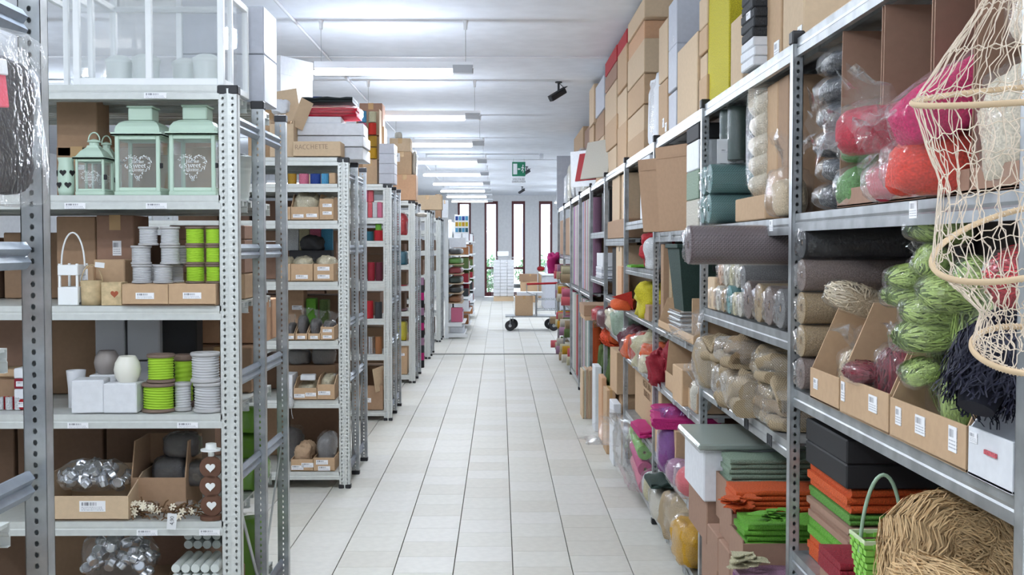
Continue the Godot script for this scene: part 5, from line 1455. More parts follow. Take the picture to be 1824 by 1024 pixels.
# ---------- the long rack: near bays ----------
func hank(called: String, label: String, path: Array, r: Array, n: int, m, m2, flat := 0.004, stray := 0.05, sd := 3, twist := 1.0):
	# a thick bundle of loose flat fibres following a path
	var o := thing(called, label, "raffia", Vector3.ZERO)
	rng.seed = sd
	nz.seed = sd; nz.frequency = 1.0
	var cv := Curve3D.new()
	for i in path.size():
		var t: Vector3 = (path[mini(i + 1, path.size() - 1)] - path[maxi(i - 1, 0)]) * 0.22
		cv.add_point(path[i], -t, t)
	var L := cv.get_baked_length()
	var K := 30
	var fr := []
	for k in K + 1:
		var f := k / float(K)
		var p := cv.sample_baked(f * L)
		var d := (cv.sample_baked(minf(f + 0.03, 1) * L) - cv.sample_baked(maxf(f - 0.03, 0) * L)).normalized()
		var a := d.cross(Vector3(0.1, 1, 0.2)).normalized()
		var q := f * (r.size() - 1)
		var i := mini(int(q), r.size() - 2)
		fr.append([p, a, d.cross(a), lerpf(r[i], r[i + 1], q - i)])
	var g := Geo.new()
	var pts := []
	for k in K + 1:
		for j in 12:
			var an := TAU * j / 12
			pts.append(fr[k][0] + (fr[k][1] * cos(an) + fr[k][2] * sin(an)) * fr[k][3] * 0.74)
	g.grid(pts, 12, K + 1, true, true)
	for k in range(1, 11):
		g.tri(pts[0], pts[k], pts[k + 1]); g.tri(pts[K * 12], pts[K * 12 + k + 1], pts[K * 12 + k])
	obj("inner_fibres", g, m2, o)
	g = Geo.new()
	g.colored = true
	for s in n:
		var th := rng.randf() * TAU
		var rho := rng.randf_range(0.82, 1.06)
		var k0 := rng.randi_range(0, K / 3)
		var k1 := rng.randi_range(2 * K / 3, K)
		var out := rng.randf_range(0.0, stray)
		var sh := rng.randf_range(0.62, 1.0)
		g.col = Color(sh, sh, sh)
		var prev: Array = []
		for k in range(k0, k1 + 1):
			var e: Array = fr[k]
			var a2: float = th + twist * 0.03 * k + 0.45 * nz.get_noise_2d(s * 3.3, k * 0.16)
			var rad: Vector3 = e[1] * cos(a2) + e[2] * sin(a2)
			var lift: float = out * (pow(absf(k - (k0 + k1) / 2.0) / (K / 2.0), 3.0)) if rng.randf() < 2 else 0.0
			var p: Vector3 = e[0] + rad * (e[3] * rho * (1 + 0.08 * nz.get_noise_2d(s * 1.7, k * 0.22)) + lift)
			var side: Vector3 = (-e[1] * sin(a2) + e[2] * cos(a2)) * flat * 0.5 + rad * flat * 0.3 * sin(s * 2.1 + k)
			var cur := [p - side, p + side]
			if prev.size():
				g.tri(prev[0], cur[0], cur[1]); g.tri(prev[0], cur[1], prev[1])
			prev = cur
	struct(obj("fibres", g, m, o), "stuff")
	return o
func fibre_mat(key: String, c: Color):
	var m := mat(key, c, 0.65)
	m.vertex_color_use_as_albedo = true
	m.cull_mode = BaseMaterial3D.CULL_DISABLED
func bay0():
	fibre_mat("lime_strand", rgb(182, 206, 116)); fibre_mat("cream_strand", rgb(240, 222, 190)); fibre_mat("wine_strand", rgb(134, 16, 40)); fibre_mat("red_strand", rgb(214, 34, 50)); fibre_mat("raffia", rgb(222, 186, 136)); fibre_mat("navy_fibre", rgb(28, 29, 52)); fibre_mat("red_fibre", rgb(206, 40, 60))
	mat("raffia_in", rgb(176, 136, 92), 0.9); mat("navy_in", rgb(18, 19, 32), 0.9)
	mat("lime_grass", rgb(120, 146, 66), 0.6, 0, T.fibre, 9.0, T.lumps, 0.8); mat("green_wool", rgb(104, 158, 84), 0.8, 0, T.fibre, 6.0, T.lumps, 0.8)
	mat("crimson_wool", rgb(206, 10, 56), 0.8, 0, T.fibre, 6.0, T.lumps, 0.6); mat("magenta_wool", rgb(232, 20, 112), 0.8, 0, T.fibre, 6.0, T.lumps, 0.6); mat("orange_wool", rgb(250, 70, 48), 0.8, 0, T.fibre, 6.0, T.lumps, 0.6)
	mat("peach_wool", rgb(244, 232, 208), 0.8, 0, T.fibre, 6.0, T.lumps, 0.6); mat("cream_fibre", rgb(230, 206, 170), 0.7, 0, T.fibre, 10.0, T.lumps, 0.8); mat("wine_fibre", rgb(140, 20, 44), 0.6, 0, T.fibre, 10.0, T.lumps, 0.8)
	mat("black_bagging", rgb(52, 54, 60), 0.28, 0.0, null, 6.0, T.crumple, 1.4)
	var y := 1.722
	# upright open cartons
	var cx := [[1490, 1561], [1563, 1649], [1651, 1725], [1727, 1823]]
	for k in 4: rtray("tall upright open carton on the upper shelf of the end bay, %s" % ["beside the black bags", "behind the crimson bag", "behind the magenta bag", "by the hanging net"][k], cx[k][0], cx[k][1], -900, y, 0.5, "card_red", 0.1, {"h": 0.49, "slope": 0.02, "group": "tall upright open cartons", "X": RX + 0.015})
	for k in 6: bag("black_bag", "shiny black bag in the pile by the post, %s from the bottom" % ORD[k], "bag", Vector3(1.08, y + 0.075 * k, -3.225 + 0.03 * (k % 2)), Vector3(0.36, 0.088, 0.3), "black_bagging", {"film_mat": "film", "amp": 0.25, "group": "pile of black bags"})
	rbag("bag_of_wool", "lime green bag inside the open carton next to the black bags", "bag", 1512, 1550, 150, y + 0.008, 0.3, "lime_grass", {"X": RX + 0.06, "h": 0.31})
	bag("bag_of_wool", "green bag at the foot of the black pile, standing on the shelf", "bag", Vector3(0.985, y, -2.98), Vector3(0.2, 0.12, 0.17), "green_wool", {"neck": Vector3(0, 1, 0.2)})
	bag("bag_of_wool", "smaller green bag lying on the first green one under the crimson bag", "bag", Vector3(0.985, y + 0.115, -2.96), Vector3(0.2, 0.07, 0.14), "green_wool")
	bag("bag_of_wool", "dull red bag lying on the shelf under the crimson bag", "bag", Vector3(1.0, y, -2.66), Vector3(0.28, 0.11, 0.26), "crimson_wool", {"film_mat": "film_cloudy"})
	bag("bag_of_wool", "long crimson bag jutting from the shelf with a clear plastic end", "bag", Vector3(0.975, y + 0.125, -2.72), Vector3(0.38, 0.135, 0.19), "crimson_wool", {"tilt": rot(0, 8, 6), "neck": Vector3(-1, 0.05, 0), "neck_len": 0.07, "fill": 0.9})
	bag("bag_of_wool", "bright orange-red bag on the shelf edge, half behind the net", "bag", Vector3(0.94, y + 0.002, -2.32), Vector3(0.3, 0.135, 0.2), "orange_wool", {"neck": Vector3(-1, 0.35, 0), "neck_len": 0.06, "tilt": rot(0, 0, 2)})
	bag("bag_of_wool", "magenta bag slanting upwards above the orange-red one", "bag", Vector3(0.96, y + 0.155, -2.27), Vector3(0.33, 0.13, 0.17), "magenta_wool", {"tilt": rot(0, 0, 32), "neck": Vector3(-1, 0.5, 0.1), "neck_len": 0.09})
	bag("bag_of_wool", "large pale peach bag standing behind the net", "bag", Vector3(1.0, y, -2.055), Vector3(0.24, 0.25, 0.2), "peach_wool", {})
	bag("bag_of_wool", "pale cream bag on top of the large peach one", "bag", Vector3(1.03, y + 0.255, -2.06), Vector3(0.2, 0.14, 0.17), "peach_wool", {"neck": Vector3(-0.4, 1, 0)})
	# middle shelf: rolls, display cartons of fibre
	y = 1.187
	for k in 5: roll("plastic_wrapped_roll", "wrapped roll in the column beside the post, %s" % ["lowest", "second", "third, beige one", "fourth, grey-brown one", "topmost, dark grey one"][k], Vector3(1.15, y + 0.05 + 0.098 * k, -3.375), 0.048, 0.5, ["taupe", "sand", "sand", "taupe", "charcoal"][k], {"turn": PI / 2, "film": true, "group": "wrapped rolls beside the post"})
	rtray("display carton of cream fibre, beside the wrapped rolls", 1445, 1497, -900, y, 0.34, "card", 0.32, {"h": 0.27, "slope": 0.25, "stickers": [[-0.28, 0.17, 0.04, 0.03]]})
	rtray("display carton of wine red fibre with two white stickers", 1498.5, 1586, -900, y, 0.34, "card", 0.33, {"h": 0.285, "slope": 0.25, "stickers": [[-0.42, 0.2, 0.03, 0.05], [0.22, 0.2, 0.06, 0.04]]})
	rtray("display carton of lime green fibre with three white stickers", 1588, 1726, -900, y, 0.34, "card", 0.33, {"h": 0.27, "slope": 0.25, "stickers": [[-0.36, 0.2, 0.035, 0.04], [-0.05, 0.2, 0.055, 0.04], [0.36, 0.2, 0.04, 0.05]]})
	rtray("white display carton of navy fibre with a red mark", 1729, 1826, -900, y, 0.34, "white_card", 0.4, {"h": 0.23, "slope": 0.3, "stickers": [[-0.36, 0.32, 0.035, 0.02]]})
	var g := Geo.new(); g.box(Vector3.ZERO, Vector3(0.003, 0.008, 0.05)); tag(obj("red_mark", g, "coral", self, Vector3(RX - 0.0025, y + 0.058, -2.03)), "red printed stripe on the white display carton", "printed stripe")
	bag("bag_of_fibre", "clear bag of cream fibre with a gathered top", "bag", Vector3(1.0, y + 0.006, -3.07), Vector3(0.15, 0.16, 0.17), "cream_strand", {"inner": "cream_fibre", "strands": 220, "along": "y", "neck": Vector3(-0.05, 1, 0), "neck_len": 0.07})
	bag("bag_of_fibre", "clear bag of cream fibre leaning high beside the wrapped rolls", "bag", Vector3(0.98, y + 0.24, -3.12), Vector3(0.2, 0.09, 0.12), "cream_strand", {"inner": "cream_fibre", "strands": 220, "along": "z", "tilt": rot(0, 0, -20)})
	bag("bag_of_fibre", "wine red bag standing in its display carton", "bag", Vector3(0.985, y + 0.006, -2.74), Vector3(0.14, 0.2, 0.17), "wine_strand", {"inner": "wine_fibre", "strands": 220, "along": "y", "neck": Vector3(0.1, 1, 0), "neck_len": 0.06})
	bag("bag_of_fibre", "wine red bag lying over the front of its display carton", "bag", Vector3(0.92, y + 0.085, -2.83), Vector3(0.1, 0.06, 0.18), "wine_strand", {"inner": "wine_fibre", "strands": 220, "along": "z"})
	bag("bag_of_fibre", "wine red bag at the top of the pile, deep on the shelf", "bag", Vector3(1.05, y + 0.22, -2.72), Vector3(0.16, 0.2, 0.16), "wine_strand", {"inner": "wine_fibre", "strands": 220, "along": "y", "neck": Vector3(0, 1, 0), "neck_len": 0.05})
	# pile of lime bags: [column, row, depth, width, height, roll, note]
	var pile := [[1622, 498, 2.56, 0.105, 0.05, 8, "uppermost at the far side of its pile"], [1616, 531, 2.58, 0.10, 0.045, 5, "second at the far side of its pile"], [1686, 533, 2.36, 0.125, 0.07, -4, "widest at the middle of its pile"], [1648, 566, 2.42, 0.115, 0.055, -6, "below the widest one"], [1650, 606, 2.42, 0.135, 0.06, 4, "long one above the carton's opening"], [1716, 500, 2.3, 0.09, 0.07, -30, "steeply tilted beside the net"], [1680, 458, 2.46, 0.07, 0.06, 60, "short one high in the middle"], [1660, 415, 2.46, 0.11, 0.05, -12, "topmost under the shelf above"], [1640, 668, 2.42, 0.07, 0.045, 25, "small one low inside the carton"]]
	for i in pile.size():
		var b = pile[i]
		var p := at(b[0], b[1], b[2])
		bag("bag_of_fibre", "clear bag of lime green fibre, " + b[6], "bag", p - Vector3(-0.02, b[4] / 2, 0.03), Vector3(b[3] * 1.2, b[4] * 1.25, 0.15), "lime_strand", {"inner": "lime_grass", "tilt": rot(0, 14 * sin(i * 2.0), b[5]), "strands": 240, "along": "x", "group": "pile of lime green fibre bags", "nu": 30, "nv": 18})
	for k in 2: bag("bag_of_fibre", "lime green fibre bag standing upright in the carton corner, %s" % ["inner one", "outer one"][k], "bag", Vector3(0.955 + 0.03 * k, y + 0.01, -2.32 + 0.09 * k), Vector3(0.09, 0.2, 0.07), "lime_strand", {"inner": "lime_grass", "strands": 240, "along": "y", "group": "upright lime green fibre bags"})
	for k in 3: bag("bag_of_fibre", "deep lime green bag filling the back of the carton, %s" % ["far", "middle", "near"][k], "bag", Vector3(1.06, y + 0.01, -2.5 + 0.12 * k), Vector3(0.22, 0.37 + 0.04 * (k % 2), 0.13), "lime_strand", {"inner": "lime_grass", "strands": 240, "along": "y", "group": "deep lime green bags"})
	hank("navy_raffia", "shaggy hank of dark navy fibre spilling over the white carton", [Vector3(1.1, y + 0.19, -2.14), Vector3(0.98, y + 0.24, -2.1), Vector3(0.90, y + 0.22, -2.06), Vector3(0.86, y + 0.14, -2.03)], [0.07, 0.09, 0.075, 0.045], 900, "navy_fibre", "navy_in", 0.003, 0.06, 12)
	bag("bag_of_fibre", "bright red fibre bag behind the lower hoop of the net", "bag", Vector3(1.0, y + 0.3, -2.08), Vector3(0.2, 0.14, 0.17), "red_strand", {"inner": "red", "strands": 220, "along": "z"})
	bag("bag_of_fibre", "wine red bag under the bright red one, behind the lower hoop", "bag", Vector3(1.06, y + 0.235, -2.2), Vector3(0.2, 0.08, 0.14), "wine_strand", {"inner": "wine_fibre", "strands": 220, "along": "z"})
	# lower shelf: felt, basket, raffia
	y = 0.686
	for k in 2: carton("cardboard_box", "dark carton lying on the deep felt stack of the lower shelf, %s" % ["lower", "upper"][k], Vector3(1.14, y + 0.288 + 0.066 * k, -3.18), Vector3(0.44, 0.065, 0.4), "black_card", {"tape": false})
	carton("cardboard_box", "long dark carton behind the raffia hanks, deep on the lower shelf", Vector3(1.33, y, -2.4), Vector3(0.14, 0.34, 0.85), "black_card", {"tape": false})
	var felts := [["orange", 0.0, 0.07, "orange"], ["lime", 0.07, 0.05, "lime green"], ["card_red", 0.122, 0.06, "brown board"], ["green", 0.184, 0.03, "green"], ["orange", 0.216, 0.07, "orange uppermost"]]
	for i in felts.size():
		var f = felts[i]
		folded("folded_felt", "felt stack of %s sheets deep on the lower shelf" % f[3], "felt", Vector3(1.15, y + f[1], -3.2), Vector3(0.44, f[2] - 0.002, 0.42), [f[0]], {"turn": 0.0, "wob": 0.03})
	folded("folded_felt", "crimson felt sheets lying at the shelf edge beside the post", "felt", Vector3(0.98, y + 0.1, -2.84), Vector3(0.3, 0.055, 0.2), ["crimson"], {"wob": 0.05})
	tray("open_carton", "low brown carton under the crimson felt sheets", Vector3(0.98, y, -2.84), Vector3(0.28, 0.098, 0.2), "card_red", 0.9, {"slope": 0.05})
	folded("folded_felt", "dark green felt sheets at the shelf edge before the crimson ones", "felt", Vector3(0.99, y, -2.6), Vector3(0.27, 0.1, 0.2), ["dark_green", "green"], {"wob": 0.05})
	folded("white_sheets", "white card sheets on the dark green felt", "paper", Vector3(0.97, y + 0.102, -2.61), Vector3(0.22, 0.012, 0.16), ["white"], {"wob": 0.02, "layers": 2})
	# green basket
	var o := thing("green_basket", "small green woven basket with a tall pale hoop handle", "basket", Vector3(0.885, y + 0.2, -2.62))
	g = Geo.new()
	var bw := 0.055
	for j in 9:
		for s in 4:
			var b := Basis(Vector3.UP, s * PI / 2)
			var f := j / 8.0
			var rr := lerpf(bw * 0.72, bw, f)
			for k in 6:
				var x := (k - 2.5) / 6.0 * rr * 2
				g.box(b * Vector3(x, 0.006 + 0.128 * f, rr + (0.0015 if (k + j) % 2 else -0.0015)), Vector3(rr * 2 / 6.0 + 0.001, 0.012, 0.003), 0.0008, b)
	obj("woven_side", g, mat("basket_green", rgb(140, 200, 80), 0.6), o)
	g = Geo.new()
	g.span(Vector3(-bw * 0.75, 0, -bw * 0.75), Vector3(bw * 0.75, 0.004, bw * 0.75)); obj("bottom", g, "basket_green", o)
	g = Geo.new()
	for s in 4: g.box(Basis(Vector3.UP, s * PI / 2) * Vector3(0, 0.142, bw), Vector3(bw * 2 + 0.004, 0.01, 0.005), 0.001, Basis(Vector3.UP, s * PI / 2))
	obj("rim", g, mat("basket_pale", rgb(200, 214, 170), 0.6), o)
	g = Geo.new(); var hp := []
	for k in 21: hp.append(Vector3(cos(PI * k / 20) * bw * 0.9, 0.1 + sin(PI * k / 20) * 0.19, 0.012 * sin(PI * k / 20)))
	g.tube(hp, 0.0045, 8); obj("hoop_handle", g, mat("basket_hoop", rgb(150, 176, 150), 0.45), o)
	carton("cardboard_box", "brown carton on which the green basket stands", Vector3(0.9, y, -2.62) + Vector3(0.03, 0, 0), Vector3(0.0, 0.0, 0.0) + Vector3(0.01, 0.198, 0.01), "card_red", {"tape": false}).free()
	names["cardboard_box"] -= 1
	o.position = Vector3(0.885, y + 0.118, -2.6)
	# raffia hanks
	hank("raffia_hank", "large hank of natural raffia looped over the other hanks", [Vector3(1.2, y + 0.15, -2.35), Vector3(0.98, y + 0.33, -2.36), Vector3(0.86, y + 0.34, -2.3), Vector3(0.82, y + 0.22, -2.25)], [0.08, 0.095, 0.085, 0.05], 1300, "raffia", "raffia_in", 0.0026, 0.03, 21)
	hank("raffia_hank", "hank of natural raffia slanting down across the front of the pile", [Vector3(0.79, y + 0.28, -2.2), Vector3(0.84, y + 0.27, -2.13), Vector3(0.95, y + 0.21, -2.05), Vector3(1.1, y + 0.14, -2.0)], [0.05, 0.075, 0.08, 0.06], 1300, "raffia", "raffia_in", 0.0026, 0.02, 22)
	hank("raffia_hank", "lowest hank of natural raffia at the shelf edge", [Vector3(0.74, y + 0.1, -2.2), Vector3(0.8, y + 0.15, -2.2), Vector3(0.92, y + 0.12, -2.16), Vector3(1.1, y + 0.08, -2.18)], [0.045, 0.075, 0.085, 0.07], 900, "raffia", "raffia_in", 0.0026, 0.025, 23)
	hank("raffia_hank", "small knotted hank of natural raffia low beside the basket", [Vector3(0.82, y + 0.07, -2.0), Vector3(0.88, y + 0.1, -1.99), Vector3(0.98, y + 0.08, -1.98)], [0.035, 0.055, 0.05], 500, "raffia", "raffia_in", 0.0026, 0.025, 24)
	net()
func net():
	mat("net_cord", rgb(218, 202, 182), 0.85); mat("hoop_cord", rgb(206, 180, 146), 0.85)
	var o := thing("hanging_net", "hourglass shaped net of pale cord with wooden hoops, hung before the end bay", "net", Vector3(0.70, 0, -1.5))
	# [height, radius, roll, pitch]
	var st := [[2.03, 0.012, 0, 0], [1.93, 0.07, 3, 6], [1.822, 0.146, 6, 9], [1.725, 0.110, 14, 12], [1.628, 0.118, 20, 15], [1.54, 0.055, 14, 18], [1.483, 0.066, 5, 21], [1.470, 0.03, 5, 21]]
	var cv := func(f: float) -> Array:
		var q := f * (st.size() - 1)
		var i := mini(int(q), st.size() - 2)
		var t := q - i
		var a: Array = st[i]
		var b: Array = st[i + 1]
		return [lerpf(a[0], b[0], t), lerpf(a[1], b[1], t), lerpf(a[2], b[2], t), lerpf(a[3], b[3], t)]
	var pt := func(f: float, an: float) -> Vector3:
		var c: Array = cv.call(f)
		var x: float = cos(an) * c[1]
		var z: float = sin(an) * c[1]
		return Vector3(x, c[0] + x * tan(deg_to_rad(c[2])) - z * tan(deg_to_rad(c[3])), z)
	nz.seed = 5; nz.frequency = 1.0
	var g := Geo.new()
	var N := 26
	var R := 56
	for hnd in [-1, 1]:
		for s in N:
			var path := []
			for k in R + 1:
				var f := k / float(R)
				var zig := 0.5 * (k % 8) / 8.0
				path.append(pt.call(f, TAU * (s / float(N) + hnd * (k / 8.0) * 0.5 / N * 1.0) + 0.10 * nz.get_noise_2d(s * 7.0 + hnd * 31.0, k * 0.4)) + Vector3(0, 0.004 * nz.get_noise_2d(s * 9.0, k * 0.9), 0))
			g.tube(path, 0.0008, 4, false)
	for k in [7, 11, 15, 20, 24, 28, 33, 38, 44, 50]:
		var ring := []
		for s in N * 2 + 1: ring.append(pt.call((k + 0.35 * (s % 2)) / float(R), TAU * s / (N * 2)))
		g.tube(ring, 0.0009, 4, false)
	obj("netting", g, "net_cord", o)
	for i in [2, 4, 6]:
		var ring := []
		for k in 49: ring.append(pt.call(i / 7.0, TAU * k / 48.0))
		g = Geo.new(); g.tube(ring, 0.0042, 7, false); obj("hoop", g, "hoop_cord", o)
		g = Geo.new()
		for k in 90:
			var an := TAU * k / 90.0
			var p: Vector3 = pt.call(i / 7.0, an)
			var d: Vector3 = (pt.call(i / 7.0, an + 0.05) - p).normalized()
			g.tube([p + Vector3(0, 0.0048, 0) - d * 0.003, p + d.cross(Vector3.UP) * 0.0048, p + Vector3(0, -0.0048, 0) + d * 0.003], 0.0011, 3, false)
		obj("hoop_binding", g, "net_cord", o)
	g = Geo.new(); g.tube([Vector3(0, 2.02, 0), Vector3(0, 2.6, 0), Vector3(0, CEIL, 0)], 0.003, 6); obj("hanging_cord", g, "net_cord", o)
	var fl := obj("cord_label", cube(Vector3(0.012, 0.008, 0.002)), "black_plastic", o, Vector3(-0.028, 1.845, 0.143))
	fl.rotation.z = 0.3
func bay1():
	mat("mint_roll", rgb(126, 172, 170), 0.5, 0, T.weave, 12.0); mat("pine_roll", rgb(40, 62, 56), 0.5); mat("burlap", rgb(206, 182, 146), 0.9, 0, T.weave, 14.0, T.lumps, 0.5); mat("burlap_dark", rgb(186, 158, 122), 0.9, 0, T.weave, 14.0, T.lumps, 0.5)
	mat("mauve_roll", rgb(142, 126, 128), 0.55, 0, T.weave, 10.0)
	var y := 1.712
	for k in 4: roll("standing_roll", "dark green wrapped roll standing upright by the post, %s" % ["first, slim", "second", "third, with a white label", "fourth, with a white label"][k], Vector3([1.02, 0.965, 1.04, 0.985][k], y + 0.37, -4.9 + [0.02, 0.1, 0.13, 0.22][k]), [0.03, 0.035, 0.04, 0.045][k], 0.22, "pine_roll", {"tilt": rot(90, 0, 0), "film": true, "group": "dark green standing rolls"})
	for k in 4:
		var q := roll("mint_roll", "mint green wrapped roll lying end-on to the aisle, %s" % ["lower pair, far one", "lower pair, near one", "upper pair, far one", "upper pair, near one"][k], Vector3(1.04, y + 0.062 + 0.122 * (k / 2), -4.86 + 0.135 * (k % 2) + (0.02 if k > 1 else 0.0)), 0.06, 0.34, "mint_roll", {"turn": PI / 2, "film": true, "group": "mint green rolls"})
	for k in 2:
		var lb := obj("white_label_card", cube(Vector3(0.05 if k else 0.06, 0.1 - 0.03 * k, 0.002)), "white_plastic", self, Vector3([0.93, 0.985][k], y + 0.252, -4.70))
		tag(lb, "white label card standing on the mint rolls before the dark green ones, %s" % ["taller", "shorter"][k], "label card"); ticket(lb, Vector3(0, 0.05 - 0.01 * k, 0.002), 0.03, 0.018)
	rcarton("low carton with a small sticker under the mesh bag of cream balls", 1309, 1362, 356, y, 0.4, "card", {"h": 0.085, "tape": false, "stickers": [[0.12, 0.5, 0.035, 0.035]]})
	var o := thing("bag_of_balls", "tall mesh bag of cream wool balls standing on a low carton", "bag", Vector3(1.05, y + 0.087, -4.12))
	rng.seed = 44
	for k in 30:
		var g := Geo.new()
		obj("wool_ball", kept("woolball%d" % (k % 3), func():
			var b := Geo.new(); blob(b, Vector3(0.088, 0.084, 0.088), 1, 1, 0.12, 30, k, 16, 10, 1.0); return b.mesh()), "peach_wool", o, Vector3(-0.095 + 0.08 * (k % 3) + rng.randf() * 0.006, 0.072 * (k / 6), -0.05 + 0.1 * ((k / 3) % 2) + rng.randf() * 0.01))
	var g := Geo.new(); blob(g, Vector3(0.29, 0.42, 0.22), 0.3, 0.4, 0.06, 9, 5, 26, 16, 0.98, true, Transform3D(Basis(), Vector3(0.0, -0.002, 0))); obj("film", g, "film", o)
	g = Geo.new()
	for k in 16:
		var ring := []
		for j in 25: ring.append(Vector3(cos(TAU * j / 24) * 0.15, 0.325 + k * 0.005 + 0.004 * sin(j * 5.0), sin(TAU * j / 24) * 0.1))
		g.tube(ring, 0.0012, 3, false)
	obj("mesh_top", g, "net_cord", o)
	for k in 2: rcarton("tall narrow brown carton beside the mesh bag, %s" % ["away from the post", "by the post"][k], [1364, 1384][k], [1383, 1402][k], -900, y, 0.42, ["card", "card_dark"][k], {"h": 0.5, "X": RX + 0.06})
	bag("clear_bag", "clear bag of tan twine leaning in front of the tall narrow cartons", "bag", Vector3(0.95, y + 0.004, -3.72), Vector3(0.14, 0.17, 0.24), "cream_fibre", {"neck": Vector3(0, 1, 0.2), "fill": 0.75})
	# rolls shelf
	y = 1.352
	roll("large_mauve_roll", "large grey-mauve wrapped roll laid across the smaller rolls, jutting into the aisle", Vector3(0.92, y + 0.269, -3.85), 0.066, 0.56, "mauve_roll", {"turn": PI / 2, "film": true})
	var rr := [["peach", 4.78, 0.05], ["ivory", 4.66, 0.052], ["sand", 4.55, 0.048], ["teal", 4.435, 0.056], ["cream", 4.33, 0.045], ["ivory", 4.235, 0.046], ["taupe", 4.1, 0.07], ["sand", 3.93, 0.068], ["taupe", 3.78, 0.066], ["grey", 3.63, 0.064]]
	var nm := ["pinkish", "off-white", "beige", "teal", "cream", "second off-white", "large brown-grey", "large beige", "second large brown-grey", "grey by the post"]
	for i in rr.size(): roll("fabric_roll", nm[i] + " wrapped roll in the lower row under the large mauve one", Vector3(1.15, y + rr[i][2], -rr[i][1]), rr[i][2], 0.5, rr[i][0], {"turn": PI / 2, "film": true, "group": "wrapped fabric rolls, lower row"})
	var r2 := [["peach", 4.72, 0.048], ["ivory", 4.6, 0.05], ["cream", 4.49, 0.046], ["ivory", 4.38, 0.048], ["grey", 4.28, 0.045]]
	for i in r2.size(): roll("fabric_roll", ["pinkish", "off-white", "cream", "second off-white", "grey"][i] + " wrapped roll in the upper row beside the large mauve one", Vector3(1.16, y + 0.104 + r2[i][2], -r2[i][1]), r2[i][2], 0.48, r2[i][0], {"turn": PI / 2, "film": true, "group": "wrapped fabric rolls, upper row"})
	rcarton("small beige carton at the far end of the fabric rolls", 1261, 1273, 495, y, 0.3, "card_pale", {"tape": false})
	# burlap shelf
	y = 1.012
	for k in 7:
		var zc: float = [4.72, 4.42, 4.12, 3.82, 4.62, 4.25, 3.9][k]
		folded("folded_burlap", "folded burlap in clear plastic, %s" % ["bottom row, away from the post", "bottom row, second", "bottom row, third", "bottom row, by the perforated post", "upper row, away from the post", "upper row, middle", "upper row, by the perforated post"][k], "burlap", Vector3(1.13 - 0.03 * (k % 3), y + (0.0 if k < 4 else 0.152), -zc), Vector3(0.29, 0.14 if k < 4 else 0.085, 0.48), ["burlap", "burlap_dark"] if k % 2 else ["burlap"], {"turn": -PI / 2 + 0.09 * sin(k * 3.0), "film": k != 4, "film_mat": "film_shiny", "tilt": rot(4 * sin(k * 2.1), 0, 3 * cos(k * 1.7)) if k > 3 else Basis(), "layers": [2, 3, 2, 3, 2, 2, 2][k], "wob": 0.55, "group": "folded burlap"})
	bag("burlap_bag", "clear crinkled bag of pale burlap hanging over the shelf edge beside the post", "bag", Vector3(0.93, y, -4.84), Vector3(0.2, 0.24, 0.24), "burlap", {"film_mat": "film_shiny", "neck": Vector3(-0.6, 0.8, -0.4), "neck_len": 0.08})
	# white lidded box and felt cartons below
	y = 0.422
	mat("lid_grey", rgb(150, 160, 152), 0.3)
	rcarton("brown carton carrying the white box with the grey lid", 1229, 1262, -900, y, 0.45, "card_red", {"X": 0.83, "h": 0.18, "tape": false})
	o = thing("lidded_white_box", "large white box with a grey-green plastic covered lid, jutting past the post", "box", Vector3(1.035, y + 0.182, -4.7))
	obj("body", cube(Vector3(0.45, 0.21, 0.46), 0.006), "white_card", o)
	obj("lid", cube(Vector3(0.5, 0.025, 0.52), 0.006), "lid_grey", o, Vector3(0.0, 0.211, 0))
	g = Geo.new(); g.box(Vector3(0.0, 0.2165, 0), Vector3(0.506, 0.032, 0.526), 0.008); obj("film", g, "film", o)
	obj("sticker_sheet", cube(Vector3(0.08, 0.0012, 0.1)), "white_plastic", o, Vector3(0.04, 0.2345, 0.1))
	var fl := [["sage", 4.36, 0.86, 0.553, 0.25, "pale sage green"], ["orange", 4.08, 0.82, 0.553, 0.19, "bright orange"], ["lime", 3.80, 0.80, 0.553, 0.14, "lime green"]]
	for f in fl:
		tray("open_carton", "brown carton of %s felt on the low shelf of the burlap bay" % f[5], Vector3(f[2] + 0.25, f[3], -f[1]), Vector3(0.5, f[4] * 0.7, 0.22), "card_red", 0.9, {"slope": 0.02})
		folded("folded_felt", f[5] + " felt sheets in a carton on the low shelf of the burlap bay", "felt", Vector3(f[2] + 0.24, f[3] + 0.006, -f[1] + 0.0), Vector3(0.46, f[4], 0.18), [f[0]], {"wob": 0.08})
	for k in 3:
		rcarton("low brown carton along the shelf edge beneath the felt, %s" % ["under the sage felt", "under the orange felt", "under the lime felt"][k], [1262.5, 1283, 1305][k], [1282, 1303, 1328][k], -900, y, 0.5, "card_red", {"X": 0.8, "h": 0.13, "tape": false})
	var cut := [["cream", "cream cut-out shapes"], ["orange", "orange cut-out shapes"], ["lime", "lime green cut-out shapes"]]
	for k in 3:
		o = thing("felt_shapes", cut[k][1] + " of felt spilling from the cartons of the burlap bay", "felt shapes", [at(1335, 1010, 3.62), at(1318, 905, 3.93), at(1375, 930, 3.67)][k])
		rng.seed = 90 + k
		for j in 9:
			var pg := Geo.new(); pg.prism(heart2(18, 0.04), Vector3.RIGHT, Vector3.BACK, Vector3(0, 0.004, 0), Vector3.ZERO)
			var q := obj("shape", pg, cut[k][0], o, Vector3(rng.randf_range(-0.05, 0.05), 0.0055 * j, rng.randf_range(-0.03, 0.03)))
			q.rotation = Vector3(rng.randf_range(-0.12, 0.12), rng.randf() * TAU, rng.randf_range(-0.12, 0.12))
	folded("folded_felt", "purple felt sheets in the low front carton", "felt", Vector3(0.93, 0.44, -3.62), Vector3(0.34, 0.13, 0.14), ["mauve", "purple"], {"wob": 0.1})
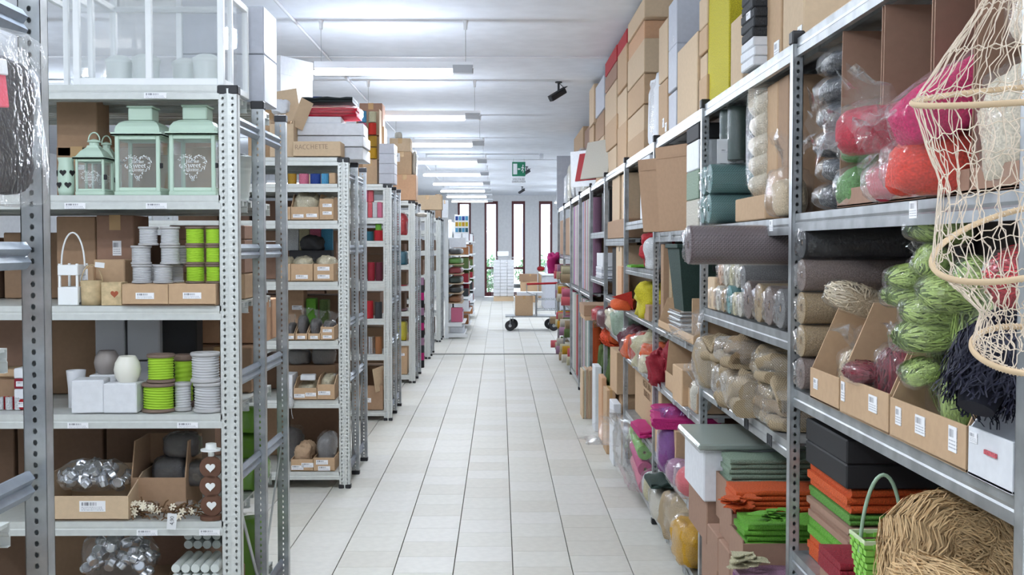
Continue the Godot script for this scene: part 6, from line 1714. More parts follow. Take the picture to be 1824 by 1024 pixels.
	rcarton("brown carton at the bottom edge of the view beneath the cut-out shapes", 1329, 1395, -900, y, 0.5, "card_red", {"X": 0.80, "h": 0.1, "tape": false}).free()
	names["cardboard_box"] -= 1
	# floor shelf of the burlap bay
	y = 0.092
	for k in 4: rcarton("carton on the lowest shelf of the burlap bay, %s" % ["away from the post", "second", "third", "by the perforated post"][k], [1253, 1283, 1318, 1360][k], [1281, 1316, 1358, 1400][k], -900, y, 0.5, "card_red", {"h": 0.26, "X": RX + 0.0, "tape": false, "group": "cartons on the lowest shelf of the burlap bay"})

# ---------- the long rack: further bays ----------
func bay2():
	# upper shelves
	var y := 1.702
	for k in 2:
		var g := Geo.new(); g.box(Vector3(0, [0.205, 0.225][k], 0), Vector3(0.02, [0.41, 0.45][k], [0.3, 0.42][k]), 0.002)
		g.box(Vector3(-0.012, [0.35, 0.39][k], 0), Vector3(0.004, 0.006, [0.29, 0.41][k]))
		var o := obj("flattened_carton", g, ["card_dark", "card_dark"][k], self, Vector3([0.90, 0.96][k], y + 0.001, [-6.35, -5.95][k])); tag(o, "flattened brown carton leaning out of its shelf, %s" % ["smaller one at the far side", "taller one"][k], "cardboard", "flattened cartons leaning out")
		o.rotation = Vector3(0, [0.5, 0.42][k], [0.1, 0.07][k])
	for k in 3: rcarton("pale stack of card packs on the upper shelf beside the mint rolls, %s" % ["lowest", "middle", "topmost"][k], 1222, 1243, -900, y + 0.135 * k, 0.4, ["ivory", "sage", "white_card"][k], {"h": 0.133, "tape": false, "called": "card_pack", "group": "pale card packs"})
	rcarton("black carton at the top of the pale card packs", 1222, 1243, -900, y + 0.406, 0.35, "black_card", {"h": 0.1, "tape": false})
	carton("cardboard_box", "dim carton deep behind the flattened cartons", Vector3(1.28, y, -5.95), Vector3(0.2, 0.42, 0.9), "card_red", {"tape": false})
	# green bin shelf
	y = 1.182
	var o := thing("green_bin", "dark green plastic bin with a handle slot, leaning from its shelf", "bin", Vector3(1.0, y + 0.138, -5.36), 0.0)
	var g := Geo.new()
	var s1 := Vector2(0.15, 0.14)
	var s2 := Vector2(0.18, 0.18)
	for k in 4:
		var b := Basis(Vector3.UP, k * PI / 2)
		var lo := s1.x if k % 2 == 0 else s1.y
		var z0 := s1.y if k % 2 == 0 else s1.x
		var hi := s2.x if k % 2 == 0 else s2.y
		var z1 := s2.y if k % 2 == 0 else s2.x
		g.quad(b * Vector3(-lo, 0, z0), b * Vector3(-hi, 0.3, z1), b * Vector3(hi, 0.3, z1), b * Vector3(lo, 0, z0))
		g.quad(b * Vector3(hi - 0.006, 0.3, z1 - 0.006), b * Vector3(-hi + 0.006, 0.3, z1 - 0.006), b * Vector3(-lo + 0.006, 0.006, z0 - 0.006), b * Vector3(lo - 0.006, 0.006, z0 - 0.006))
	g.span(Vector3(-s1.x, 0, -s1.y), Vector3(s1.x, 0.006, s1.y))
	obj("body", g, "dark_green", o)
	g = Geo.new()
	for z in [-1, 1]: g.box(Vector3(0, 0.302, z * 0.18), Vector3(0.38, 0.02, 0.014), 0.003)
	for x in [-1, 1]: g.box(Vector3(x * 0.183, 0.302, 0), Vector3(0.014, 0.02, 0.36), 0.003)
	obj("rim", g, "dark_green", o)
	g = Geo.new(); g.tube([Vector3(-0.02, 0.19, 0.168), Vector3(-0.02, 0.23, 0.17), Vector3(0.02, 0.23, 0.17), Vector3(0.02, 0.19, 0.168), Vector3(-0.02, 0.19, 0.168)], 0.004, 5); obj("handle_slot", g, "black_plastic", o)
	o.rotation.z = 0.0
	rtray("open tan carton of silvery white sheets, its flap standing out", 1173, 1236, -900, y, 0.42, "card", 0.25, {"h": 0.16, "slope": 0.12, "X": RX - 0.03})
	carton("carton_flap", "brown carton flap standing upright at the near end of the silvery packs", Vector3(0.93, y + 0.002, -5.12), Vector3(0.12, 0.2, 0.006), "card", {"tape": false, "cat": "cardboard"})
	for k in 9:
		g = Geo.new(); g.box(Vector3.ZERO, Vector3(0.3, 0.009, 0.4), 0.002)
		var q := obj("silvery_sheet_pack", g, "white_plastic" if k % 2 else "silver", self, Vector3(1.05, y + 0.011 + 0.0115 * k, -5.82 - 0.008 * (k % 3))); tag(q, "flat silvery white pack in the open tan carton, %s from the bottom" % ORD[k], "sheet pack", "silvery white packs")
		q.rotation.y = 0.03 * sin(k * 2.0)
	for k in 3:
		g = Geo.new(); g.box(Vector3(0, [0.225, 0.22, 0.22][k], 0), Vector3([0.06, 0.05, 0.04][k], [0.45, 0.44, 0.44][k], [0.1, 0.1, 0.1][k]), 0.003)
		var q := obj("cardboard_sheet", g, ["card_dark", "sand", "ivory"][k], self, Vector3([0.955, 0.96, 1.0][k], y + 0.002, [-6.45, -6.2, -6.07][k])); tag(q, "tall board standing upright beside the green bin, %s" % ["brown one at the shelf edge", "beige one behind the brown", "pale one behind the beige"][k], "board", "tall upright boards")
		q.rotation.y = 0.0
	# fabric shelf
	y = 0.862
	rtray("open carton with a torn side on the shelf below the silvery packs", 1186, 1243, -900, y, 0.4, "card", 0.35, {"h": 0.27, "slope": 0.05})
	rcarton("small tan carton at the edge before the torn open one", 1199, 1216, 660, y, 0.12, "card", {"X": RX - 0.03, "tape": false})
	bag("fabric_bundle", "dark red cloth bundle hanging over the shelf edge beside the post", "cloth", Vector3(0.9, y - 0.04, -6.42), Vector3(0.12, 0.23, 0.2), "crimson", {"film": false, "amp": 0.35, "e1": 0.6, "freq": 14.0})
	bag("fabric_bundle", "crimson net cloth heaped behind the hanging bundle", "cloth", Vector3(1.06, y, -6.3), Vector3(0.3, 0.26, 0.3), "crimson", {"amp": 0.35, "film": false})
	bag("clear_bag", "clear bag with a yellowish print by the post of the burlap bay", "bag", Vector3(0.93, y, -5.15), Vector3(0.12, 0.16, 0.15), "ivory", {"neck": Vector3(-0.3, 1, 0)})
	# purple shelf
	y = 0.432
	rcarton("brown carton under the magenta felt", 1168, 1205, -900, y, 0.42, "card", {"h": 0.24, "tape": false})
	folded("folded_felt", "magenta felt sheets lying on a brown carton, corner over the edge", "felt", Vector3(1.0, y + 0.242, -6.1), Vector3(0.62, 0.055, 0.36), ["magenta"], {"turn": -PI / 2 - 0.12, "wob": 0.2})
	bag("satin_bag", "purple satin bag with a knotted top", "bag", Vector3(0.91, y, -5.92), Vector3(0.16, 0.27, 0.26), "purple", {"film": true, "neck": Vector3(0, 1, 0.1), "neck_len": 0.1, "amp": 0.25}).get_child(1).material_override = satin()
	bag("soft_bundle", "lavender soft bundle in clear plastic next to the pink ball", "bundle", Vector3(1.02, y, -5.45), Vector3(0.2, 0.2, 0.18), "lavender", {})
	bag("soft_ball", "salmon pink soft ball in clear plastic at the shelf edge", "ball", Vector3(0.93, y, -5.34), Vector3(0.2, 0.17, 0.24), "coral", {"amp": 0.05, "e1": 1.0, "e2": 1.0})
	bag("soft_bundle", "mauve bundle in clear plastic under the purple satin bag's edge", "bundle", Vector3(0.92, y, -5.63), Vector3(0.18, 0.13, 0.2), "mauve", {})
	# floor shelf
	y = 0.092
	bag("soft_bundle", "cream cloth bundle in clear plastic on the lowest shelf behind the post", "bundle", Vector3(1.0, y, -6.25), Vector3(0.34, 0.22, 0.4), "ivory", {})
	bag("soft_bundle", "beige bundle in clear plastic on the lowest shelf, above the burlap bag", "bundle", Vector3(1.03, y, -5.85), Vector3(0.34, 0.26, 0.34), "beige", {})
	folded("felt_piece", "dark green felt piece draped at the post foot", "felt", Vector3(0.93, y + 0.222, -6.2), Vector3(0.24, 0.03, 0.3), ["dark_green"], {"wob": 0.3, "layers": 2})
	bag("burlap_bag", "clear bag of beige burlap at the edge of the lowest shelf", "bag", Vector3(0.92, y, -5.92), Vector3(0.14, 0.24, 0.26), "burlap", {"amp": 0.3})
	bag("soft_bundle", "golden yellow bundle in clear plastic on the lowest shelf", "bundle", Vector3(0.92, y, -5.45), Vector3(0.16, 0.22, 0.4), "amber", {"amp": 0.2})
var satin_mat: StandardMaterial3D
func satin() -> StandardMaterial3D:
	if satin_mat == null: satin_mat = film("film_violet", 0.25, rgb(150, 110, 190))
	return satin_mat
func bay3():
	var y := 1.792
	var o := thing("hoop_handle_basket", "dark oval hoop of a basket handle on a high shelf beside a pale board", "handle", Vector3(0.98, y, -7.6))
	var g := Geo.new(); var hp := []
	for k in 25: hp.append(Vector3(0, 0.002 + 0.16 * (1 - cos(TAU * k / 24.0)) , 0.09 * sin(TAU * k / 24.0) * (1.0 - 0.25 * cos(TAU * k / 24.0))))
	g.tube(hp, 0.011, 7, false); obj("hoop", g, "brown_wood", o, Vector3(0, 0.012, 0))
	g = Geo.new(); g.box(Vector3(0, 0.36, 0), Vector3(0.016, 0.08, 0.02), 0.004); obj("grip", g, "brown_wood", o)
	rcarton("pale grey board box standing on the high shelf behind the hoop", 1140, 1156, -900, y, 0.22, "white_card", {"h": 0.4, "tape": false})
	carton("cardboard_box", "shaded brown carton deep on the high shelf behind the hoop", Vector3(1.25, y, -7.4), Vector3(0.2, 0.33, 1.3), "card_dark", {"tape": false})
	y = 1.482
	bag("fabric_bundle", "red folded cloth leaning on the shelf below the hoop", "cloth", Vector3(0.96, y + 0.03, -6.92), Vector3(0.2, 0.19, 0.32), "red", {"amp": 0.3, "film": false, "tilt": rot(-12, 0, 0)})
	bag("clear_bag", "white bag beside the red folded cloth", "bag", Vector3(0.94, y, -6.68), Vector3(0.16, 0.2, 0.14), "white", {"amp": 0.3})
	folded("felt_piece", "lime sheet on the shelf below the hoop", "felt", Vector3(1.0, y, -7.5), Vector3(0.3, 0.016, 0.25), ["lime"], {"layers": 1})
	y = 1.172
	bag("yellow_bag", "bright yellow crumpled bag on the middle shelf", "bag", Vector3(0.99, y, -7.1), Vector3(0.3, 0.235, 0.5), "yellow", {"film": false, "amp": 0.35, "freq": 8.0, "ridged": false, "e1": 0.8})
	bag("orange_bag", "fluorescent orange bag sticking out pointedly past the post", "bag", Vector3(0.87, y - 0.0, -7.95), Vector3(0.2, 0.09, 0.26), "orange", {"film": false, "amp": 0.3, "neck": Vector3(-1, 0, 0)})
	g = Geo.new(); g.prism([Vector2(-0.09, 0.01), Vector2(0.05, 0.05), Vector2(0.06, -0.08), Vector2(0.02, -0.02)], Vector3.RIGHT, Vector3.UP, Vector3(0, 0, 0.006), Vector3.ZERO)
	tag(obj("orange_pennant", g, "scarlet", self, Vector3(0.86, y + 0.09, -7.8)), "orange-red pennant shaped flap beside the yellow bag", "flap")
	rcarton("small brown box under the yellow bag's edge", 1142, 1156, 545, y, 0.15, "card_dark", {"tape": false, "X": RX - 0.005})
	y = 0.862
	var cl := [["orange", 6.85, 0.19, "orange cloth bundle next to the post"], ["cream", 7.05, 0.24, "cream and yellow cloth bundle"], ["scarlet", 7.35, 0.2, "red-orange cloth bundle"], ["orange", 7.65, 0.16, "second orange cloth bundle"], ["burgundy", 7.9, 0.22, "dark red cloth bundle at the far post"]]
	for i in cl.size(): bag("fabric_bundle", cl[i][3] + " on the shelf below the yellow bag", "cloth", Vector3(1.0 - 0.02 * (i % 2), y, -cl[i][1]), Vector3(0.32, cl[i][2], 0.27), cl[i][0], {"amp": 0.3, "freq": 10.0, "group": "cloth bundles below the yellow bag"})
	bag("clear_bag", "clear bag of white and pink petals hanging at the shelf edge", "bag", Vector3(0.88, y + 0.0, -6.78), Vector3(0.1, 0.12, 0.2), "flower_mix", {})
	y = 0.452
	o = carton("cardboard_box", "large brown carton with dark printed words on the lower shelf", Vector3(1.185, y, -7.35), Vector3(0.45, 0.33, 1.3), "card", {"tape": false})
	words(o, "printed_words", "PAGLIA LUNGA", Vector3(0.0, 0.26, 0.0) + Vector3(-0.225 - 0.0012, 0, 0), 0.045, "twig", Vector3(0, -PI / 2, 0))
	words(o, "printed_words", "TOVAGLIOLI", Vector3(0.0, 0.2, 0.0) + Vector3(-0.225 - 0.0012, 0, 0), 0.045, "twig", Vector3(0, -PI / 2, 0))
	folded("folded_felt", "magenta felt lying before the printed carton, tip over the aisle", "felt", Vector3(0.9, y + 0.0, -7.1), Vector3(0.1, 0.04, 0.5), ["magenta"], {"wob": 0.3})
	y = 0.092
	carton("cardboard_box", "dark green carton with red numerals behind the bag of bright rolls", Vector3(1.22, y, -7.5), Vector3(0.2, 0.29, 0.8), "olive", {"tape": false})
	o = get_child(get_child_count() - 1)
	words(o, "printed_number", "10", Vector3(-0.1012, 0.24, 0.1), 0.07, "red", Vector3(0, -PI / 2, 0))
	for k in 3: roll("felt_roll", ["lime green roll uppermost in the big clear bag", "magenta roll in the middle of the big clear bag", "pale pink roll lowest in the big clear bag"][k], Vector3(0.92, y + 0.27 - 0.097 * k - 0.02, -7.4 + 0.04 * k), 0.046, 0.85, ["lime", "magenta", "pink"][k], {"tilt": rot(0, -3, 0), "group": "bright rolls in the big clear bag"})
	g = Geo.new()
	blob(g, Vector3(0.26, 0.345, 1.12), 0.4, 0.4, 0.16, 9.0, 41, 44, 20, 0.97, true)
	ruff(g, 0.22, 0.06, 0.16, 6, Transform3D(rot(-50, 0, 50), Vector3(-0.08, 0.2, -0.28)))
	tag(obj("clear_plastic_bag", g, "film_shiny", self, Vector3(0.92, y + 0.004, -7.4)), "big crinkled clear plastic bag around the bright rolls, bulging into the aisle", "bag")
	for k in 2: bag("soft_bundle", "pale bundle on the lowest shelf between the bright rolls and the post, %s" % ["white", "cream"][k], "bundle", Vector3(1.0, y, -6.8 + 0.1 * k), Vector3(0.3, 0.2, 0.095), ["white", "cream"][k], {})
func bay4():
	var y := 1.682
	var o := carton("cardboard_box", "tall tan carton with a hand hole leaning on the high shelf", Vector3(1.05, y + 0.142, -8.5), Vector3(0.24, 0.34, 0.3), "card_pale", {"tape": false, "holes": [[0.0, 0.75, 0.022, 1]]})
	o = carton("cardboard_box", "plain tan carton beside the one with a hand hole", Vector3(1.05, y + 0.142, -9.1), Vector3(0.24, 0.35, 0.55), "card_pale", {"tape": false})
	carton("cardboard_box", "low crumpled carton under the tall tan ones", Vector3(1.04, y, -8.85), Vector3(0.28, 0.14, 1.2), "card_dark", {"tape": false})
	y = 1.212
	carton("cardboard_box", "tall narrow tan carton standing under the high shelf", Vector3(1.05, y, -8.75), Vector3(0.26, 0.42, 0.4), "card_pale", {"tape": false, "holes": [[0.1, 0.92, 0.02, 1]]})
	carton("cardboard_box", "shorter orange-tan carton in front of the tall narrow one", Vector3(0.92, y, -8.42), Vector3(0.06, 0.26, 0.28), "card_orange", {"tape": false})
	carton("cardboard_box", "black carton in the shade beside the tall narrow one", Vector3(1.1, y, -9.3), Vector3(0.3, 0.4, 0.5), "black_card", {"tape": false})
	y = 0.952
	bag("clear_bag", "clear bag of greenish white sprigs at the shelf edge", "bag", Vector3(0.95, y, -8.4), Vector3(0.24, 0.22, 0.42), "sage", {"amp": 0.3})
	bag("clear_bag", "clear bag of white sprigs next to the greenish one", "bag", Vector3(0.95, y, -8.85), Vector3(0.24, 0.2, 0.4), "flower_mix", {"amp": 0.3})
	bag("fabric_bundle", "dark red cloth with twigs on the shelf end", "cloth", Vector3(0.95, y, -9.35), Vector3(0.3, 0.16, 0.4), "burgundy", {"amp": 0.3})
	var g := Geo.new()
	for k in 5: g.tube([Vector3(0.06, 0.02 + 0.01 * k, -0.05 * k), Vector3(-0.02, 0.015 * k, 0.02 * k), Vector3(-0.09, 0.012 * k - 0.01, 0.05 - 0.02 * k)], 0.006, 5)
	tag(obj("twig_bundle", g, "twig", self, Vector3(0.88, y + 0.0, -9.55)), "thin dark twigs jutting out over the aisle", "twigs")
	# on the floor, leaning on the rack
	var lean := [["plywood_board", 9.85, 1060, 1072, 0.57, "white_card", "white board leaning on the rack"], ["cardboard_bundle", 9.2, 1072, 1081, 0.55, "card_orange", "bundle of cardboard strips beside the white board"], ["wrapped_carton", 8.78, 1081, 1097, 0.5, "card", "tall wrapped carton standing on the floor"], ["plywood_board", 8.3, 1093, 1107, 0.46, "white_card", "grainy white board beside the bright rolls"]]
	for f in lean:
		var a := at(f[2], 600, f[1])
		var b := at(f[3], 600, f[1])
		carton(f[0], f[6], Vector3((a.x + b.x) / 2, 0, -f[1] - 0.15), Vector3(b.x - a.x, f[4], 0.3), f[5], {"tape": f[0] == "wrapped_carton", "cat": "carton" if f[0] == "wrapped_carton" else "board"})
	for k in 6: carton("wooden_board", "pale wooden board on edge in the row by the rack foot, %s" % ["first", "second", "third", "fourth", "fifth", "sixth"][k], Vector3(0.785 + 0.0185 * k, 0, -10.75), Vector3(0.017, 0.455 + 0.006 * (k % 3), 0.3), ["card_pale", "ivory", "peach", "card_pale", "peach", "card_orange"][k], {"tape": false, "cat": "board", "group": "pale wooden boards on edge"})
	carton("cardboard_box", "brown carton standing on the floor deep in the rack, lower of two", Vector3(1.1, 0, -8.85), Vector3(0.34, 0.5, 0.6), "card", {})
	carton("cardboard_box", "brown carton on the floor carton, under the orange fibre", Vector3(1.06, 0.502, -8.75), Vector3(0.36, 0.32, 0.5), "card", {"tape": true})
	hank("orange_fibre", "round tuft of orange fibre above the floor cartons", [Vector3(0.95, 0.87, -9.2), Vector3(0.93, 0.87, -9.45), Vector3(0.92, 0.86, -9.65)], [0.06, 0.085, 0.06], 260, "orange_strand", "orange", 0.006, 0.03, 51)
	for k in 7: bag("artificial_grass", "upright bundle of green artificial grass by the orange tuft, %s" % ["first", "second", "third", "fourth", "fifth", "sixth", "seventh"][k], "grass", Vector3(0.97 + 0.06 * (k % 2), 0, -9.5 - 0.16 * k), Vector3(0.14, 0.78 - 0.03 * (k % 3), 0.14), ["olive", "green"][k % 2], {"film": false, "ribs": 0.3, "rib_n": 60.0, "group": "bundles of artificial grass"})
func bay5():
	carton("cardboard_box", "black carton on the high shelf of the dark bay", Vector3(1.1, 1.752, -10.2), Vector3(0.3, 0.36, 0.7), "black_card", {"tape": false})
	carton("cardboard_box", "white carton in the dark bay above the sheet stack", Vector3(1.05, 1.44, -10.2), Vector3(0.3, 0.12, 0.6), "white_card", {"tape": false})
	for k in 4: carton("paper_ream", "ream of pale paper in the dark bay, %s from the bottom" % ORD[k], Vector3(1.05, 1.332 + 0.027 * k, -10.2 + 0.01 * (k % 2)), Vector3(0.32, 0.026, 0.55), "white_card" if k % 2 else "grey_card", {"tape": false, "cat": "paper", "group": "reams of pale paper"})
	carton("cardboard_box", "open brown box jutting from the dark bay's lower shelf", Vector3(0.93, 0.99, -10.5), Vector3(0.34, 0.1, 0.6), "card_dark", {"tape": false})
	bag("fabric_bundle", "red and white cloth on the dark bay's lower shelf", "cloth", Vector3(0.95, 0.952, -9.95), Vector3(0.3, 0.14, 0.4), "red", {"amp": 0.3})
	carton("cardboard_sheet", "board under the open brown box of the dark bay", Vector3(0.95, 0.952, -10.5), Vector3(0.36, 0.037, 0.6), "card", {"tape": false, "cat": "board"})
func bays_rolls():
	var c := ["mauve", "ivory", "white", "grey", "ivory", "mauve", "white", "sage", "pink", "ivory", "lavender", "white", "grey"]
	var lower := ["orange", "white", "mauve", "teal", "ivory", "white", "sage", "grey", "ivory", "mauve", "white", "burgundy", "ivory"]
	var nth := ["first", "second", "third", "fourth", "fifth", "sixth", "seventh", "eighth", "ninth", "tenth", "eleventh", "twelfth", "thirteenth"]
	for b in 2:
		for tier in 2:
			for k in 13:
				var z: float = BAY[6 + b] + 0.075 + 0.112 * k
				var col: String = (c if tier else lower)[(k * (1 + b) + b * 3) % 13]
				roll("upright_roll", "%s upright roll, %s from the near post, %s tier, %s bay of rolls" % [{"mauve": "mauve", "ivory": "off-white", "white": "white", "grey": "grey", "sage": "pale green", "pink": "pink", "lavender": "lavender", "orange": "orange", "teal": "teal", "burgundy": "dark red"}[col], nth[k], ["lower", "upper"][tier], ["near", "far"][b]], Vector3(RX + 0.075, [0.092, 1.152][tier] + [0.48, 0.48][tier], -z), 0.052, 0.95, col, {"tilt": rot(90, 0, 0), "film": false, "group": "tall upright rolls"})
		for tier in 2:
			carton("cardboard_box", "long carton behind the tall upright rolls, %s tier of the %s bay" % [["lower", "upper"][tier], ["near", "far"][b]], Vector3(1.22, [0.092, 1.152][tier], -(BAY[6 + b] + 0.77)), Vector3(0.3, 0.9, 1.4), "card_dark", {"tape": false})
	# beyond: shelves of cloth rolls poking into the aisle
	rng.seed = 71
	var cols := ["cream", "beige", "olive", "ivory", "coral", "mauve", "sand", "amber", "pink", "ivory"]
	var cn := ["cream", "beige", "olive", "off-white", "coral", "mauve", "sand", "amber", "pink", "pale"]
	var lv := [0.092, 0.45, 0.86, 1.15]
	var nn := 0
	for i in 4:
		for k in 9:
			var z: float = 14.5 + 0.32 * k
			var ci: int = (k * 3 + i * 2) % 10
			var out := 0.04 + rng.randf() * 0.12
			roll("cloth_roll", "%s cloth roll poking into the aisle, %s shelf of the long rack's end, %s along" % [cn[ci], ORD[i], nth[k]], Vector3(RX - out + 0.28, lv[i] + 0.058, -z), 0.056, 0.5, cols[ci], {"turn": PI / 2 + rng.randf_range(-0.06, 0.06), "group": "cloth rolls at the far end of the long rack"})
			nn += 1
			if k < 8 and rng.randf() < 0.75:
				ci = (ci + 4) % 10
				roll("cloth_roll", "%s cloth roll lying on two others, %s shelf of the long rack's end, %s along" % [cn[ci], ORD[i], nth[k]], Vector3(RX - out + 0.30, lv[i] + 0.058 + 0.096, -z - 0.16), 0.056, 0.5, cols[ci], {"turn": PI / 2, "group": "cloth rolls at the far end of the long rack"})
	bag("pink_cloth", "bright pink cloth hanging from a high shelf at the far end of the long rack", "cloth", Vector3(0.8, 1.21, -16.9), Vector3(0.2, 0.34, 0.4), "magenta", {"film": false, "amp": 0.4, "freq": 9.0})
	for k in 2: carton("cardboard_box", "dark carton on the top shelf at the far end of the long rack, %s" % ["nearer", "further"][k], Vector3(1.14, 1.502, -15.1 - 1.5 * k), Vector3(0.45, 0.5, 1.2), "card_dark", {"tape": false})
	for k in 3: roll("standing_roll", "upright roll in green or white at the far end of the long rack, %s" % ["lime green", "white", "off-white"][k], Vector3(0.96, 1.502 + 0.3, -14.5 - 0.12 * k), 0.05, 0.6, ["lime", "white", "ivory"][k], {"tilt": rot(90, 0, 0)})
# boxes piled on top of the long rack; columns from the near end; [far column, near column, rows of the tops at the near edge, materials, depth]
func pile_up(called: String, x0: float, x1: float, rows: Array, mats: Array, words_: String, d := 0.5, o := {}):
	var X: float = maxf(RX + 0.042, o.get("X", RX + 0.042))
	var base := 2.252 - 0.006 * floorf(clampf((rz(x1, X) - 1.92) / 1.55, 0, 9))
	var nth := ["lowest", "second", "third", "fourth", "fifth", "sixth"]
	for i in rows.size():
		var yt: float = on(x1, rows[i], X).y
		yt = minf(yt, 3.22)
		if yt - base < 0.02: continue
		var s: String = words_ if rows.size() == 1 else words_ + ", " + ("topmost" if i == rows.size() - 1 else nth[i])
		var st: Array = o.get("stickers", []) if i == o.get("on", rows.size() - 1) else []
		rcarton(s, x0, x1, -900, base + 0.001, d, mats[i % mats.size()], {"h": yt - base - 0.003, "X": X + 0.008 * sin(i * 2.3 + x0), "called": called, "tape": o.get("tape", true), "stickers": st, "turn": 0.0})
		base = yt
func on_top():
	var s := [[0.1, 0.25, 0.06, 0.05, 1], [0.4, 0.14, 0.06, 0.05, 1]]
	pile_up("cardboard_box", 1430, 1600, [-60], ["card_pale"], "broad tan carton on top of the end bay, first of the row", 0.5, {"stickers": []})
	pile_up("cardboard_box", 1391, 1428, [-60], ["card_pale"], "tan carton on top of the long rack by the perforated post", 0.5, {"stickers": [[0.35, 0.1, 0.05, 0.07, 1]]})
	pile_up("cardboard_box", 1346, 1388, [-60], ["card"], "tall tan carton with a small white sticker on top of the long rack", 0.5, {"stickers": [[0.35, 0.12, 0.07, 0.06, 1]]})
	# albums
	for k in 11:
		var z: float = 4.05
		carton("black_album" if k > 2 else "paper_pad", ("black album of the stack on top of the long rack, %s layer" if k > 2 else "white pad of the stack below the black albums, %s layer") % ORD[k], Vector3(1.04, 2.256 + 0.034 * k, -4.1), Vector3(0.3, 0.033, 0.2), "charcoal" if k > 2 else "white_card", {"tape": false, "cat": "album" if k > 2 else "paper", "turn": 0.03 * sin(k * 1.7), "group": "albums and pads stacked on the long rack", "stickers": [[0.1, 0.5, 0.06, 0.026, 1]] if k in [5, 8] else []})
	pile_up("cardboard_box", 1299, 1320, [27], ["card_pale"], "narrow tan carton with shiny tape next to the yellow box", 0.45)
	pile_up("yellow_box", 1259, 1296, [-70], ["yellow"], "very tall bright yellow box on top of the long rack", 0.45, {"tape": false})
	var yb = get_child(get_child_count() - 1)
	for k in 4:
		var g := Geo.new(); g.turned([Vector2(0, 0), Vector2(0.022, 0), Vector2(0.022, 0.002), Vector2(0, 0.002)], 14, Vector3.ZERO, rot(90, 0, 0))
		obj("green_dot", g, "dark_green", yb, Vector3(-0.12, 0.28 + 0.17 * k, 0.215 if false else (rz(1259, RX + 0.02) - rz(1296, RX + 0.02)) / 2 - 0.003))
	pile_up("cardboard_box", 1243, 1257, [135, 92, 46, -10], ["card", "card_pale"], "narrow tan carton in the column next to the yellow box", 0.5)
	pile_up("cardboard_box", 1205, 1240, [60], ["card_pale"], "wide tan carton with a pale flap on top, between grey and yellow boxes", 0.5, {"stickers": []})
	pile_up("grey_box", 1189, 1203, [158, 80, -5], ["grey_card"], "pale grey box in the slim column", 0.5, {"tape": false, "stickers": [[0.2, 0.15, 0.02, 0.03, 1]]})
	pile_up("cardboard_box", 1172, 1187, [140, 35], ["card", "card_pale"], "tan carton with white stickers in the column beside the slim grey boxes", 0.5, {"stickers": s, "on": 0})
	# wrapped white pack
	var q := rpos(1150, 1169, -900, 2.25, RX + 0.044)
	bag("white_wrapped_pack", "tall white pack in crinkled clear plastic, between two columns of cartons", "pack", q[0] + Vector3(0.12, 0.0, 0), Vector3(0.24, 0.46, q[1]), "white_card", {"e1": 0.25, "e2": 0.25, "ridged": true, "amp": 0.12})
	pile_up("cardboard_box", 1117, 1146, [232, 185, 132, 72, 35, -40], ["card", "card_pale", "card", "card_pale", "card_orange", "card_pale"], "tan carton in the tall column with printed labels", 0.5, {"stickers": [[0.0, 0.6, 0.2, 0.1]], "on": 3})
	pile_up("cardboard_box", 1099, 1115, [215, 152, 80, -10], ["card", "card_pale", "card", "red"], "carton in the column that is red at its top", 0.5)
	pile_up("cardboard_box", 1077, 1097, [258, 205, 140, 110, 55], ["card_pale", "card", "card_pale", "card_red", "red"], "carton in the column with the low red box on top", 0.5)
	pile_up("cardboard_box", 1060, 1075, [280, 240, 195, 136], ["card", "card_pale", "card_dark", "grey_card"], "carton in the column with a grey-blue box on top", 0.45, {"X": RX + 0.06})
	pile_up("cardboard_box", 1049, 1057, [280, 220, 150], ["card_dark", "card", "card_pale"], "slim carton in the shaded column behind the grey-blue box", 0.14, {"X": RX + 0.042})
	pile_up("cardboard_box", 1041, 1068, [255, 198], ["card", "card_red"], "large carton with a hand hole, leaning at the far part of the rack top", 0.3, {"X": RX + 0.2})
	pile_up("cardboard_box", 1022, 1038, [275, 225], ["card_dark", "card"], "carton behind the leaning one with a hand hole", 0.3, {"X": RX + 0.2})
	var g := Geo.new(); g.box(Vector3(0, 0.18, 0), Vector3(0.02, 0.36, 0.5), 0.003)
	var o := obj("white_cardboard", g, "white_card", self, Vector3(0.86, 2.215, -11.3)); tag(o, "white panel leaning on the front of the piled cartons", "cardboard"); o.rotation.z = 0.02; o.rotation.y = 0.55
	g = Geo.new(); g.box(Vector3(0, 0.13, 0), Vector3(0.012, 0.26, 0.34), 0.003)
	o = obj("red_cardboard", g, "red", self, Vector3(0.78, 2.22, -10.35)); tag(o, "red panel leaning before the white one", "cardboard"); o.rotation.y = 0.5; o.rotation.z = -0.2
	g = Geo.new(); g.box(Vector3(0, 0.17, 0), Vector3(0.02, 0.34, 0.5), 0.003)
	o = obj("white_cardboard", g, "ivory", self, Vector3(0.83, 2.222, -10.0)); tag(o, "narrow white panel tilted beside the red one", "cardboard"); o.rotation.z = -0.22; o.rotation.y = 0.4
	for k in 5: bag("wrapped_pack", "pack in shiny crinkled plastic at the far part of the rack top, %s" % ["first", "second", "third", "fourth", "fifth"][k], "pack", Vector3(1.0, 2.232, -12.9 - 0.85 * k), Vector3(0.13, [0.5, 0.6, 0.5, 0.55, 0.45][k], 0.8), ["ivory", "white", "grey", "ivory", "white"][k], {"e1": 0.3, "e2": 0.3, "ridged": true, "amp": 0.12, "group": "shiny packs on the rack top"})
	g = Geo.new(); g.span(Vector3(0, 0, 0), Vector3(0.5, 0.8, 0.03), 0.004)
	tag(obj("violet_cardboard", g, "grey_card", self, Vector3(0.87, 2.2, -17.35)), "tall pale violet panel at the far end of the rack top", "cardboard")
	# label holders on the shelf edges of the near bays
	var lr := get_node("long_shelving_rack")
	g = Geo.new()
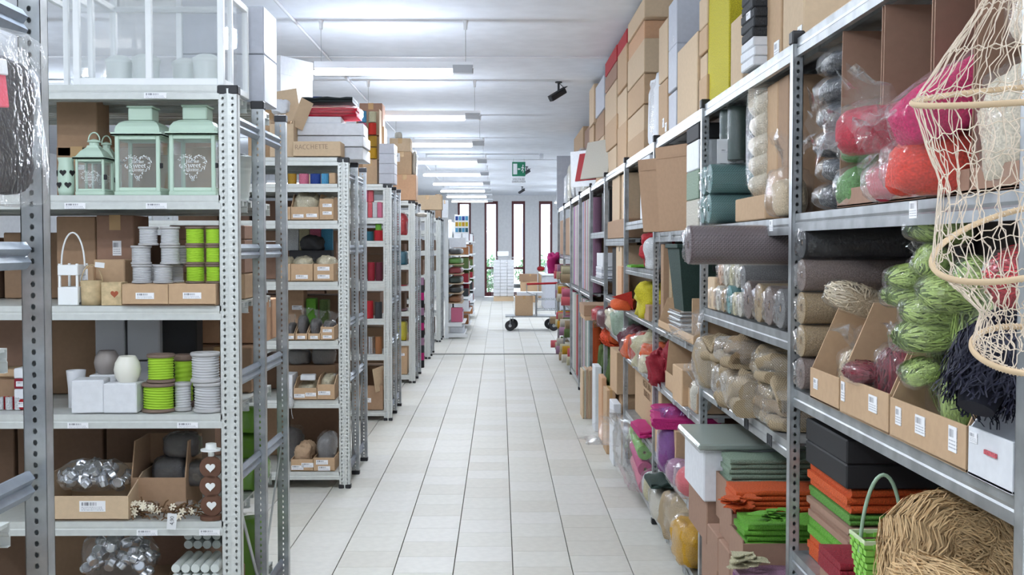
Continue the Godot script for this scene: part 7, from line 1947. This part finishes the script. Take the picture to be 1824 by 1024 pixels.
	for e in [[0.0, 1.72, 2.4, true], [0.0, 1.71, 4.8, true], [0.0, 1.71, 3.66, true]]:
		ticket(lr, Vector3(-0.0125, e[1] - 0.022, -e[2]), 0.045, 0.036, -PI / 2)
	for e in [[1.01, 3.7], [1.01, 4.05], [1.01, 4.55], [0.86, 5.3], [0.86, 5.75], [0.86, 6.3], [0.43, 5.3], [0.43, 5.8], [0.43, 6.3], [0.86, 7.0], [0.86, 7.5], [1.18, 5.4], [1.18, 6.0], [1.70, 5.5], [1.70, 5.9], [1.70, 6.3], [0.09, 5.4], [0.09, 6.0], [0.45, 7.0], [0.45, 7.6]]:
		g = Geo.new()
		for k in [-1, 1]:
			g.box(Vector3(0, 0, k * 0.03), Vector3(0.003, 0.036, 0.003)); g.box(Vector3(0, k * 0.017, 0), Vector3(0.003, 0.003, 0.06))
		g.box(Vector3(0.002, 0, 0), Vector3(0.001, 0.03, 0.056))
		obj("label_holder", kept("label_holder", func(): return g.mesh()), "charcoal" if e[1] < 5 else "grey_plastic", lr, Vector3(-0.003, e[0] - 0.026, -e[1]))

# ---------- the far end ----------
func far_end():
	mat("shop_white", rgb(236, 238, 238), 0.45)
	# white gondola with arms and trays
	var o := thing("white_gondola", "white metal gondola stand with feet at the far end of the short racks", "gondola", Vector3(-0.93, 0, -20.0))
	for x in [-0.03, 0.0]: pass
	var g := Geo.new()
	g.box(Vector3(0, 1.06, 0.05), Vector3(0.06, 2.12, 0.04), 0.003); obj("upright", g, "shop_white", o)
	g = Geo.new(); g.box(Vector3(0, 1.06, -1.2), Vector3(0.06, 2.12, 0.04), 0.003); obj("upright", g, "shop_white", o)
	g = Geo.new(); g.box(Vector3(0, 1.1, -0.57), Vector3(0.02, 1.9, 1.2), 0.002); obj("back_panel", g, "shop_white", o)
	for y in [[0.05, 0.4], [0.24, 0.3]]:
		g = Geo.new(); g.box(Vector3(y[1] / 2 - 0.035, y[0], 0.06), Vector3(y[1], 0.06, 0.03), 0.003); obj("foot", g, "shop_white", o)
		g = Geo.new(); g.box(Vector3(0.17, y[0] + 0.03, -0.57), Vector3(0.3, 0.02, 1.2), 0.003); obj("shelf", g, "shop_white", o)
	for k in 6:
		g = Geo.new(); g.box(Vector3(0.14, 0.62 + 0.17 * k, -0.57), Vector3(0.26, 0.012, 1.15), 0.002); obj("shelf", g, "card_pale", o)
	var cc := ["copper", "black", "dark_green", "crimson", "green", "charcoal"]
	for k in 6:
		for j in 4:
			bag("bagged_goods", "small %s pack on the white gondola, %s row up, %s along" % [["copper", "black", "dark green", "crimson", "green", "charcoal"][k], ORD[k], ["first", "second", "third", "fourth"][j]], "pack", Vector3(-0.93 + 0.14, 0.627 + 0.17 * k, -20.15 - 0.3 * j), Vector3(0.24, 0.12, 0.26), cc[k], {"nu": 14, "nv": 8, "group": "small packs on the white gondola"})
	for k in 3: carton("pink_box", "pink or white box at the foot of the white gondola, %s" % ["pink", "white", "pale pink"][k], Vector3(-0.76, 0.283, -20.15 - 0.25 * k), Vector3(0.2, [0.25, 0.16, 0.2][k], 0.2), ["pink", "white_card", "mauve"][k], {"tape": false})
	for k in 2: carton("white_carton", "white carton on the low foot shelf of the gondola, %s" % ["first", "second"][k], Vector3(-0.76, 0.093, -20.2 - 0.35 * k), Vector3(0.24, 0.1, 0.3), "white_card", {"tape": false, "group": "white cartons on the gondola foot"})
	var sg := thing("product_sign", "white signboard with rows of blue and yellow pictures standing on the gondola top", "sign", Vector3(-0.68, 1.86, -20.4), -0.15)
	g = Geo.new(); g.box(Vector3(0, 0.16, 0), Vector3(0.26, 0.33, 0.012), 0.002); obj("board", g, "shop_white", sg)
	g = Geo.new(); g.box(Vector3(0, -0.06, -0.01), Vector3(0.02, 0.14, 0.01)); obj("stem", g, "grey_plastic", sg)
	for k in 3:
		for j in 4:
			g = Geo.new(); g.box(Vector3(-0.09 + 0.06 * j, 0.265 - 0.105 * k, 0.0075), Vector3(0.05, 0.075, 0.002)); obj("picture", g, ["sky", "yellow", "teal_dark"][k] if j % 2 else ["blue", "amber", "sky"][k], sg)
	carton("white_carton", "white carton on the gondola top carrying the signboard", Vector3(-0.76, 1.60, -20.6), Vector3(0.3, 0.18, 0.4), "white_card", {"tape": false})
	# further stands along the same side
	for s in 2:
		var z := 22.6 + 3.4 * s
		var f := thing("white_gondola", ["white gondola stand behind the one with feet", "white gondola stand next to the end wall"][s], "gondola", Vector3(-0.95, 0, -z))
		g = Geo.new(); g.box(Vector3(0, 1.05, 0), Vector3(0.06, 2.1, 1.3), 0.003); obj("back_panel", g, "shop_white", f)
		for k in 7: g = Geo.new(); g.box(Vector3(0.2, 0.1 + 0.27 * k, 0), Vector3(0.36, 0.02, 1.3), 0.003); obj("shelf", g, "shop_white", f)
		rng.seed = 300 + s
		for k in 7:
			for j in 3:
				carton("packed_goods", "%s packet on the %s gondola stand, %s shelf, %s along" % [["brown", "white", "dark", "red", "green"][(k + j) % 5], ["second", "third"][s], ORD[k], ["first", "second", "third"][j]], Vector3(-0.75, 0.111 + 0.27 * k, -z + 0.42 - 0.42 * j), Vector3(0.28, rng.randf_range(0.12, 0.22), 0.36), ["copper", "white_card", "charcoal", "crimson", "olive"][(k + j) % 5], {"tape": false, "cat": "packet", "group": "packets on the further gondola stands"})
	# platform trolley
	o = thing("platform_trolley", "metal shop trolley with a red push bar standing in the aisle", "trolley", Vector3(0.62, 0, -22.0))
	for w in [[-0.42, 0.25], [0.42, 0.25], [-0.36, -0.3], [0.36, -0.3]]:
		var wh = obj("wheel", kept("trolley_wheel", func():
			var b := Geo.new()
			b.lathe([Vector2(0.02, -0.018), Vector2(0.085, -0.02), Vector2(0.1, -0.012), Vector2(0.1, 0.012), Vector2(0.085, 0.02), Vector2(0.02, 0.018)], 24, Vector3.ZERO, rot(90, 0, 0))
			return b.mesh()), "black_plastic", o, Vector3(w[0], 0.1, w[1]))
		obj("hub", kept("trolley_hub", func():
			var b := Geo.new(); b.turned([Vector2(0, -0.022), Vector2(0.03, -0.022), Vector2(0.03, 0.022), Vector2(0, 0.022)], 14, Vector3.ZERO, rot(90, 0, 0)); return b.mesh()), "zinc", wh)
		g = Geo.new()
		for s in [-1, 1]: g.tube([Vector3(w[0], 0.1, w[1] + s * 0.028), Vector3(w[0], 0.22, w[1] + s * 0.028), Vector3(w[0] * 0.97, 0.25, w[1])], 0.008, 6)
		obj("fork", g, "zinc", o)
	g = Geo.new(); g.box(Vector3(-0.02, 0.275, 0), Vector3(0.98, 0.025, 0.62), 0.006); obj("platform", g, "zinc", o)
	for k in 2:
		g = Geo.new()
		for j in 9: g.tube([Vector3(0.1 + 0.36 * j / 8.0, [0.4, 0.6][k], -0.28), Vector3(0.1 + 0.36 * j / 8.0, [0.4, 0.6][k], 0.28)], 0.004, 5)
		for z in [-0.28, 0.28]: g.tube([Vector3(0.08, [0.4, 0.6][k], z), Vector3(0.48, [0.4, 0.6][k], z)], 0.008, 6)
		obj("wire_shelf", g, "zinc", o)
	for x in [0.09, 0.48]:
		for z in [-0.28, 0.28]:
			g = Geo.new(); g.tube([Vector3(x, 0.28, z), Vector3(x, 0.93 if x > 0.2 else 0.72, z)], 0.01, 7); obj("post", g, "zinc", o)
	g = Geo.new(); g.tube([Vector3(-0.1, 0.9, 0.28), Vector3(0.5, 0.92, 0.28)], 0.02, 8); obj("push_bar", g, "red", o)
	g = Geo.new(); g.tube([Vector3(-0.1, 0.9, 0.28), Vector3(-0.1, 0.75, 0.29), Vector3(0.09, 0.68, 0.28)], 0.01, 7); obj("bar_post", g, "zinc", o)
	carton("cardboard_box", "brown carton standing on the trolley's platform", Vector3(0.47, 0.289, -22.0), Vector3(0.34, 0.38, 0.45), "card", {})
	carton("white_parcel", "flat white parcel lying across the trolley", Vector3(0.58, 0.671, -22.0), Vector3(0.5, 0.07, 0.4), "white_card", {"tape": false})
	# shrink-wrapped pallet
	o = thing("wrapped_pallet_load", "tall white shrink-wrapped load on a wooden pallet before the end wall", "pallet load", Vector3(0.12, 0, -34.0))
	g = Geo.new()
	for k in 5: g.box(Vector3(-0.24 + 0.12 * k, 0.13, 0), Vector3(0.1, 0.02, 0.7), 0.003)
	for z in [-0.3, 0, 0.3]: g.box(Vector3(0, 0.06, z), Vector3(0.6, 0.12, 0.09), 0.004)
	obj("pallet", g, "card_pale", o)
	for j in 11:
		for i in 3: obj("white_bale", cube(Vector3(0.2, 0.094, 0.62), 0.012), "white_card", o, Vector3(-0.205 + 0.205 * i, 0.142 + 0.098 * j, 0.004 * sin(i * 3.0 + j)))
	g = Geo.new(); blob(g, Vector3(0.72, 1.22, 0.74), 0.14, 0.14, 0.03, 6, 9, 30, 18, 0.97, true); obj("film", g, "film", o, Vector3(0, 0.1, 0))
	carton("white_box_machine", "small white machine on top of the wrapped load", Vector3(0.1, 1.335, -34.0), Vector3(0.34, 0.14, 0.3), "shop_white", {"tape": false, "cat": "machine"})
	carton("cardboard_box", "brown carton with open flaps beside the wrapped load", Vector3(0.85, 0.0, -33.0), Vector3(0.5, 0.6, 0.4), "card", {})
	carton("cardboard_box", "tilted brown carton on the one beside the wrapped load", Vector3(0.83, 0.602, -33.0), Vector3(0.44, 0.22, 0.36), "card_dark", {"turn": 0.3})
	# counter
	o = thing("shop_counter", "grey and white shop counter against the rack side of the end wall", "counter", Vector3(1.65, 0, -30.0))
	g = Geo.new(); g.box(Vector3(0, 0.44, 0), Vector3(1.0, 0.88, 2.4), 0.01); obj("base", g, "grey_card", o)
	g = Geo.new(); g.box(Vector3(-0.03, 0.9, 0), Vector3(1.1, 0.04, 2.5), 0.006); obj("worktop", g, "shop_white", o)
	for k in 4: carton("counter_goods", "white packet heaped on the counter, %s" % ["first", "second", "third", "fourth"][k], Vector3(1.35 + 0.16 * (k % 2), 0.922, -29.4 - 0.35 * k), Vector3(0.3, [0.18, 0.35, 0.25, 0.3][k], 0.28), ["white_card", "ivory", "grey_card", "white_card"][k], {"tape": false, "cat": "packet", "group": "packets on the counter"})
	o = thing("floor_broom", "tall thin cardboard tube with a red tip standing by the third window", "tube", Vector3(1.28, 0, -35.5))
	g = Geo.new(); g.turned([Vector2(0, 0), Vector2(0.07, 0), Vector2(0.07, 0.86), Vector2(0, 0.86)], 14); obj("tube", g, "card", o)
	g = Geo.new(); blob(g, Vector3(0.24, 0.14, 0.24), 1, 1, 0.3, 14, 3, 14, 8, 0.9); obj("red_tip", g, "red", o, Vector3(0, 0.86, 0))
	o = thing("notice_sheet", "white notice sheet fixed to the end wall beside the second window", "notice", Vector3(0.28, 1.25, -36.79))
	g = Geo.new(); g.box(Vector3.ZERO, Vector3(0.14, 0.3, 0.006)); obj("paper", g, "white_plastic", o)
	for k in 4: g = Geo.new(); g.box(Vector3(0, 0.09 - 0.05 * k, 0.0035), Vector3(0.1, 0.012, 0.001)); obj("text_line", g, "grey_plastic", o)
	# emergency exit sign hanging from the ceiling
	mat("sign_green", rgb(10, 118, 84), 0.5)
	o = thing("exit_sign", "green emergency exit sign with a running figure, an arrow and a small plate below", "sign", Vector3(at(924, 302, 21.5).x, at(924, 303, 21.5).y, -21.5))
	g = Geo.new(); g.box(Vector3(0, 0.02, 0), Vector3(0.25, 0.27, 0.012), 0.002); obj("panel", g, "sign_green", o)
	g = Geo.new(); g.span(Vector3(-0.105, -0.08, 0.006), Vector3(-0.03, 0.12, 0.008)); obj("doorway", g, "white_plastic", o)
	g = Geo.new(); g.prism([Vector2(-0.02, 0.02), Vector2(0.0, 0.045), Vector2(0.0, 0.03), Vector2(0.03, 0.03), Vector2(0.03, 0.01), Vector2(0.0, 0.01), Vector2(0.0, -0.005)], Vector3.RIGHT, Vector3.UP, Vector3(0, 0, 0.002), Vector3(0, 0, 0.006)); obj("arrow", g, "white_plastic", o)
	g = Geo.new()
	g.turned([Vector2(0, 0), Vector2(0.012, 0), Vector2(0.012, 0.002), Vector2(0, 0.002)], 12, Vector3(0.08, 0.09, 0.008), rot(90, 0, 0))
	for l in [[Vector3(-0.062, 0.07, 0), Vector3(-0.072, 0.02, 0)], [Vector3(-0.072, 0.02, 0), Vector3(-0.05, -0.01, 0)], [Vector3(-0.05, -0.01, 0), Vector3(-0.06, -0.05, 0)], [Vector3(-0.072, 0.02, 0), Vector3(-0.085, -0.02, 0)], [Vector3(-0.062, 0.06, 0), Vector3(-0.04, 0.03, 0)], [Vector3(-0.062, 0.06, 0), Vector3(-0.09, 0.045, 0)]]:
		g.tube([l[0] + Vector3(0.14, 0, 0.009), l[1] + Vector3(0.14, 0, 0.009)], 0.008, 6)
	obj("running_figure", g, "white_plastic", o)
	g = Geo.new(); g.box(Vector3(0, -0.19, 0), Vector3(0.25, 0.11, 0.008), 0.002); obj("lower_plate", g, "white_plastic", o)
	words(o, "lettering", "USCITA DI", Vector3(0, -0.17, 0.005), 0.035, "charcoal"); words(o, "lettering", "EMERGENZA", Vector3(0, -0.215, 0.005), 0.035, "charcoal")
	g = Geo.new()
	for x in [-0.1, 0.1]: g.tube([Vector3(x, 0.15, 0), Vector3(x, CEIL - o.position.y, 0)], 0.003, 5); g.tube([Vector3(x, -0.12, 0), Vector3(x, -0.14, 0)], 0.002, 4)
	obj("hanging_wire", g, "zinc", o)
	# spotlights / cameras on short stems
	for k in 3:
		var p: Vector3 = [at(995, 150, 11.5), at(938, 293, 23.6), at(930, 333, 31.5)][k]
		o = thing("ceiling_camera", ["black camera on a ceiling stem, the largest one in sight", "black camera on a ceiling stem behind the exit sign", "black camera on a ceiling stem near the end wall"][k], "camera", Vector3(p.x, CEIL, p.z), [0.35, 0.3, 0.3][k])
		g = Geo.new(); g.turned([Vector2(0, -0.012), Vector2(0.035, -0.012), Vector2(0.035, 0), Vector2(0, 0)], 14); obj("ceiling_plate", g, "black_plastic", o)
		g = Geo.new(); g.tube([Vector3(0, -0.01, 0), Vector3(0, -0.115, 0)], 0.012, 8); obj("stem", g, "black_plastic", o)
		g = Geo.new(); g.box(Vector3(-0.02, -0.135, 0.02), Vector3(0.2, 0.055, 0.065), 0.008, rot(0, 10, 30)); obj("body", g, "black_plastic", o)
		g = Geo.new(); g.box(Vector3(-0.02, -0.102, 0.02), Vector3(0.22, 0.008, 0.08), 0.003, rot(0, 10, 30)); obj("sun_shield", g, "charcoal", o)
		g = Geo.new(); g.tube([Vector3(0.01, -0.015, 0), Vector3(0.05, -0.05, 0), Vector3(0.06, -0.09, 0.01)], 0.004, 5); obj("wire", g, "black_plastic", o)
	# cable with a small box near the end of the lamps
	g = Geo.new(); g.tube([Vector3(-1.3, CEIL - 0.01, -20.4), Vector3(0.7, CEIL - 0.01, -20.4)], 0.008, 6); g.box(Vector3(0.75, CEIL - 0.05, -20.4), Vector3(0.07, 0.09, 0.06), 0.006)
	tag(obj("ceiling_cable", g, "cable_white"), "thin cable across the ceiling ending in a small grey box", "cable")
